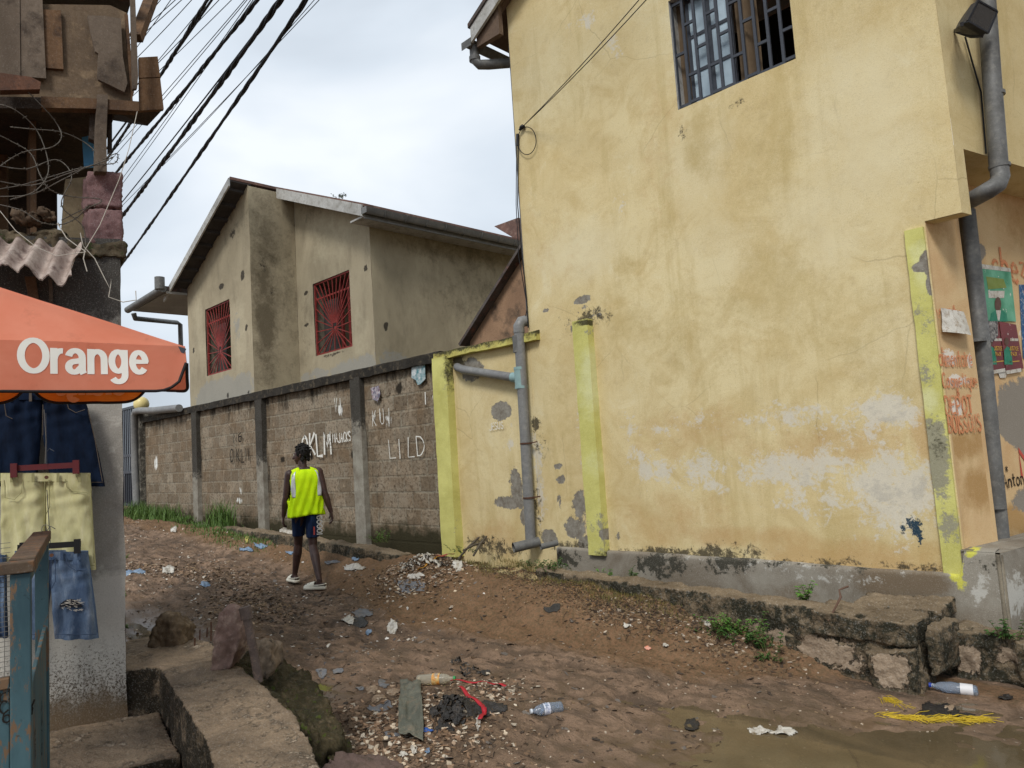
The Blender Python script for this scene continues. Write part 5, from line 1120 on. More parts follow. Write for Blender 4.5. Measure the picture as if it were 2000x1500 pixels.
def valance(p, q, ztop_p, ztop_q, drop, nrm, mat, name, round_at=None, wave=.008, seed=0):
    n = 70; hN = 10; V = []; L_ = np.linalg.norm(q - p); low = []
    for j in range(hN):
        t = j / (hN - 1)
        for i in range(n):
            s = i / (n - 1); zt = ztop_p * (1 - s) + ztop_q * s; dr = drop
            d0 = s * L_; d1 = (1 - s) * L_; R = .11
            if round_at in ('start', 'both') and d0 < R: dr = drop - R + math.sqrt(max(0, R * R - (R - d0) ** 2))
            if round_at in ('end', 'both') and d1 < R: dr = drop - R + math.sqrt(max(0, R * R - (R - d1) ** 2))
            w_ = wave * sin(s * 23 + seed) * t + .012 * t
            pt = p * (1 - s) + q * s + UZ * (zt - dr * t) + nrm * w_; V.append(pt)
            if j == hN - 1: low.append(pt)
    m = MB(); m.add(V, [(j * n + i, j * n + i + 1, (j + 1) * n + i + 1, (j + 1) * n + i) for j in range(hN - 1) for i in range(n - 1)], 0, True)
    o = m.build(name, mat, UMB)
    m = MB(); m.tube(low, .006, 6, flat=1.0); m.build('edging', M_trim, o); return o, low
fl = lambda v: v * np.array([1, 1, 0])
v1, _ = valance(uc, uc - Uu * UL, uz1, uz1, uz1 - uz0, Un, M_orange, 'valance', 'start')
b0, b1 = uc - Un * UD, uc - Uu * UL - Un * UD
v2, _ = valance(b0, uc, uz1 + .07, uz1, uz1 - uz0, Uu, M_orange, 'valance', 'both')
zb = float(onP(200, 786, b0, Un)[2]); print('zb', zb, uz0)
vp = lambda x: fl(onP(x, 770, b0, Un)); v3, _ = valance(vp(292), vp(58), uz1 + .07, uz1 + .07, uz1 + .07 - zb, -Un, M_orange2, 'valance', 'both')
v4, _ = valance(vp(54), vp(54) - Uu * .75, uz1 + .07, uz1 + .07, uz1 + .07 - zb, -Un, M_orange2, 'valance', 'both', seed=2)
m = MB(); ap2 = apex - UZ * .03
for c_ in cor: m.bar(c_ - UZ * .02, ap2, .015, .02)
m.build('rib', M_blackmetal, UMB)
m = MB(); m.tube([apex * [1, 1, 0] + UZ * .3, apex + UZ * .05], .022, 14); m.build('pole', M_whitetrim, UMB)
la = onP(36, 728, uc + Un * .022, Un); lb = onP(288, 732, uc + Un * .022, Un); lt = onP(68, 657, uc + Un * .022, Un)
width = (lb - la) @ Uu; caph = lt[2] - la[2]
BG = {'O': [_arc(.40, .5, .33, .43, 90, 450, 28)], 'r': [[(.08, 0), (.08, .73)], [(.08, .42)] + _arc(.30, .42, .21, .235, 165, 82, 8)], 'a': [_arc(.27, .47, .19, .20, 168, 0, 12) + [(.46, .3), (.46, .08), (.5, .01)], [(.46, .40), (.3, .365)] + _arc(.235, .205, .155, .15, 95, 330, 12) + [(.46, .22)]],
      'n': [[(.08, 0), (.08, .73)], [(.08, .38)] + _arc(.27, .44, .19, .22, 165, 0, 10) + [(.46, 0)]], 'g': [_arc(.27, .38, .19, .29, 0, 360, 20), [(.46, .73), (.46, .02)] + _arc(.27, -.02, .19, .20, 0, -150, 9)], 'e': [[(.07, .385), (.47, .385)] + _arc(.27, .365, .20, .30, 5, 322, 18)]}
ADVW = {'O': .86, 'r': .40, 'a': .62, 'n': .60, 'g': .62, 'e': .5}
def bold_word(word, o, ex, ey, nr, size, wd, width, mirror=False):
    m = MB(); tot = sum(ADVW[c_] for c_ in word); sx_ = width / (tot * size); pen = 0; k = 0
    for ch in word:
        for st in BG[ch]:
            P = [np.array([(pen + x) * size * sx_, y * size]) for x, y in st]; closed = np.linalg.norm(P[0] - P[-1]) < 1e-6; n = len(P); A_, B_ = [], []; k += 1
            if mirror: P = [np.array([width - p[0], p[1]]) for p in P]
            for i in range(n):
                d0 = P[i] - P[i - 1] if i else (P[1] - P[0] if not closed else P[0] - P[-2]); d1 = P[i + 1] - P[i] if i < n - 1 else (P[i] - P[i - 1] if not closed else P[1] - P[0]); d = d0 / np.linalg.norm(d0) + d1 / np.linalg.norm(d1); d /= np.linalg.norm(d); q_ = np.array([-d[1], d[0]]) * wd / 2 * (1 + .18 * abs(d[1]))
                A_.append(P[i] + q_); B_.append(P[i] - q_)
            V = [o + ex * p[0] + ey * p[1] + nr * (.0004 * k / 8) for p in A_ + B_]; m.add(V, [(i, n + i, n + i + 1, i + 1) for i in range(n - 1)])
        pen += ADVW[ch]
    return m
tx = bold_word('Orange', la, Uu, UZ, Un, caph * .99, caph * .148, width).build('lettering', M_lettw, v1); a = verts(tx)
s_ = np.clip(((uc - a) @ Uu) / UL, 0, 1); tt = np.clip((uz1 - a[:, 2]) / (uz1 - uz0), 0, 1)
# follow the slight wave of the cloth
kk_ = (a - la) @ Un; base_off = (a - uc) @ Un - kk_; want = .008 * np.sin(s_ * 23) * tt + .012 * tt + .0015
a += np.outer(want - base_off, Un); setverts(tx, a)
ra = onP(110, 770, b0 + Un * .004, Un)
tx2 = bold_word('Orange', ra + Un * .004 - UZ * .004, Uu, UZ, Un, .10, .02, float((vp(246) - vp(110)) @ Uu), True).build('lettering', plain('pale_show_through', C(232, 182, 130), .8), v3)

# ================================================================== hanging clothes
def denim(name, c1, c2, c3, seams):
    g = G(name); v = g.map(scale=(1, 1, .5)); n = g.noise(7, 6, .65, vec=v, dist=.6); n2 = g.noise(260, 3, .6, vec=g.map(scale=(1, 1, .4))); n3 = g.noise(20, 5, .6, vec=g.map(scale=(1, 1, .3)), off=(3, 3, 3))
    c = g.mix(g.rng(n, .38, .62), c1, c2); c = g.mix(g.rng(n3, .5, .68, 0, .7), c, c3); c = g.mix(g.rng(n2, .4, .7, 0, .35), c, c1)
    return g.fin(c, .9, g.bump(g.math('ADD', g.math('MULTIPLY', n2, .3), n3), .4, .006), 0, .1)
D_navy = denim('navy_denim', C(15, 24, 40), C(22, 35, 56), C(11, 17, 30), None); D_khaki = denim('pale_khaki_twill', C(198, 194, 150), C(176, 172, 126), C(208, 204, 166), None); D_blue = denim('washed_blue_denim', C(58, 76, 102), C(104, 122, 144), C(150, 160, 172), None)
D_blue2 = D_blue
def garment(name, rows, off, bulge, mat, matd, label, seed, crotch, hemw=3, pockets=(), waist_px=14, extra=None):
    """rows: (py, left, centre-left, centre-right, right) pixel outline; hangs just in front of the market wall"""
    R_ = empty(name, Lp((rows[0][1] + rows[0][4]) / 2, rows[-1][0], off) * 1.0, label, 'shorts')
    ysr = [r[0] for r in rows]; N = 46; K = 40
    def tubepart(ci, cj, tag_):
        rings = []; fronts = []
        for k in range(N):
            t = k / (N - 1); y = ysr[0] + (ysr[-1] - ysr[0]) * t
            xl = np.interp(y, ysr, [r[ci] for r in rows]); xr_ = np.interp(y, ysr, [r[cj] for r in rows])
            sag = (4 if tag_ == 'l' else -4) * 0
            a_, b_ = Lp(xl, y, off), Lp(xr_, y, off); ring = []; fr = []
            for i in range(K):
                ang = 2 * pi * i / K; s = .5 - .5 * cos(ang); side = sin(ang)
                fold = .009 * sin(s * 15 + seed + 2 * sin(t * 3 + seed)) * (.4 + t) + .036 * (fbm(s * 4 + seed, t * 2.2, 4, seed) - .5) + .012 * (fbm(s * 9 + seed + t * 4, t * 7, 3, seed) - .5) + .004 * sin(t * 40 + s * 5) * max(0, 1 - abs(t - .25) * 5)
                p = a_ * (1 - s) + b_ * s + NL * (side * bulge * (1 - .15 * t) * (abs(side) ** -.35 if abs(side) > .05 else 1) + fold * (1 if side > 0 else .3))
                ring.append(p)
            rings.append(ring)
        return rings
    mb = MB()
    for ci, cj, tg in ((1, 2, 'l'), (3, 4, 'r')): mb.ring([r for r in tubepart(ci, cj, tg)][::-1], 0, True)
    body = mb.build('fabric', mat, R_)
    # waistband
    wb = MB(); rr_ = []
    for dy in (-waist_px * .15, waist_px * .5, waist_px):
        y = ysr[0] + dy; a_, b_ = Lp(rows[0][1] - 1, y, off), Lp(rows[0][4] + 1, y, off)
        rr_.append([a_ * (.5 + .5 * cos(2 * pi * i / 48)) + b_ * (.5 - .5 * cos(2 * pi * i / 48)) + NL * (sin(2 * pi * i / 48) * (bulge * .75 + .012) + .004 * sin(i * .9)) for i in range(48)])
    wb.ring(rr_[::-1], 0, True); wbo = wb.build('waistband', mat, R_)
    fp = lambda x, y, e_=.0: Lp(x, y, off + bulge + .010 + e_)
    bl = MB()
    for fx in (.12, .36, .64, .88):
        x = rows[0][1] + (rows[0][4] - rows[0][1]) * fx; bl.prism([fp(x - 2.5, ysr[0] - 2, .004), fp(x + 2.5, ysr[0] - 2, .004), fp(x + 3, ysr[0] + waist_px + 2, .004), fp(x - 2.5, ysr[0] + waist_px + 2, .004)][::-1], NL * .004)
    bl.build('belt_loop', matd, R_)
    st = MB()
    for pts in pockets: st.tube([fp(x, y, .0) for x, y in pts], .0022, 5, flat=.6)
    if pockets: st.build('seam', matd, R_)
    cxm = rows[0][2]; b = MB(); c_ = fp(cxm + 1, ysr[0] + waist_px * .45, .006); b.tube([c_, c_ + NL * .004], .009, 12); b.build('button', M_rust, R_)
    hm = MB()
    for ci, cj in ((1, 2), (3, 4)):
        pts = []
        for i in range(14):
            s = i / 13; y = ysr[-1] - 8; xl = np.interp(y, ysr, [r[ci] for r in rows]); xr_ = np.interp(y, ysr, [r[cj] for r in rows]); pts.append(fp(xl + (xr_ - xl) * (.03 + .94 * s), y, -.012 * abs(2 * s - 1) ** 3 + .002))
        hm.tube(pts, .0018, 5)
    hm.build('hem', matd, R_)
    return R_
navy = garment('hanging_shorts', [(768, 2, 84, 84, 162), (800, -2, 82, 84, 172), (850, -6, 80, 84, 184), (900, -12, 76, 92, 196), (950, -18, 72, 100, 206)], .10, .035, D_navy, plain('dark_stitching', C(90, 80, 70), .8), 'dark navy denim shorts hanging highest, half under the umbrella', 1, 840,
    pockets=[[(130, 784), (134, 798), (148, 806), (166, 800)], [(8, 784), (12, 812), (24, 818)], [(84, 790), (84, 850)], [(172, 800), (186, 860), (200, 940)]])
khaki = garment('hanging_shorts', [(926, 2, 90, 90, 176), (960, 2, 90, 90, 178), (1000, 3, 90, 91, 180), (1040, 3, 88, 93, 183), (1112, 4, 82, 100, 188)], .17, .035, D_khaki, plain('khaki_stitching', C(150, 146, 104), .8), 'pale khaki shorts clipped to a dark red hanger', 2, 1040,
    pockets=[[(128, 936), (131, 952), (142, 960), (170, 962)], [(8, 938), (10, 950)], [(10, 950), (10, 972), (28, 976), (42, 962), (44, 936)], [(88, 940), (88, 1010)], [(96, 940), (97, 990), (90, 1004)], [(177, 960), (184, 1100)]])
blue = garment('hanging_shorts', [(1078, 30, 100, 100, 172), (1110, 28, 100, 100, 176), (1140, 26, 100, 100, 180), (1180, 24, 96, 104, 186), (1247, 20, 86, 108, 192)], .24, .035, D_blue, plain('blue_stitching', C(60, 78, 104), .8), 'washed blue ripped denim shorts hanging lowest on the market wall', 3, 1160,
    pockets=[[(128, 1088), (134, 1106), (148, 1114), (170, 1112)], [(100, 1090), (100, 1150)], [(108, 1090), (108, 1136), (100, 1150)], [(176, 1110), (190, 1235)]])
# rip on the right leg: dark opening with pale threads
fp = lambda x, y, e_=0: Lp(x, y, .24 + .035 + .008 + e_)
m = MB(); pts = [(118 + 20 + 22 * cos(t), 1181 + 8 * sin(t) + 3 * cos(2 * t)) for t in np.linspace(0, 2 * pi, 18)[:-1]]; m.prism([fp(x, y, .006) for x, y in pts][::-1], -NL * .004); m.build('tear', plain('tear_dark', C(34, 38, 46), .9), blue)
m = MB(); rr = random.Random(3)
for k in range(46):
    x = 118 + rr.random() * 42; y = 1172 + rr.random() * 22 + (x - 138) ** 2 * -.012; m.tube([fp(x, y, .012), fp(x + rr.uniform(3, 9), y + rr.uniform(-2, 3), .014)], .0009, 4)
m.build('frayed_thread', M_str, blue)
g4 = garment('hanging_shorts', [(1085, -70, -30, -30, 12), (1130, -72, -30, -30, 13), (1180, -74, -32, -26, 14), (1245, -78, -38, -22, 16)], .2, .03, D_blue, plain('blue_stitching2', C(60, 78, 104), .8), 'light blue denim shorts half hidden behind the blue cage mesh at the left edge', 5, 1160)
def hanger(x0, x1, y0, y1, off, cmat, label, hooktop, clips):
    H = empty('clip_hanger', Lp((x0 + x1) / 2, y0, off), label, 'hanger'); a_, b_ = Lp(x0, y0, off), Lp(x1, y1, off)
    m = MB(); m.bar(a_, b_, .008, .028, up=UZ); m.build('bar', cmat, H)
    m = MB(); d = (b_ - a_) / np.linalg.norm(b_ - a_)
    for c_ in clips:
        p = a_ + (b_ - a_) * c_; m.obox(p - d * .014 - UZ * .045 + NL * .004, d * .028, NL * .016, UZ * .07)
    m.build('clip', cmat, H)
    mid = (a_ + b_) / 2; hx = Lp(hooktop[0], hooktop[1], off); m = MB()
    m.tube([mid, hx - UZ * .03, hx, hx + d * .015 + UZ * .02, hx + d * .035 + UZ * .005], .002, 6); m.tube([mid + d * .004, hx + UZ * .2], .0018, 6); m.build('hook', M_blackmetal, H)
M_redpl = plain('dark_red_plastic', C(92, 24, 30), .45, .5)
hanger(26, 152, 915, 908, .215, M_redpl, 'dark red clip hanger holding the khaki shorts', (90, 884), (.02, .98))
hanger(34, 158, 1070, 1062, .285, M_wire, 'black clip hanger holding the ripped blue shorts', (92, 1036), (.1, .95))
M_steel = plain('thin_steel_wire', C(120, 118, 112), .4, .5, .5)
string([(86, 800), (90, 860), (88, 905)], .23, 'thin steel wire chain hanging down the front of the navy shorts', 'wire', M_steel, .0018, 'hanging_wire')
m = MB(); m.tube([Lp(90 + 9 * cos(t), 1034 + 9 * sin(t), .24) for t in np.linspace(0, 2 * pi, 16)], .0015, 6); tag(m.build('wire_ring', M_steel), 'small wire ring above the black clip hanger', 'ring')

# ================================================================== blue mesh cabinet
c0 = onD(60, 1095, 1.9); cA = dirz(104); cB = dirz(14); CB = empty('blue_cabinet', c0 * [1, 1, 0], 'chipped blue wooden cage with wire mesh front and brown top rails', 'cabinet')
M_bluep = layered('chipped_blue_paint', lambda g: g.mix(g.rng(g.noise(6, 6, .65, vec=g.map(scale=(1, 1, .25))), .38, .64), C(60, 108, 120), C(46, 86, 98)), [], bump=.4)
g = G('chipped_blue_board'); n = g.noise(5, 6, .7, vec=g.map(scale=(1, 1, .3))); c = g.mix(g.rng(n, .35, .65), C(74, 102, 108), C(50, 74, 82)); c = g.mix(g.rng(g.noise(16, 7, .75, vec=g.map(scale=(1, 1, .35)), off=(2, 2, 2)), .54, .58), c, C(112, 88, 66)); c = g.mix(g.rng(g.noise(50, 4, .7), .62, .7, 0, .7), c, C(30, 40, 44))
M_bluep = g.fin(c, .65, g.bump(n, .3, .004), 0, .3); M_rail = weathered('chipped_brown_rail', C(98, 82, 66), C(72, 60, 50), C(132, 92, 60), 8, 60, .8, .3, streak=False)
cn_f = -cB * 1.0                                                      # outward normal of the front
F2 = lambda px, py: onP(px, py, c0, cB)
S2 = lambda px, py: onP(px, py, c0, np.array([cB[1], -cB[0], 0]))
zt = c0[2]; sideL = float((S2(95, 1040) - c0) @ cB)
pw = .045
def cab(o, ex, ey, z0, z1, name, mat): m = MB(); m.obox(np.array(o) * [1, 1, 0] + UZ * z0, ex, ey, UZ * (z1 - z0)); ob = m.build(name, mat, CB); md = ob.modifiers.new('b', 'BEVEL'); md.width = .003; md.segments = 2; return ob
fx = lambda px, y=1200: float((F2(px, y) - c0) @ -cA)
cab(c0, -cA * pw, cB * pw, 0, zt - .03, 'post', M_bluep); cab(c0 + cB * (sideL - pw), -cA * pw, cB * pw, 0, zt - .03, 'post', M_bluep)
cab(c0 - cA * .9, -cA * pw, cB * pw, 0, zt - .03, 'post', M_bluep)
cab(c0 + cA * .008 - cB * .01, -cA * .92, cB * .06, zt - .029, zt, 'rail', M_rail); cab(c0 + cA * .008 + cB * .051, -cA * .06, cB * (sideL - .05), zt - .03, zt + .004, 'rail', M_rail)
zf = lambda py, px=10: float(F2(px, py)[2]); zs_ = lambda py, px=80: float(S2(px, py)[2])
cab(c0 - cA * (pw + .001) + cB * .004, -cA * .85, cB * .03, zf(1348), zf(1326), 'rail', M_bluep)
cab(c0 - cA * (pw + .001) + cB * .012, -cA * .85, cB * .012, 0, zf(1349), 'panel', M_bluep)
cab(c0 - cA * .008 + cB * (pw + .001), -cA * .012, cB * (sideL - 2 * pw - .002), 0, zs_(1290), 'side_panel', M_bluep)
cab(c0 - cA * .004 + cB * (pw + .001), -cA * .025, cB * (sideL - 2 * pw - .002), zt - .065, zt - .031, 'rail', M_bluep)
m = MB()
for k in range(60): p = c0 - cA * (pw + k * .0125) + cB * .02; m.tube([p * [1, 1, 0] + UZ * zf(1345), p * [1, 1, 0] + UZ * (zt - .03)], .0007, 4, cap=False)
for k in range(30): z = zf(1345) + k * .0125; m.tube([c0 * [1, 1, 0] - cA * pw + cB * .02 + UZ * z, c0 * [1, 1, 0] - cA * .85 + cB * .02 + UZ * z], .0007, 4, cap=False)
m.build('wire_mesh', M_steel, CB)
m = MB(); m.obox(c0 * [1, 1, 0] - cA * .85 + cB * .35 + UZ * 0, cA * .75, cB * .01, UZ * zs_(1330)); m.build('back_panel', M_bluep, CB)
b = MB()
for txt, px, py, sz in (('rx', 0, 1372, .035), ('Cony', -2, 1396, .03), ('609', 4, 1414, .03)):
    o_ = F2(px, py); letters(txt, o_ , cA, UZ, -cB, sz, .004, 3, mb=b, pad=.004 - .012)
b.build('lettering', M_kstroke, CB)
b = MB(); o_ = S2(84, 1470); sn = np.array([cB[1], -cB[0], 0])
letters('GAKE', onP(80, 1478, c0 - sn * .008, sn), UZ, -cB * -1.0, sn, .06, .008, 4, mb=b, pad=.002); letters('PAUL', onP(67, 1482, c0 - sn * .008, sn), UZ, cB, sn, .03, .006, 5, mb=b, pad=.002)
b.build('lettering', M_kstroke, CB)

# ================================================================== floodlight, posters, notice
FL = empty('floodlight', onP(1880, 60, P_up, SN), 'black floodlight on a bent bracket beside the upper grey downpipe', 'floodlight')
M_blk = plain('black_floodlight_body', C(38, 38, 42), .5, .4)
pu = P_up + SN * .22; q = [onP(x, y, pu, SN) for x, y in ((1908, 2), (1946, 23), (1928, 65), (1888, 42))]
nq = np.cross(q[1] - q[0], q[3] - q[0]); nq /= np.linalg.norm(nq); nq = nq if nq @ (np.array([0, 0, CZ]) - q[0]) > 0 else -nq
ce = sum(q) / 4; m = MB(); m.ring([[ce + (p - ce) * 1.0 for p in q], [p - nq * .035 for p in q], [ce + (p - ce) * .62 - nq * .10 for p in q], [ce + (p - ce) * .35 - nq * .14 for p in q]], 0, False, True); hb_ = m.build('housing', M_blk, FL)
md = hb_.modifiers.new('b', 'BEVEL'); md.width = .004
m = MB()
for i in range(4): m.bar(q[i] + nq * .004, q[(i + 1) % 4] + nq * .004, .014, .012, up=nq)
m.build('rim', M_blk, FL)
m = MB(); m.prism([ce + (p - ce) * .93 + nq * .002 for p in q], nq * .003); m.build('glass', plain('dull_floodlight_glass', C(78, 76, 74), .12, .6), FL)
pw0 = onP(1866, 60, P_up + SN * .01, SN); m = MB(); m.bar(pw0, (q[3] + pw0) / 2 + [0, 0, -.02], .02, .025); m.bar(pw0, (q[2] + pw0) / 2 - [0, 0, .03], .02, .025); m.bar((q[2] + pw0) / 2 - [0, 0, .03], q[2] - nq * .03, .02, .025); m.bar((q[3] + pw0) / 2 + [0, 0, -.02], q[3] - nq * .03, .02, .025); m.build('bracket', M_blk, FL)
m = MB(); m.tube([onP(1885, 72, P_up + SN * .02, SN), onP(1900, 125, P_up + SN * .02, SN), onP(1916, 180, P_up + SN * .02, SN), onP(1926, 300, P_up + SN * .02, SN)], .006, 7); m.build('cable', M_wire, FL)

def sq(p0, pts, off): return [onP(x, y, p0 + SN * off, SN) for x, y in pts]
def poster(pts, off, mat, label, extras, name='poster', cat='poster'):
    P = sq(P_lo2, pts, off); m = MB(); m.prism(P[::-1], SN * .002); R_ = empty(name, sum(P) / len(P) - [0, 0, .2], label, cat); m.build('sheet', mat, R_)
    for nm, pp, mt, k in extras: m = MB(); m.prism(sq(P_lo2, pp, off + .0025 + .0006 * k)[::-1], SN * .0005); m.build(nm, mt, R_)
    return R_
def circ(cx, cy, rx, ry, n=14): return [(cx + rx * cos(2 * pi * i / n), cy + ry * sin(2 * pi * i / n)) for i in range(n)]
g = G('green_poster_print'); gn = g.n('TexGradient', {'Vector': g.co}, gradient_type='SPHERICAL'); c = g.mix(g.rng(g.noise(2.5, 4, .6), .4, .65), C(26, 120, 78), C(112, 180, 146)); c = g.mix(g.rng(g.noise(16, 6, .7), .62, .64), c, C(214, 212, 200)); M_gposter = g.fin(c, .55, None, 0, .4)
g = G('maroon_poster_print'); c = g.mix(g.rng(g.noise(3, 5, .6), .35, .65), C(122, 42, 42), C(98, 34, 36)); c = g.mix(g.rng(g.noise(22, 6, .7), .64, .66), c, C(206, 200, 190)); M_mposter = g.fin(c, .55, None, 0, .4)
M_paper = weathered('torn_paper', C(214, 210, 200), C(186, 180, 166), C(150, 130, 106), 9, 90, .85, .4); M_skin2 = plain('printed_brown', C(96, 66, 52), .6); M_gcoat = plain('printed_green_coat', C(40, 130, 100), .6); M_gold = plain('printed_gold', C(206, 160, 60), .6); M_dkp = plain('printed_dark', C(40, 44, 52), .6)
poster([(1912, 515), (1973, 524), (1984, 628), (1921, 626)], .008, M_gposter, 'green election-style poster with a bearded man in green, upper one beside the shop downpipe', [
    ('margin', [(1912, 515), (1973, 524), (1974, 531), (1913, 524)], M_paper, 1), ('torn_strip', [(1926, 540), (1960, 545), (1966, 562), (1930, 565)], plain('olive_print', C(124, 140, 60), .6), 1),
    ('figure', [(1933, 628), (1936, 612), (1944, 606), (1958, 606), (1966, 613), (1968, 628)], M_gcoat, 1), ('figure', circ(1949, 594, 6.5, 14), M_skin2, 2), ('figure', [(1945, 606), (1955, 606), (1952, 626), (1949, 626)], M_paper, 3), ('text_bar', [(1930, 568), (1962, 568), (1961, 582), (1931, 582)], M_paper, 1)])
for k, dx in enumerate((0, 31)):
    poster([(1921 + dx, 630), (1949 + dx, 628), (1963 + dx, 724), (1934 + dx, 729)] if k == 0 else [(1951, 628), (1984, 634), (1999, 720), (1965, 725)], .010 + .002 * k, M_mposter, ('left' if k == 0 else 'right') + ' one of the two maroon posters with a figure in green below the green poster', [
        ('figure', [(1931 + dx, 712), (1930 + dx, 684), (1936 + dx, 676), (1944 + dx, 682), (1947 + dx, 712)], M_gcoat, 1), ('figure', circ(1934 + dx + 1, 667, 4.5, 8), M_skin2, 2),
        ('text_bar', [(1940 + dx, 706), (1960 + dx, 704), (1960 + dx, 706), (1940 + dx, 708)], M_gold, 1), ('text_bar', [(1942 + dx, 661), (1958 + dx, 661), (1958 + dx, 666), (1942 + dx, 666)], M_paper, 1),
        ('margin', [(1934 + dx, 724), (1963 + dx, 719), (1964 + dx, 726), (1935 + dx, 731)], M_paper, 1)])
poster([(1922, 628), (1948, 627), (1949, 655), (1938, 668), (1926, 664)], .016, weathered('scraped_black_paper', C(60, 58, 62), C(180, 176, 170), C(34, 34, 38), 30, 90, .8, .2), 'scraped black and white paper patch over the left maroon poster', [], 'torn_poster')
poster([(1990, 556), (2060, 556), (2066, 700), (1998, 700)], .006, weathered('blue_torn_print', C(40, 72, 120), C(60, 110, 150), C(196, 196, 192), 12, 60, .7, .2), 'blue torn poster cut by the right edge of the picture', [])
poster([(1949, 728), (1966, 726), (1964, 738), (1953, 738)], .006, M_paper, 'small torn paper scrap below the maroon posters', [], 'paper_scrap', 'paper')
for tx_, x_, y_, sz_, xr_ in (('JUSTICE', 1972, 684, .03, 1990), ('PAIX', 1975, 695, .03, 1987), ('JUSTICE', 1942, 684, .03, 1958), ('PAIX', 1945, 695, .03, 1956)):
    o_ = onP(x_, y_, P_lo2 + SN * .017, SN); par = [q for q in YB.children][0]
    ob = letters(tx_, o_, S, UZ, SN, sz_, .006, 3, fixw=float((onP(xr_, y_, P_lo2 + SN * .017, SN) - o_) @ S), pad=.001).build('print_lettering', M_gold, [q for q in bpy.data.objects if q.name.startswith('poster') and 'maroon' in q.get('label', '') and q['label'].startswith('right' if x_ > 1965 else 'left')][0])
# white notice peeling off the strip
P = [onP(x, y, P_lo + SN * o_, SN) for x, y, o_ in ((1838, 601, .012), (1883, 609, .014), (1897, 655, .06), (1866, 658, .07), (1841, 648, .03))]
n_ = 12; m = MB(); V = []
for j in range(n_):
    for i in range(n_):
        s, t = i / (n_ - 1), j / (n_ - 1); p = (P[0] * (1 - s) + P[1] * s) * (1 - t) + (P[4] * (1 - s) + P[2] * s) * t; V.append(p + SN * (.018 * sin(pi * s) * t + .012 * (fbm(s * 6, t * 6, 3, 2) - .5)))
m.add(V, [(j * n_ + i, (j + 1) * n_ + i, (j + 1) * n_ + i + 1, j * n_ + i + 1) for j in range(n_ - 1) for i in range(n_ - 1)], 0, True); tag(m.build('paper_notice', M_paper), 'blank weathered white paper notice curling off the peach pillar', 'notice')
# poster remains on the block wall
def ypaper(pts, mat, label, off=.012):
    P = [onY(x, y, WY + .0 - off) for x, y in pts]; m = MB(); m.prism(P[::-1], (0, -.002, 0)); tag(m.build('torn_poster', mat), label, 'poster')
ypaper([(804, 714), (830, 710), (831, 740), (822, 750), (816, 752), (812, 742), (804, 738)], weathered('teal_white_torn_print', C(38, 118, 128), C(210, 214, 214), C(222, 222, 220), 9, 40, .8, .1), 'torn teal and white poster remnant high on the block wall near the lime pillar')
ypaper([(724, 758), (740, 753), (743, 770), (738, 784), (728, 780)], weathered('navy_red_torn_print', C(44, 54, 92), C(206, 200, 200), C(150, 60, 70), 22, 40, .8, .1), 'torn blue, white and red poster remnant on the block wall beside the tall pillar')

# ================================================================== overhead cables
def cable(p0, p1, p2, z, r, name='overhead_cable', label=None, mat=None, twist=False, group=None, sag=.12):
    a_, b_ = onZ(*p0, z), onZ(*p1, z); d = b_ - a_; end = a_ + d * p2; a_ = a_ - d * (.8 if p2 < 2 else 1.6)
    n = 60; pts = [a_ + (end - a_) * t + UZ * (-sag * 4 * t * (1 - t)) for t in np.linspace(0, 1, n)]
    m = MB()
    if twist:
        n = 420; base = [a_ + (end - a_) * t + UZ * (-sag * 4 * t * (1 - t)) for t in np.linspace(0, 1, n)]; L_ = np.linalg.norm(end - a_); dd_ = (end - a_) / L_; s1 = np.cross(dd_, UZ); s1 /= np.linalg.norm(s1); s2 = np.cross(s1, dd_)
        for ph in (0, 2 * pi / 3, 4 * pi / 3): m.tube([p + (s1 * cos(ph + i * .3) + s2 * sin(ph + i * .3)) * r * .55 * (1 + .5 * sin(i * .17)) for i, p in enumerate(base)], r * .85, 5, cap=False)
    else: m.tube(pts, r, 6)
    tag(m.build(name, mat or M_wire), label, 'cable', group)
cable((596, -15), (247, 500), 1.35, 7.3, .022, label='lowest thick twisted overhead cable, rightmost above the far house', twist=True)
cable((545, -12), (240, 415), 1.4, 7.5, .026, label='heaviest black twisted cable bundle, second up from the lowest overhead cable', twist=True)
cable((520, 20), (243, 383), 1.4, 7.6, .012, label='single black overhead cable just above the heaviest twisted bundle')
cable((502, -15), (222, 335), 1.5, 7.6, .020, label='thick twisted overhead cable passing close to the wooden box corner', twist=True)
cable((405, -15), (222, 282), 1.6, 7.9, .020, label='thick twisted overhead cable disappearing behind the wooden box', twist=True)
cable((430, -40), (312, 134), 2.6, 8.2, .018, label='short-looking thick cable above the wooden box corner', twist=False)
thin = [((620, -12), (238, 395)), ((487, -12), (238, 342)), ((492, -12), (240, 350)), ((475, -12), (318, 172)), ((480, -12), (320, 180)), ((425, -12), (300, 118)), ((404, -12), (308, 105)), ((372, -12), (300, 65)), ((352, -12), (270, 60)), ((340, -12), (280, 40)), ((450, -12), (318, 118)), ((612, -12), (400, 230)), ((312, -12), (268, 40)), ((332, -12), (272, 72))]
for k, (p0, p1) in enumerate(thin): cable(p0, p1, 1.6 if p1[1] > 200 else 3.2, 7.7 + .06 * k, .006, 'overhead_wire', 'thin overhead wire crossing the sky among the bundle of thin wires', group='thin overhead wires')
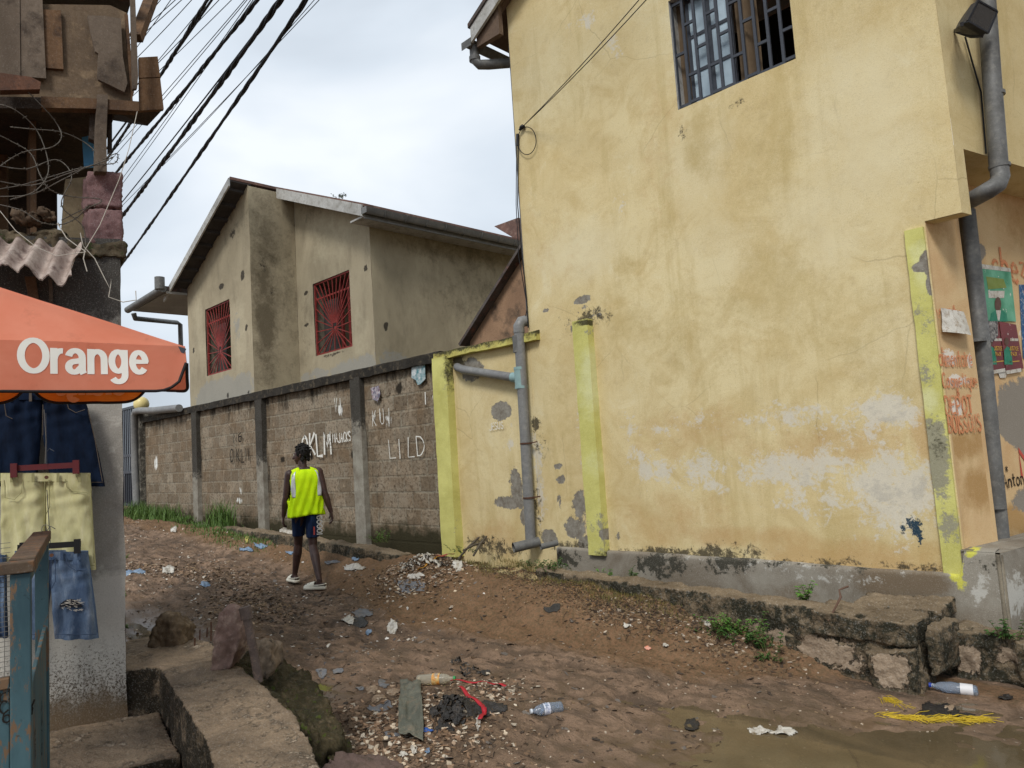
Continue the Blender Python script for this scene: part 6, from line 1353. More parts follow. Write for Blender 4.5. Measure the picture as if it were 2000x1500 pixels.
# service wires across the yellow wall
anchor = onY(1020, 248, WY - .03)
for k, (x, y, ln) in enumerate(((1265, -20, 'upper'), (1280, -20, 'lower'))):
    q_ = onY(x, y, WY - .9 + .1 * k); pts = [anchor * (1 - t) + q_ * t - UZ * .1 * t * (1 - t) for t in np.linspace(0, 1.6, 40)]
    m = MB(); m.tube(pts, .0042, 6); tag(m.build('service_wire', M_wire), ln + ' of two thin black wires rising across the yellow wall from its left corner', 'cable')
IN = empty('cable_anchor', anchor - UZ * .1, 'black clamp with a loop of spare wire at the left edge of the yellow wall', 'cable clamp')
m = MB(); m.ball(anchor, .028, sc=(1.3, 1, .7)); m.tube([anchor + [-.04, 0, -.02], anchor + [.02, -.01, .01]], .015, 8); m.tube([onY(1011, 262, WY - .02), onY(1011, 285, WY - .02)], .018, 8); m.build('clamp', M_blk, IN)
m = MB(); m.tube([onY(1029 + 18 * cos(t), 275 + 27 * sin(t), WY - .03) for t in np.linspace(-2.3, 3.9, 34)], .0045, 6); m.build('wire_loop', M_wire, IN)
m = MB(); m.tube([onY(1012, 285, WY - .02), onY(1011, 400, WY - .02), onY(1018, 480, WY - .02), onY(1028, 580, WY - .02), onY(1032, 640, WY - .02)], .006, 6); m.tube([onY(1009, 285, WY - .02), onY(1008, 400, WY - .02), onY(1013, 500, WY - .02), onY(1030, 600, WY - .02), onY(1022, 640, WY - .02)], .0045, 6); m.build('wire', M_wire, IN)
# ================================================================== the walking person
pc = onZ(603, 1152, .0); PH = 1.74
PF = dirz(17); PLf = np.array([PF[1] * -1, PF[0], 0]); PLf = -np.array([PF[1], -PF[0], 0])   # left-hand side of the walker
if PLf[1] > 0: PLf = -PLf
W0 = lambda f, l, u: np.array([pc[0], pc[1], .0]) + PF * f + PLf * l + UZ * u
_gr = [float(gz(*W0(-.34 + q, -.06, 0)[:2])) for q in (-.05, .05, .15)]; _gl = [float(gz(*W0(.33 + q, .10, 0)[:2])) for q in (-.05, .05, .15)]
zb0 = max(_gr) - .006; dzl = max(_gl) - zb0 - .006
W = lambda f, l, u: W0(f, l, u + zb0)
PE = empty('person', W(0, 0, 0), 'person walking away in a neon yellow sleeveless reflective vest, navy print shorts and white clogs', 'person')
g = G('dark_skin'); n = g.noise(12, 4, .6); M_skin = g.fin(g.mix(g.rng(n, .35, .65), C(72, 50, 44), C(58, 40, 36)), .5, g.bump(g.noise(80, 3, .6), .1, .002), 0, .4)
J = {'pel': W(0, 0, .93), 'wst': W(.01, 0, 1.08), 'chs': W(.02, 0, 1.28), 'nk0': W(.03, 0, 1.45), 'nk1': W(.05, .01, 1.53), 'hd': W(.075, .015, 1.62), 'hdt': W(.06, .01, 1.665),
     'shl': W(.03, .175, 1.40), 'shr': W(.0, -.175, 1.41), 'ell': W(.05, .225, 1.12), 'elr': W(-.06, -.23, 1.14), 'wrl': W(.12, .25, .89), 'wrr': W(-.06, -.30, .90),
     'hpl': W(.03, .075, .91), 'hpr': W(-.02, -.075, .91), 'knl': W(.24, .06, .51), 'knr': W(-.05, -.06, .49), 'anl': W(.33, .10, .10 + dzl), 'anr': W(-.34, -.06, .115)}
def capsule(m, p, q, r0, r1, seg=14, sq_=None):
    p, q = np.array(p), np.array(q); d = q - p; L_ = np.linalg.norm(d); d /= L_; ref = np.cross(d, (.1, .3, 1)) if abs(d[2]) < .9 else np.cross(d, (1, .1, 0)); ref /= np.linalg.norm(ref); b_ = np.cross(d, ref); rings = []
    for k in range(9):
        t = -pi / 2 + (pi / 2) * k / 4 if k <= 4 else 0
        if k <= 4: c_, r = p + d * r0 * sin(t), r0 * cos(t)
        else: c_, r = None, None
        if k <= 4: rings.append((c_, max(r, 1e-4)))
    for k in range(1, 5): rings.append((p + d * L_ * k / 5, r0 + (r1 - r0) * k / 5))
    for k in range(5): t = (pi / 2) * k / 4; rings.append((q + d * r1 * sin(t), max(r1 * cos(t), 1e-4)))
    m.ring([[c_ + ref * r * cos(2 * pi * i / seg) + b_ * r * sin(2 * pi * i / seg) for i in range(seg)] for c_, r in rings], 0, True, True)
bm = MB(); c3 = lambda a_, b_, r0, r1: capsule(bm, a_, b_, r0, r1)
for s in (-.06, 0, .06): c3(W(.0, s, .95), W(.02, s, 1.32), .085, .09)
c3(W(.01, -.10, 1.38), W(.03, .10, 1.38), .07, .07); c3(J['nk0'] - [0, 0, .03], J['nk1'], .056, .05); c3(J['nk0'], J['shl'], .045, .05); c3(J['nk0'], J['shr'], .045, .05)
mid = lambda a_, b_, t: J[a_] * (1 - t) + J[b_] * t
for s in ('l', 'r'):
    c3(J['sh' + s], mid('sh' + s, 'el' + s, .45), .060, .053); c3(mid('sh' + s, 'el' + s, .45), J['el' + s], .053, .040); c3(J['el' + s], mid('el' + s, 'wr' + s, .3), .041, .045); c3(mid('el' + s, 'wr' + s, .3), J['wr' + s], .045, .027)
    c3(J['hp' + s], J['kn' + s], .076, .052); k_ = J['kn' + s]; a_ = J['an' + s]; calf = k_ * .7 + a_ * .3 - PF * .018; c3(k_, calf, .053, .056); c3(calf, a_, .056, .032); c3(a_, a_ - UZ * .04, .034, .036)
    # hand: palm and five fingers
    wv = (J['wr' + s] - J['el' + s]); wv /= np.linalg.norm(wv); wv = wv * .7 + PF * .1 - UZ * .3; wv /= np.linalg.norm(wv); w0 = J['wr' + s]; side = PF; inn = PLf * (-1 if s == 'l' else 1)
    palm = w0 + wv * .085
    for o_ in (-.026, -.009, .009, .026): capsule(bm, w0 + wv * .012 + side * o_ * .6, palm + side * o_, .014, .0125, 8)
    for o_, L_ in ((-.030, .058), (-.010, .072), (.010, .078), (.030, .070)):
        p0 = palm + side * o_; p1 = p0 + wv * L_ * .5 + inn * .010; p2_ = p1 + wv * L_ * .32 + inn * .020; p3 = p2_ + wv * L_ * .12 + inn * .018
        capsule(bm, p0, p1, .0105, .0095, 8); capsule(bm, p1, p2_, .0095, .0085, 8); capsule(bm, p2_, p3, .0085, .0075, 8)
    t0 = w0 + wv * .03 + side * .028; t1 = t0 + wv * .032 + side * .026 + inn * .01; t2 = t1 + wv * .03 + side * .006 + inn * .016; capsule(bm, t0, t1, .0135, .011, 8); capsule(bm, t1, t2, .011, .009, 8)
# feet inside the clogs
fd = {'l': (PF * .97 + PLf * .2), 'r': (PF * .62 + PLf * .78)}
for s in ('l', 'r'):
    d = fd[s] / np.linalg.norm(fd[s]); a_ = J['an' + s]; lift = .045 if s == 'r' else .05
    hz = a_ * [1, 1, 0] + UZ * (lift + zb0 + (dzl if s == 'l' else 0)); c3(hz - d * .045, hz + d * .1, .034, .03); c3(a_, hz, .034, .036)
# head turned a little to the left
HDv = PF * .42 + PLf * .90; HDv /= np.linalg.norm(HDv); HLv = np.cross(UZ, HDv); hc = J['hd']
def hp(f, l, u): return hc + HDv * f + HLv * l + UZ * u
bm.ball(hp(-.012, 0, .035), .088, u=20, v=14, sc=(1, 1, 1.08)); bm.ball(hp(.022, 0, .0), .07, u=18, v=12, sc=(1, .95, 1.25)); c3(hp(.045, 0, -.068), hp(.0, 0, -.055), .032, .045); c3(J['nk1'] - [0, 0, .02], hp(-.01, 0, -.03), .052, .058)
c3(hp(.088, 0, .012), hp(.102, 0, -.022), .009, .015); c3(hp(.078, .018, -.05), hp(.078, -.018, -.05), .010, .010); c3(hp(.078, .03, .035), hp(.078, -.03, .035), .012, .012)
for s in (-1, 1): c3(hp(.0, s * .083, -.012), hp(-.012, s * .09, .022), .011, .014)
body = bm.build('body', M_skin, None); voxel(body, .0055, 3); adopt(body, PE)
m = MB()
for s in (-1, 1): m.ball(hp(.082, s * .03, .022), .010)
m.build('eye', plain('eye_white', C(190, 184, 176), .3), PE)
hm = MB(); hm.ball(hp(-.018, 0, .05), .098, u=22, v=16, sc=(1.04, 1, 1.02)); rr = random.Random(8)
for k in range(150):
    th = rr.uniform(0, 2 * pi); ph = rr.uniform(0, 1.45); d = HDv * (sin(ph) * cos(th)) + HLv * (sin(ph) * sin(th)) + UZ * cos(ph)
    if d @ HDv > .62 and d[2] < .6: continue
    p = hp(-.018, 0, .05) + d * .096; dn = d + UZ * -.25 * sin(ph) + HLv * rr.uniform(-.2, .2); capsule(hm, p, p + dn * rr.uniform(.012, .028), .009, .006, 6)
for k in range(60):
    th = rr.uniform(1.5, 4.8); p = hp(-.018, 0, -.0) + HDv * .082 * cos(th) + HLv * .088 * sin(th) + UZ * rr.uniform(-.055, .03); capsule(hm, p, p - UZ * .012, .012, .008, 6)
hr_ = hm.build('hair', plain('black_twisted_hair', C(20, 17, 16), .75, .3, 0, .1, 60, .5), None); voxel(hr_, .005, 0)
a = verts(hr_); rel = a - hc; fwd = rel @ HDv
md = [i for i in range(len(a))]
# trim the hair cap off the face
bmh = bmesh.new(); bmh.from_mesh(hr_.data); dl = [v for v in bmh.verts if ((np.array(v.co) - hc) @ HDv > .045 + max(0, (v.co.z - hc[2] - .05)) * 1.2) and (v.co.z - hc[2]) < .085]; bmesh.ops.delete(bmh, geom=dl, context='VERTS'); bmh.to_mesh(hr_.data); bmh.free(); adopt(hr_, PE)

# neon vest: loose tube, armholes cut out, draped over the shoulders
g = G('neon_yellow_fabric'); n = g.noise(9, 5, .6, vec=g.map(scale=(1, 1, .5)), dist=.6); M_neon = g.fin(g.mix(g.rng(n, .35, .7), (.62, .88, .003, 1), (.50, .78, .003, 1)), .75, g.bump(g.math('ADD', g.noise(300, 2, .5), g.math('MULTIPLY', n, 3)), .3, .006), 0, .2)
vm = MB(); NA = 72; hts = list(np.linspace(.875, 1.30, 20)) + [1.335, 1.37, 1.40, 1.425, 1.445, 1.455]; R_ = []
for z in hts:
    rl = np.interp(z, [.87, 1.0, 1.2, 1.33, 1.40, 1.44, 1.458], [.215, .205, .195, .190, .178, .155, .12]); rf = np.interp(z, [.87, 1.0, 1.2, 1.35, 1.42, 1.458], [.135, .128, .130, .122, .095, .05]); ring = []
    for i in range(NA):
        a_ = 2 * pi * i / NA; c_, s_ = cos(a_), sin(a_); k = (abs(c_) ** 2.6 + abs(s_) ** 2.6) ** (-1 / 2.6); fold = (.010 * sin(a_ * 7 + z * 9) + .009 * sin(a_ * 13 - z * 22) + .012 * (fbm(a_ * 2, z * 7, 3, 3) - .5)) * np.interp(z, [.87, 1.4], [1.5, .3])
        sw = -.02 * (1.3 - z) * 2 if z < 1.3 else 0
        ring.append(W(.005 + (rf + fold) * k * c_ + sw, (rl + fold) * k * s_, z + .012 * sin(a_ * 2 + 1) * (z < .9)))
    R_.append(ring)
vm.ring(R_, 0, True)
keepf = []; NZ = len(hts)
for j in range(NZ - 1):
    zc = (hts[j] + hts[j + 1]) / 2
    for i in range(NA):
        a_ = 2 * pi * (i + .5) / NA; dl_ = min(abs(a_ - pi / 2), abs(a_ - 3 * pi / 2)); wdt = .0 if zc < 1.08 else np.interp(zc, [1.08, 1.2, 1.40, 1.46], [.12, .32, .42, .30])
        keepf.append(dl_ > wdt)
vm.f = [f for f, k in zip(vm.f, keepf) if k]; vm.mi = vm.mi[:len(vm.f)]; vm.sm = vm.sm[:len(vm.f)]; vm.col = vm.col[:len(vm.f)]
# shoulder straps bridging front and back
for s in (-1, 1):
    V = []; n1_, n2_ = 9, 6
    for j in range(n1_):
        t = -1 + 2 * j / (n1_ - 1)
        for i in range(n2_): l = .068 + .092 * i / (n2_ - 1); V.append(W(.01 + .085 * t, s * l, 1.405 + .075 * math.sqrt(max(0, 1 - t * t)) - .42 * max(0, l - .075) * .9))
    fs = [(j * n2_ + i, j * n2_ + i + 1, (j + 1) * n2_ + i + 1, (j + 1) * n2_ + i) for j in range(n1_ - 1) for i in range(n2_ - 1)]; vm.add(V, fs if s > 0 else [f[::-1] for f in fs], 0, True)
vest = vm.build('vest', M_neon, None); md = vest.modifiers.new('s', 'SOLIDIFY'); md.thickness = .004; bake(vest); adopt(vest, PE)
M_refl = plain('silver_reflective_tape', C(206, 208, 212), .35, .6, .2)
def onvest(a_, z, off=.006):
    j = np.interp(z, hts, range(NZ)); j0 = int(min(j, NZ - 2)); t = j - j0; ii = (a_ / (2 * pi) * NA) % NA; i0 = int(ii); u_ = ii - i0
    p = (R_[j0][i0] * (1 - u_) + R_[j0][(i0 + 1) % NA] * u_) * (1 - t) + (R_[j0 + 1][i0] * (1 - u_) + R_[j0 + 1][(i0 + 1) % NA] * u_) * t
    d = p - W(0.005, 0, z); d[2] = 0; return p + d / np.linalg.norm(d) * off
for s in (-1, 1):
    m = MB(); V = []; n1_ = 22
    for j in range(n1_):
        z = 1.115 + (1.44 - 1.115) * j / (n1_ - 1); ac = pi + s * -1 * np.interp(z, [1.1, 1.45], [.80, .86])
        for i in range(5): V.append(onvest(ac + (i - 2) * .068, z))
    m.add(V, [(j * 5 + i, j * 5 + i + 1, (j + 1) * 5 + i + 1, (j + 1) * 5 + i)[::-1] for j in range(n1_ - 1) for i in range(4)], 0, True); so_ = m.build('reflective_strip', M_refl, None); md = so_.modifiers.new('s', 'SOLIDIFY'); md.thickness = .002; md.offset = 0; bake(so_); adopt(so_, vest)
# shorts
sm_ = MB()
for s, sgn in (('l', 1), ('r', -1)):
    hp_, kn = J['hp' + s], J['kn' + s]; rings = []; d = kn - hp_
    for k in range(12):
        t = k / 11; c_ = hp_ + d * (t * .74) + UZ * (.06 * (1 - t)) ; r = np.interp(t, [0, .3, 1], [.100, .094, .080]); rings.append([c_ + PF * (r * cos(a_) * 1.05 + .007 * sin(a_ * 5 + t * 6)) + PLf * (r * sin(a_) * .95 + .004 * sin(a_ * 7)) for a_ in np.linspace(0, 2 * pi, 29)[:-1]])
    sm_.ring(rings[::-1], 0, True, True)
M_shorts = denim('navy_print_shorts', C(28, 40, 66), C(36, 52, 82), C(22, 30, 50), None)
sh_ = sm_.build('shorts', M_shorts, None); voxel(sh_, .008, 2); adopt(sh_, PE)
rn = W(-.115, -.11, 0)
def legface(t, e_): p = J['hpr'] + (J['knr'] - J['hpr']) * t; return p - PF * (.095 - t * .01 + e_) * .86 + PLf * .0
m = MB(); exd = (J['knr'] - J['hpr']); exd /= np.linalg.norm(exd); nrm_ = -PF * .9 - PLf * .25; nrm_ /= np.linalg.norm(nrm_); eyd = np.cross(nrm_, exd); o_ = J['hpr'] + exd * .045 + nrm_ * .098 + PLf * -.01
letters('GOOOI', o_ - eyd * 0, exd, eyd, nrm_, .07, .014, 5, mb=m, pad=.0, gap=.18, jit=.01); m.build('print_lettering', M_refl, sh_)
m = MB(); m.prism([o_ + exd * (.13 + q0) - eyd * (.03 + q1) + nrm_ * -.002 for q0, q1 in ((0, 0), (.1, 0), (.1, .02), (0, .02))], nrm_ * .003); m.build('print_bar', plain('print_red', C(170, 70, 66), .7), sh_)
# clogs: rounded toe cap, open back with strap
M_clog = plain('white_rubber_clog', C(232, 226, 208), .55, .35, 0, .08, 30)
for s in ('l', 'r'):
    d = fd[s] / np.linalg.norm(fd[s]); zf0 = zb0 + (dzl if s == 'l' else 0); a_ = J['an' + s] * [1, 1, 0]; w_ = np.cross(UZ, d); up0 = .008; tilt = 0.0
    Q = lambda f, l, u: a_ + d * f + w_ * l + UZ * (zf0 + max(.003, u + up0 + f * tilt))
    m = MB()
    out_ = [(-.085, .0), (-.075, .032), (-.03, .038), (.04, .042), (.10, .054), (.16, .048), (.195, .025), (.205, 0), (.195, -.02), (.16, -.04), (.10, -.048), (.04, -.04), (-.03, -.037), (-.075, -.03)]
    m.ring([[Q(f, l, z) for f, l in out_] for z in (0, .014, .028)], 0, True, True)
    # toe cap shell
    rings = []
    for k in range(9):
        t = k / 8; f = .205 - t * .15; wd_ = np.interp(f, [.05, .1, .16, .205], [.042, .052, .042, .004]); hh_ = np.interp(f, [.05, .1, .16, .205], [.075, .066, .05, .018]); rings.append([Q(f, wd_ * cos(a2), .016 + hh_ * sin(a2)) for a2 in np.linspace(0, pi, 12)])
    V = [p for r in rings for p in r]; m.add(V, [(j * 12 + i, j * 12 + i + 1, (j + 1) * 12 + i + 1, (j + 1) * 12 + i) for j in range(8) for i in range(11)], 0, True)
    m.tube([Q(.06, .044, .05), Q(0, .044, .05), Q(-.06, .038, .055), Q(-.085, 0, .058), Q(-.06, -.038, .055), Q(0, -.044, .05), Q(.06, -.044, .05)], .009, 7, flat=.6)
    for sg in (-1, 1): m.ring([[Q(f, sg * (l + t_), z) for (f, l) in ((-.07, .03), (-.02, .037), (.03, .04), (.08, .046))] for z, t_ in ((.02, 0), (.04, .002))] , 0, True)
    cl = m.build('clog', M_clog, None); md = cl.modifiers.new('s', 'SOLIDIFY'); md.thickness = .003; bake(cl); adopt(cl, PE)
    m = MB()
    for f, a2 in ((.12, 1.0), (.15, 1.6), (.12, 2.1), (.09, 1.5), (.16, 1.1)):
        wd_ = np.interp(f, [.05, .1, .16, .205], [.042, .052, .042, .004]); hh_ = np.interp(f, [.05, .1, .16, .205], [.075, .066, .05, .018]); p = Q(f, wd_ * cos(a2), .016 + hh_ * sin(a2)); m.ball(p, .006, u=8, v=6)
    m.build('vent_hole', M_dark, cl)

PE.scale = (.945, .945, .945)
# ================================================================== litter
def rockify(o): return o
rn = random.Random(11)
def chips(name, n, place, size, colors, label, cat, seed, flat=.25, kind='stuff', emb=.3):
    r = np.random.RandomState(seed); V = []; Fc = []; Cc = []; k = 0
    for _ in range(n):
        x, y = place(r); z = float(gz(x, y)); s = size(r); th = s * flat * r.uniform(.4, 1.3); a_ = r.uniform(0, 6.28); nn = r.randint(4, 7); tx_, ty_ = r.normal(0, .25, 2)
        top = []; bot = []
        for i in range(nn):
            t = a_ + 2 * pi * i / nn + r.uniform(-.3, .3); rr_ = s * r.uniform(.6, 1.1); dx, dy = rr_ * cos(t), rr_ * sin(t) * r.uniform(.6, 1)
            dz = dx * tx_ + dy * ty_; top.append((x + dx * .9, y + dy * .9, z + dz + th * (1 - emb))); bot.append((x + dx, y + dy, z + dz - th * emb))
        V += top + bot; Fc.append(tuple(k + i for i in range(nn))); Fc += [(k + i, k + nn + i, k + nn + (i + 1) % nn, k + (i + 1) % nn) for i in range(nn)]
        c_ = colors[r.choice(len(colors))]; v_ = r.uniform(.75, 1.15); Cc += [tuple(min(1, q * v_) for q in c_[:3])] * (nn + 1); k += 2 * nn
    m = MB(); m.v = V; m.f = Fc; m.mi = [0] * len(Fc); m.sm = [False] * len(Fc); m.col = Cc
    o = m.build(name, M_tint); tag(o, label, cat, kind=kind) if kind else tag(o, label, cat); return o
g = G('small_litter'); c = g.acol('tint'); c = g.mix(g.rng(g.noise(60, 4, .6), .4, .7, 0, .4), c, C(96, 78, 60)); M_tint = g.fin(c, .8, g.bump(g.noise(90, 3, .6), .3, .003), 0, .3)
sh = lambda: None
shell = [C(208, 196, 176), C(92, 78, 64), C(74, 62, 50), C(140, 112, 88), C(186, 160, 134), C(160, 130, 104), C(144, 118, 94), C(112, 88, 68), C(84, 66, 52), C(214, 196, 170), C(128, 104, 80)]
soil = [C(104, 84, 64), C(82, 66, 52), C(126, 104, 80), C(66, 54, 44), C(140, 118, 92)]
pale = [C(214, 206, 192), C(190, 176, 158), C(226, 222, 214), C(160, 146, 128)]
def near(cx, cy, sx, sy): return lambda r: (cx + r.normal(0, sx), cy + r.normal(0, sy))
def pix(px, py): p = onG(px, py); return p[0], p[1]
hx, hy = pix(870, 1395); 
chips('shell_chips', 1300, near(-3.4, 2.62, .26, .2), lambda r: r.uniform(.004, .026), shell, 'bed of pale broken chips scattered round the black rags', 'chips', 1)
hx2, hy2 = pix(720, 1440)
chips('shell_chips', 1700, near(hx2, hy2, .3, .17), lambda r: r.uniform(.004, .028), shell, 'bed of brown and white broken chips left of the grey cloth and above the boulder', 'chips', 2)
hx3, hy3 = pix(960, 1345); chips('shell_chips', 500, near(hx3, hy3, .16, .1), lambda r: r.uniform(.005, .022), shell[:4], 'bed of pinkish chips right of the labelled bottle', 'chips', 3)
def along(pts, sp):
    P = [pix(*p) for p in pts]
    def f(r): i = r.randint(len(P) - 1); t = r.rand(); return P[i][0] * (1 - t) + P[i + 1][0] * t + r.normal(0, sp), P[i][1] * (1 - t) + P[i + 1][1] * t + r.normal(0, sp * .6)
    return f
chips('leaf_litter', 2600, along([(250, 1110), (330, 1105), (420, 1120), (500, 1160), (480, 1185), (560, 1200)], .32), lambda r: r.uniform(.008, .035), soil + soil + soil + shell[4:6] + pale[3:], 'band of wet leaf and rubbish litter round the runoff pool at left', 'litter', 4, .2)
chips('leaf_litter', 1500, along([(830, 1100), (880, 1110), (800, 1130), (760, 1120)], .2), lambda r: r.uniform(.008, .03), soil + shell[2:] + pale[:2], 'loose litter heaped in front of the lime pillar', 'litter', 5, .3)
chips('bank_litter', 2000, along([(1150, 1200), (1250, 1190), (1330, 1215), (1420, 1240), (1500, 1280)], .16), lambda r: r.uniform(.005, .022), soil + soil + soil + pale[1:2], 'small stones and crumbs along the foot of the earth bank', 'stones', 6, .5)
chips('bank_crumbs', 3800, along([(930, 1105), (1000, 1120), (1080, 1135), (1150, 1160), (1230, 1190), (1120, 1150), (1000, 1150)], .17), lambda r: r.uniform(.003, .014), soil + [C(120, 90, 58), C(150, 120, 84)], 'loose crumbs and dry stalks over the earth bank', 'crumbs', 41, .6)
chips('lane_litter', 900, lambda r: (r.uniform(-11, -5), r.uniform(2.6, 4.7)), lambda r: r.uniform(.008, .03), soil[:2] + [C(110, 104, 98), C(84, 80, 80)] + pale, 'flat paper, plastic and leaf scraps up the lane', 'scraps', 51, .1)
chips('road_grit', 5000, lambda r: (r.uniform(-9.5, -1.6), r.uniform(2.0, 4.7)), lambda r: r.uniform(.002, .010) * (1 if r.rand() < .95 else 2.2), soil + [C(150, 128, 104)] + pale[1:2], 'loose grit over the earth road', 'grit', 7, .5)
chips('road_grit', 2200, lambda r: (r.uniform(-17, -9), r.uniform(2.6, 4.9)), lambda r: r.uniform(.006, .02), soil + pale[:1] + [C(150, 128, 104)], 'loose grit over the far end of the road', 'grit', 8, .5)
chips('floating_scum', 500, lambda r: (r.uniform(-2.4, -.2), r.uniform(3.3, 4.9)), lambda r: r.uniform(.003, .012), soil[1:4] + pale[1:2], 'dark specks lying at the water edge', 'specks', 9, .3)

def crumple(px, py, wpx, hpx, mat, label, cat, seed, name='litter_piece', hgt=.04, outline=None, rot=0, lift=.004, res=26):
    """thin crumpled sheet lying on the ground around a pixel; wpx/hpx are its pixel size"""
    c_ = onG(px, py); l_ = onG(px - wpx / 2, py); r_ = onG(px + wpx / 2, py); t_ = onG(px, py - hpx / 2); b_ = onG(px, py + hpx / 2)
    ex = (r_ - l_) / 2; ey = (t_ - b_) / 2; V = []; ok = []
    for j in range(res):
        for i in range(res):
            s, t = -1 + 2 * i / (res - 1), -1 + 2 * j / (res - 1); p = c_ + ex * s + ey * t; x, y = p[0], p[1]
            h = hgt * (max(0, fbm(s * 2.2, t * 2.2, 4, seed) * 1.6 - .45)) + .3 * hgt * abs(fbm(s * 7, t * 7, 2, seed + 3) - .5)
            edge = max(0, 1 - (s * s + t * t) * .6); V.append((x + .015 * (fbm(s * 4, t * 4, 3, seed + 9) - .5), y, max(float(gz(x, y)), -.149 if (x > -2.9 and y < 5) else -9) + lift + h * (.3 + edge) * .42))
            rad = math.hypot(s, t); ang = math.atan2(t, s); lim = .78 + .5 * (fbm(cos(ang) * 2 + 5, sin(ang) * 2 + 5, 3, seed + 1) - .5)
            ok.append(rad < lim if outline is None else outline(s, t, seed))
    m = MB(); fs = [(j * res + i, j * res + i + 1, (j + 1) * res + i + 1, (j + 1) * res + i) for j in range(res - 1) for i in range(res - 1) if ok[j * res + i] and ok[j * res + i + 1] and ok[(j + 1) * res + i] and ok[(j + 1) * res + i + 1]]
    used = sorted({v for f in fs for v in f}); mp_ = {v: k for k, v in enumerate(used)}
    m.add([V[v] for v in used], [tuple(mp_[v] for v in f) for f in fs], 0, True); o = m.build(name, mat)
    md = o.modifiers.new('s', 'SOLIDIFY'); md.thickness = .003; bake(o); tag(o, label, cat); return o
M_gcloth = weathered('grey_green_wet_cloth', C(116, 116, 102), C(88, 90, 80), C(128, 116, 98), 9, 120, .8, .5); M_bcloth = weathered('black_wet_rag', C(44, 40, 36), C(30, 27, 25), C(70, 60, 50), 9, 80, .55, .7, .012, spec=.5)
M_wbag = weathered('dirty_white_plastic', C(206, 202, 192), C(176, 168, 154), C(132, 118, 100), 8, 60, .4, .5, spec=.5); M_bbag = weathered('blue_plastic_film', C(96, 124, 156), C(140, 158, 172), C(70, 86, 100), 9, 60, .35, .4, spec=.5)
M_slate = weathered('grey_flat_scrap', C(116, 118, 122), C(90, 90, 92), C(130, 118, 104), 8, 60, .5, .4, spec=.4); M_tan = weathered('tan_flat_scrap', C(156, 134, 110), C(126, 106, 86), C(178, 160, 138), 8, 60, .8, .4)
def tangle(px, py, wpx, hpx, n, wd, mat, label, cat, seed, hgt=.06, name='rag'):
    r = random.Random(seed); c_ = onG(px, py); ex = (onG(px + wpx / 2, py) - onG(px - wpx / 2, py)) / 2; ey = (onG(px, py - hpx / 2) - onG(px, py + hpx / 2)) / 2; m = MB()
    for k in range(n):
        s, t = r.gauss(0, .38), r.gauss(0, .38); a_ = r.uniform(0, 6.28); P = []; L_ = r.uniform(.2, .7)
        for i in range(9):
            a_ += r.gauss(0, .45); s += cos(a_) * L_ / 9; t += sin(a_) * L_ / 9; p = c_ + ex * s + ey * t; e_ = max(0, 1 - s * s - t * t); P.append(np.array([p[0], p[1], float(gz(p[0], p[1])) + .004 + hgt * e_ * (.35 + .65 * vn(s * 3 + k * .1, t * 3, seed)) * r.uniform(.8, 1.1)]))
        V = []; w_ = wd * r.uniform(.3, 1.0)
        for i, q_ in enumerate(P):
            d = P[min(i + 1, 8)] - P[max(i - 1, 0)]; n_ = np.array([-d[1], d[0], 0]); n_ /= (np.linalg.norm(n_) + 1e-9); tl = r.uniform(-.5, .5); V += [q_ + n_ * w_ / 2 + UZ * w_ * tl, q_ + UZ * w_ * .2, q_ - n_ * w_ / 2 - UZ * w_ * tl * .4]
        m.add(V, [(3 * i + j, 3 * i + j + 1, 3 * i + j + 4, 3 * i + j + 3) for i in range(8) for j in (0, 1)], 0, True)
    tag(m.build(name, mat), label, cat)
rect = lambda s, t, sd: abs(s) < .72 + .15 * (vn(t * 2.5, 3.1, sd) - .5) and abs(t) < .86 + .1 * (vn(s * 2.5, 1.1, sd) - .5)
def ribbon(pts, w_, mat, label, cat, name, th=.003, z=.02, seed=1):
    P = [onG(x, y) + [0, 0, z + .02 * vn(i * .8, 1, seed)] for i, (x, y) in enumerate(pts)]; Q = []
    for i in range(len(P) - 1):
        for t in np.linspace(0, 1, 7)[:-1]: Q.append(P[i] * (1 - t) + P[i + 1] * t + [0, 0, .006 * sin(len(Q) * .9)])
    Q.append(P[-1]); V = []
    for i, q_ in enumerate(Q):
        d = Q[min(i + 1, len(Q) - 1)] - Q[max(i - 1, 0)]; n_ = np.array([-d[1], d[0], 0]); n_ /= (np.linalg.norm(n_) + 1e-9); V += [q_ + n_ * w_ / 2 * (.6 + .6 * vn(i * .7, 2, seed)), q_ - n_ * w_ / 2 + [0, 0, .004 * sin(i)]]
    m = MB(); m.add(V, [(2 * i, 2 * i + 1, 2 * i + 3, 2 * i + 2) for i in range(len(Q) - 1)], 0, True); o = m.build(name, mat); md = o.modifiers.new('s', 'SOLIDIFY'); md.thickness = th; bake(o); tag(o, label, cat); return o
crumple(802, 1378, 66, 112, M_gcloth, 'flat grey-green cloth sheet lying full length in the middle of the litter heap', 'cloth', 3, 'cloth', .07, rect, lift=.026, res=40)
tangle(888, 1392, 100, 60, 64, .045, M_bcloth, 'black tangled wet rag heap right of the grey cloth', 'rag', 5, .075); crumple(955, 1382, 96, 34, M_bcloth, 'flat black rag strip reaching right from the tangled heap', 'rag', 6, 'rag', .04)
tangle(915, 1318, 84, 20, 16, .03, M_bcloth, 'black rag above the labelled bottle', 'rag', 7, .05); tangle(893, 1298, 30, 20, 12, .02, M_bcloth, 'small black rag knot topmost of the litter heap', 'rag', 8, .06)
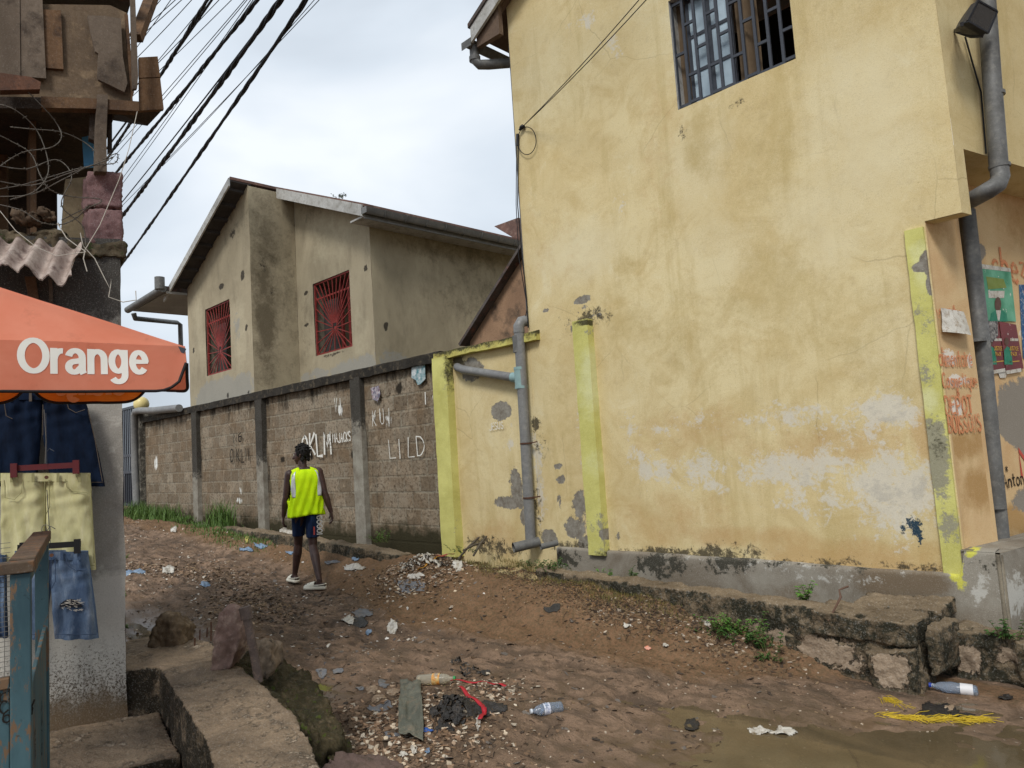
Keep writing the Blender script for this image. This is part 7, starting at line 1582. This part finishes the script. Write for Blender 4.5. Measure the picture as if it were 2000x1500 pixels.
crumple(742, 1384, 72, 16, M_slate, 'long grey-blue flat scrap left of the grey cloth', 'scrap', 9, 'flat_scrap', .015, rect); crumple(726, 1346, 34, 18, M_tan, 'tan leaf-shaped scrap left of the cloth top', 'scrap', 10, 'flat_scrap', .012); crumple(750, 1338, 28, 20, M_slate, 'grey pointed scrap touching the tan scrap', 'scrap', 11, 'flat_scrap', .014)
crumple(768, 1348, 38, 18, M_tan, 'pale tan scrap against the cloth edge', 'scrap', 12, 'flat_scrap', .014); crumple(740, 1363, 40, 16, M_tan, 'lower tan scrap above the long grey scrap', 'scrap', 13, 'flat_scrap', .012); crumple(766, 1436, 46, 10, M_slate, 'dark flat scrap below the grey cloth', 'scrap', 14, 'flat_scrap', .01, rect)
crumple(626, 1310, 30, 22, M_slate, 'dark grey flat disc scrap beside the mossy block', 'scrap', 15, 'flat_scrap', .012); crumple(660, 1312, 30, 14, M_slate, 'pale grey scrap in the small pool', 'scrap', 16, 'flat_scrap', .01); crumple(704, 1345, 24, 10, M_slate, 'small grey scrap right of the small pool', 'scrap', 17, 'flat_scrap', .01)
crumple(935, 1408, 14, 46, M_wbag, 'white plastic shred crossing the red ribbon', 'plastic', 18, 'plastic_scrap', .03); crumple(788, 1476, 26, 12, M_wbag, 'white plastic shred above the boulder', 'plastic', 19, 'plastic_scrap', .03); crumple(808, 1470, 18, 16, M_wbag, 'small crushed white plastic near the boulder', 'plastic', 20, 'plastic_scrap', .04)
crumple(835, 1468, 14, 12, M_bbag, 'tiny blue plastic scrap near the boulder', 'plastic', 21, 'plastic_scrap', .03); crumple(832, 1428, 34, 10, weathered('bright_blue_film', C(40, 84, 160), C(60, 100, 170), None, 9, 60, .4, .3), 'bright blue plastic scrap below the grey cloth', 'plastic', 22, 'plastic_scrap', .02)
M_redr = plain('red_ribbon', C(176, 36, 48), .5)
ribbon([(899, 1346), (918, 1366), (944, 1386), (947, 1400), (938, 1415)], .028, M_redr, 'red plastic ribbon curving down across the black rags', 'ribbon', 'ribbon'); ribbon([(880, 1338), (930, 1338), (965, 1340), (988, 1348)], .02, M_redr, 'red plastic ribbon lying level on the pinkish chips', 'ribbon', 'ribbon', seed=4)
crumple(803, 1145, 76, 26, M_slate, 'pale grey flat board lying on the road below the litter pile', 'board', 25, 'board', .012, rect); crumple(812, 1127, 44, 14, M_wbag, 'white plastic film above the grey board', 'plastic', 26, 'plastic_scrap', .05)
crumple(895, 1104, 26, 16, M_wbag, 'white crushed cup right of the litter pile', 'plastic', 27, 'plastic_scrap', .06); tangle(825, 1100, 86, 30, 40, .035, M_wbag, 'pale plastic tangle on the litter pile', 'plastic', 28, .09, 'plastic_tangle'); tangle(850, 1098, 90, 26, 26, .02, M_bcloth, 'dark wire and strap tangle in the litter pile', 'tangle', 29, .07)
ribbon([(815, 1118), (830, 1108), (845, 1098), (858, 1090)], .04, plain('orange_strip', C(214, 152, 50), .6), 'yellow-orange strip on the litter pile', 'strip', 'plastic_strip'); ribbon([(848, 1090), (866, 1088), (885, 1086)], .05, plain('red_tangle', C(150, 72, 60), .7), 'faded red strip at the top of the litter pile', 'strip', 'plastic_strip')
for (x, y, w_, h_, mt, lb) in ((482, 1073, 30, 8, M_bbag, 'blue and grey film scrap at the bank left of the person'), (510, 1070, 30, 8, M_bbag, 'blue film scrap close left of the person'), (340, 1035, 14, 14, M_wbag, 'white paper scrap on the far earth near the grass'), (482, 1050, 8, 10, weathered('yellow_pack', C(214, 200, 120), C(190, 170, 90), None, 9, 60), 'tiny yellow packet on the grass edge'),
    (566, 1083, 18, 6, M_bbag, 'blue scrap just left of the person'), (560, 1038, 30, 12, M_wbag, 'white plastic in the drain beside the person'), (640, 1042, 22, 12, M_wbag, 'white cup in the drain right of the person'), (712, 1056, 34, 10, M_wbag, 'white plastic film at the foot of the tall pillar'), (648, 1100, 34, 6, M_slate, 'grey stick-like scrap on the road right of the person'), (690, 1108, 44, 14, M_wbag, 'grey-white plastic tangle on the road right of the person'), (694, 1094, 16, 10, M_bbag, 'small blue cup scrap by the kerb'),
    (766, 1232, 24, 18, M_wbag, 'pale grey plastic cup crushed on the open road'), (720, 1238, 14, 8, M_bbag, 'tiny blue-white scrap on the open road'), (680, 1212, 28, 16, M_wbag, 'clear plastic scrap in the muddy debris left of the open road'), (700, 1218, 40, 16, M_bcloth, 'black strap tangle in the muddy debris'), (706, 1200, 46, 10, M_slate, 'greenish flat scrap above the black strap tangle'), (400, 1143, 22, 8, M_bbag, 'blue scrap at the runoff pool'), (265, 1117, 46, 8, M_bbag, 'dark blue film at the far left of the runoff pool'), (330, 1112, 30, 14, M_wbag, 'grey plastic in the runoff litter'),
    (1078, 1192, 40, 14, weathered('dark_grey_mat', C(64, 62, 58), C(48, 46, 44), None, 9, 60), 'dark grey rag patch on the road below the downpipe'), (1225, 1225, 16, 8, M_wbag, 'white scrap on the bank edge'), (1265, 1268, 14, 8, weathered('orange_pack', C(220, 120, 80), C(200, 190, 180), None, 20, 60), 'orange and white packet at the bank foot'), (1382, 1220, 14, 12, M_wbag, 'white tissue among the leafy weeds'), (1352, 1420, 30, 24, M_bcloth, 'black muddy tangle in the shallow water'), (1300, 1264, 12, 8, M_wbag, 'small white stone-like scrap at the bank foot'),
    (1485, 1437, 50, 20, M_wbag, 'crumpled dirty white bag, left one of two in the water'), (1532, 1437, 64, 22, M_wbag, 'crumpled dirty white bag, right one of two in the water'), (1832, 1394, 76, 32, M_bcloth, 'black plastic bag on the yellow straw in the water'), (1880, 1400, 60, 12, M_bcloth, 'black bag tail right of the black plastic bag'), (1855, 1385, 24, 12, M_tan, 'brown card scrap on the black plastic bag'), (1965, 1365, 34, 12, M_bcloth, 'dark floating scrap at the right edge of the water')):
    crumple(x, y, w_ * 1.25, h_ * 1.3, mt, lb, 'scrap' if mt not in (M_wbag, M_bbag) else 'plastic', int(x + y) % 97, 'litter_scrap', .06 if mt in (M_wbag, M_bbag) else .025, None, 0, .006, 18)
# straw-like yellow fibres
M_straw = plain('yellow_plastic_straw', C(206, 176, 48), .6, .3)
def straw(x0, y0, x1, y1, n, spread, label, seed):
    r = random.Random(seed); m = MB(); A_ = onZ(x0, y0, -.145); B_ = onZ(x1, y1, -.145); d = B_ - A_
    for k in range(n):
        t = r.random(); p = A_ + d * t + np.array([r.gauss(0, 1), r.gauss(0, 1), 0]) * spread * (1 - abs(2 * t - 1) * .6); a_ = r.gauss(0, .35); dd_ = d / np.linalg.norm(d); q_ = np.array([dd_[0] * cos(a_) - dd_[1] * sin(a_), dd_[0] * sin(a_) + dd_[1] * cos(a_), r.uniform(-.05, .25)]); L_ = r.uniform(.04, .12); p = p + [0, 0, r.uniform(0, .012)]
        m.tube([p, p + q_ * L_ * .5 + [0, 0, r.uniform(0, .01)], p + q_ * L_ + [r.gauss(0, .006), r.gauss(0, .006), -.006]], .0015, 4)
    tag(m.build('yellow_straw', M_straw), label, 'straw')
straw(1700, 1404, 1910, 1410, 420, .02, 'long bundle of bright yellow fibres floating under the black bag', 1); straw(1720, 1362, 1755, 1380, 90, .025, 'small tuft of yellow fibres nearer the broken drain', 2)
chips('wet_leaf_litter', 700, lambda r: (r.uniform(-8.5, -2.2), r.uniform(2.2, 4.6)), lambda r: r.uniform(.01, .04), [C(78, 66, 56), C(62, 54, 48), C(96, 80, 64), C(110, 104, 98)], 'dark flat scraps trodden into the open road', 'scraps', 31, .08)
def twigs(name, n, fn, label, seed):
    r = np.random.RandomState(seed); m = MB()
    for _ in range(n):
        x, y = fn(r); a_ = r.uniform(0, 6.28); L_ = r.uniform(.01, .055); z = float(gz(x, y)) + .004; z2 = float(gz(x + cos(a_) * L_, y + sin(a_) * L_)) + .006
        m.tube([(x, y, z), (x + cos(a_ + .2) * L_ * .5, y + sin(a_ + .2) * L_ * .5, (z + z2) / 2 + .004), (x + cos(a_) * L_, y + sin(a_) * L_, z2)], r.uniform(.001, .0025), 4, cap=False)
    tag(m.build(name, plain('wet_twig', C(66, 54, 44), .8) if 'wet_twig' not in bpy.data.materials else bpy.data.materials['wet_twig']), label, 'twigs', kind='stuff')
twigs('twigs', 420, lambda r: (r.uniform(-8, -2), r.uniform(2.3, 4.6)), 'small dark twigs strewn over the road', 3)
twigs('twigs', 900, along([(930, 1105), (1000, 1120), (1080, 1135), (1150, 1160), (1230, 1190), (1290, 1200)], .17), 'dry stalks on the earth bank', 6)
twigs('twigs', 260, along([(250, 1110), (420, 1120), (500, 1170), (560, 1200)], .3), 'small dark twigs in the runoff litter', 4)
twigs('twigs', 200, near(-3.4, 2.65, .3, .22), 'small dark twigs in the litter heap', 5)
# bottles
def bottle(px, py, ang, label, body, cap, lab, L_=.22, r=.032, lift=0.0):
    p = onG(px, py); p[2] = max(p[2], -.15 if p[0] > -2.9 else -9) + r * .75 + lift; B = empty('plastic_bottle', p - [0, 0, r], label, 'bottle'); d = np.array([cos(ang), sin(ang), .03])
    prof = [(-.5, .3), (-.49, .85), (-.45, 1), (-.3, .96), (-.28, 1), (-.12, .97), (-.1, 1), (.05, 1), (.12, .97), (.2, .93), (.3, .7), (.38, .42), (.42, .36), (.46, .36)]
    m = MB(); m.tube([p + d * t * L_ + [0, 0, .003 * sin(t * 30)] for t, _ in prof], [q_ * r for _, q_ in prof], 16); m.build('body', body, B)
    m = MB(); m.tube([p + d * .455 * L_, p + d * .51 * L_], r * .42, 12); m.build('cap', cap, B)
    m = MB(); m.tube([p + d * -.08 * L_, p + d * .12 * L_], r * 1.03, 18, cap=False) if lab[1] == 0 else m.tube([p - d * .40 * L_, p - d * .14 * L_], r * 1.03, 18, cap=False); m.build('label', lab[0], B)
def clearp(name, c_, tr): g = G(name); n = g.noise(30, 3, .6); return g.fin(c_, .12, g.bump(n, .6, .004), 0, .5, Transmission_Weight=tr, IOR=1.3)
Mcl = clearp('clear_blue_tinted_plastic', C(190, 204, 222), .75); Mcl2 = clearp('dusty_clear_plastic', C(206, 198, 178), .6)
bottle(1068, 1393, -2.02, 'clear bluish bottle with torn white label lying on the bare road', Mcl, plain('white_cap', C(214, 220, 226), .4), (weathered('white_blue_label', C(224, 224, 226), C(190, 196, 214), C(60, 80, 140), 20, 60, .5, .1), 0), .2, .033)
bottle(852, 1338, .62, 'dusty clear bottle with orange label and green cap in the litter heap', Mcl2, plain('green_cap', C(58, 150, 84), .45), (weathered('orange_label', C(222, 146, 52), C(214, 190, 130), C(200, 110, 40), 20, 60, .5, .1), 0), .26, .036, .01)
bottle(1863, 1352, -2.91, 'clear bottle with blue cap and white label floating by the broken drain', Mcl, plain('blue_cap', C(40, 66, 160), .4), (plain('white_label', C(222, 220, 220), .5), 1), .25, .033)
# stub pipes and cut sticks at the wall foot
for (x, y, r, L_, lb) in ((1003, 1070, .052, .28, 'grey plastic pipe stub with open black mouth under the tall downpipe'), (1056, 1068, .03, .18, 'small grey pipe stub right of the open black pipe mouth')):
    p = onY(x, y, 5.22); m = MB(); R0 = []; d = np.array([.45, .9, .12]) * L_
    m.tube([p, p + d], r, 16, cap=False); m.tube([p + d, p + [0, 0, 0]], r * .86, 16, cap=False); m.tube([p + d * .5, p + d * .52], r * .86, 16); tag(m.build('pipe_stub', M_pvc_dark), lb, 'pipe')
for k, (x0, y0, x1, y1) in enumerate(((925, 1085, 950, 1048), (905, 1075, 946, 1060), (895, 1092, 935, 1050))):
    m = MB(); m.tube([onY(x0, y0, 5.0), onY((x0 + x1) / 2, (y0 + y1) / 2 - 3, 5.2), onY(x1, y1, 5.42)], .012, 7); tag(m.build('dead_branch', weathered('grey_dead_wood', C(104, 96, 84), C(72, 64, 54), None, 9, 60) if k == 0 else bpy.data.materials['grey_dead_wood']), 'grey dead branch leaning in the hole beside the lime pillar', 'branch', 'dead branches by the lime pillar')
for (x, y, rr_, lb) in ((940, 1062, .07, 'dark hole lump at the wall foot right of the lime pillar'),):
    pass

# ================================================================== plants
def leafmat(name, c1, c2):
    g = G(name); c = g.mix(g.rng(g.noise(9, 3, .6), .35, .65), c1, c2); return g.fin(c, .55, None, 0, .35, Transmission_Weight=.0, Subsurface_Weight=.0)
M_leaf = leafmat('weed_leaf', C(72, 112, 44), C(98, 140, 58)); M_leafd = leafmat('dark_weed_leaf', C(46, 78, 34), C(70, 104, 46)); M_grass = leafmat('grass_blade', C(66, 96, 38), C(92, 116, 54)); M_dry = leafmat('dry_grass', C(128, 112, 60), C(96, 96, 48)); M_stem = plain('weed_stem', C(92, 96, 54), .7)
def blades(name, pts, n, h, spread, mat, label, seed, cat='grass', kind=None, group=None, wdt=.006, droop=.5):
    r = random.Random(seed); V = []; Fc = []; k = 0
    for _ in range(n):
        c_ = r.choice(pts); x = c_[0] + r.gauss(0, spread); y = c_[1] + r.gauss(0, spread * .5); z = float(gz(x, y)) - .01; H = h * r.uniform(.45, 1.15); a_ = r.uniform(0, 2 * pi); lean = r.uniform(.1, droop) * H; w_ = wdt * r.uniform(.6, 1.3); cx_, cy_ = cos(a_), sin(a_)
        for q_ in range(4):
            t = q_ / 3; px_, py_, pz_ = x + cx_ * lean * t * t, y + cy_ * lean * t * t, z + H * (t - .25 * t * t * (lean / H) * 1.5); ww = w_ * (1 - t * .92); V += [(px_ - cy_ * ww, py_ + cx_ * ww, pz_), (px_ + cy_ * ww, py_ - cx_ * ww, pz_)]
        Fc += [(k + 2 * q_, k + 2 * q_ + 1, k + 2 * q_ + 3, k + 2 * q_ + 2) for q_ in range(3)]; k += 8
    m = MB(); m.add(V, Fc, 0, False); o = m.build(name, mat); tag(o, label, cat, group, kind); return o
P2 = lambda l_: [tuple(onG(x, y)[:2]) for x, y in l_]
blades('grass_tuft', [(-16.9, 5.1), (-16.5, 5.15), (-16.1, 5.1), (-15.7, 5.15), (-15.2, 5.15), (-14.8, 5.15)], 1100, .34, .24, M_grass, 'tall green grass tuft at the foot of the first wall panel beside the gate', 1, wdt=.009, droop=.9)
blades('grass_tuft', [(-12.5, 5.15), (-12.2, 5.15), (-12.0, 5.1)], 260, .46, .13, M_grass, 'tall grass tuft at the foot of the second wall panel', 2, wdt=.01, droop=.8)
blades('ground_grass', P2([(375, 1022), (400, 1030), (430, 1040), (460, 1045), (490, 1050), (520, 1055), (350, 1014), (320, 1010)]), 2400, .08, .22, M_grass, 'low grass along the foot of the far wall', 3, kind='stuff', wdt=.007)
blades('ground_grass', P2([(930, 1100), (960, 1115), (1000, 1105), (1060, 1115), (1080, 1135), (1130, 1140), (1180, 1150), (1220, 1165), (1260, 1165), (1300, 1185), (1180, 1170)]), 5000, .05, .16, M_dry, 'dry yellow-green grass on the earth bank below the plinth', 4, kind='stuff', wdt=.0025)
blades('ground_grass', P2([(1180, 1140), (1215, 1148), (1240, 1150)]), 500, .09, .07, M_grass, 'greener grass at the kerb edge of the bank', 5, kind='stuff', wdt=.003)
def weed(px, py, n, h, spread, label, seed, mat=None, ls=.03, base=None, group=None):
    p = base if base is not None else onG(px, py); p = np.array(p, float); r = random.Random(seed); R_ = empty('leafy_weed', p, label, 'weed', group); st = MB(); lf_ = MB()
    for k in range(n):
        o_ = p + np.array([r.gauss(0, spread), r.gauss(0, spread * .4), -.01]); d = np.array([r.gauss(0, .45), r.gauss(-.15, .35), 1.0]); H = h * r.uniform(.4, 1.1); d = d / np.linalg.norm(d); q_ = [o_ + d * H * t + np.array([d[0], d[1], -.3]) * H * .35 * t * t for t in np.linspace(0, 1, 6)]; st.tube(q_, [.0028, .0025, .002, .0018, .0015, .001], 5)
        for i in range(1, 6):
            for s in range(3):
                a_ = r.uniform(0, 2 * pi); dd_ = np.array([cos(a_), sin(a_), r.uniform(-.2, .5)]); dd_ /= np.linalg.norm(dd_); L_ = ls * r.uniform(.6, 1.3); s1 = np.cross(dd_, UZ); s1 /= np.linalg.norm(s1); c_ = q_[i] + (q_[i] - q_[i - 1]) * r.uniform(-.5, 0)
                lf_.add([c_, c_ + dd_ * L_ * .45 + s1 * L_ * .3 + UZ * .002, c_ + dd_ * L_ - UZ * L_ * .2, c_ + dd_ * L_ * .45 - s1 * L_ * .3 + UZ * .002], [(0, 1, 2, 3)], 0, False)
    st.build('stem', M_stem, R_); lf_.build('leaf', mat or M_leaf, R_); return R_
weed(1435, 1235, 26, .20, .10, 'bushy bright green leafy weed on the bank below the kerb', 1); weed(1475, 1262, 16, .16, .08, 'leafy weed at the right end of the bank against the drain masonry', 2, M_leafd); weed(1400, 1240, 14, .14, .08, 'spindly weed left of the bushy bright weed', 3, M_leafd, .02)
weed(1490, 1285, 10, .07, .07, 'low weed at the water edge below the bank', 4, M_leafd, .02)
weed(0, 0, 8, .17, .03, 'leafy weed growing between kerb and plinth near the bent stick', 5, None, .035, onY(1575, 1172, 5.2)); weed(0, 0, 7, .13, .05, 'weed hanging on the plinth left of the kerb end', 6, M_leafd, .03, onY(1088, 1108, 5.2)); weed(0, 0, 14, .12, .12, 'dark ivy-like weed under the small pipe stub', 7, M_leafd, .028, onY(1060, 1108, 5.0)); weed(0, 0, 8, .1, .08, 'weed at the foot of the grey plinth start', 8, M_leaf, .025, onY(1175, 1125, 5.2)); weed(0, 0, 5, .1, .04, 'small weed on the plinth right of the grass bank', 9, M_leafd, .025, onY(1243, 1125, 5.2))
weed(0, 0, 10, .14, .05, 'weed hanging down the masonry ledge at the far right', 10, M_leafd, .03, onY(1974, 1245, 5.2)); weed(750, 1052, 22, .22, .1, 'bushy green weed at the foot of the wall left of the lime pillar', 11, None, .02, onY(750, 1058, 5.35)); weed(0, 0, 9, .1, .1, 'weed in the litter right of the lime pillar', 12, M_leafd, .02, onY(905, 1078, 5.0))
weed(0, 0, 8, .16, .08, 'tiny weeds growing on the ridge of the rusty house roof', 13, M_leafd, .03, onY(665, 386, 6.5))
for k, (x, y) in enumerate(((246, 1090), (243, 1165), (246, 1225))): weed(x, y, 6, .08, .03, 'little weed at the corner of the market building, number %s from the top' % ('one', 'two', 'three')[k], 20 + k, None, .02)
# moss fibres on the mossy block
r = random.Random(5); V = []; Fc = []; k = 0
mo = bpy.data.objects['mossy_block']; av = verts(mo) + np.array(mo.location); sel = [i for i in range(0, len(av)) if av[i][2] > -.02]
for _ in range(2600):
    p = av[r.choice(sel)]; a_ = r.uniform(0, 6.28); h_ = r.uniform(.006, .022); w_ = .0018; V += [(p[0] - w_, p[1], p[2] - .003), (p[0] + w_, p[1], p[2] - .003), (p[0] + cos(a_) * h_ * .6, p[1] + sin(a_) * h_ * .6, p[2] + h_ * .7)]; Fc.append((k, k + 1, k + 2)); k += 3
m = MB(); m.add(V, Fc, 0, False); tag(m.build('moss', leafmat('moss_fibre', C(84, 84, 40), C(60, 62, 32))), 'short moss covering the big mossy block', 'moss', kind='stuff')
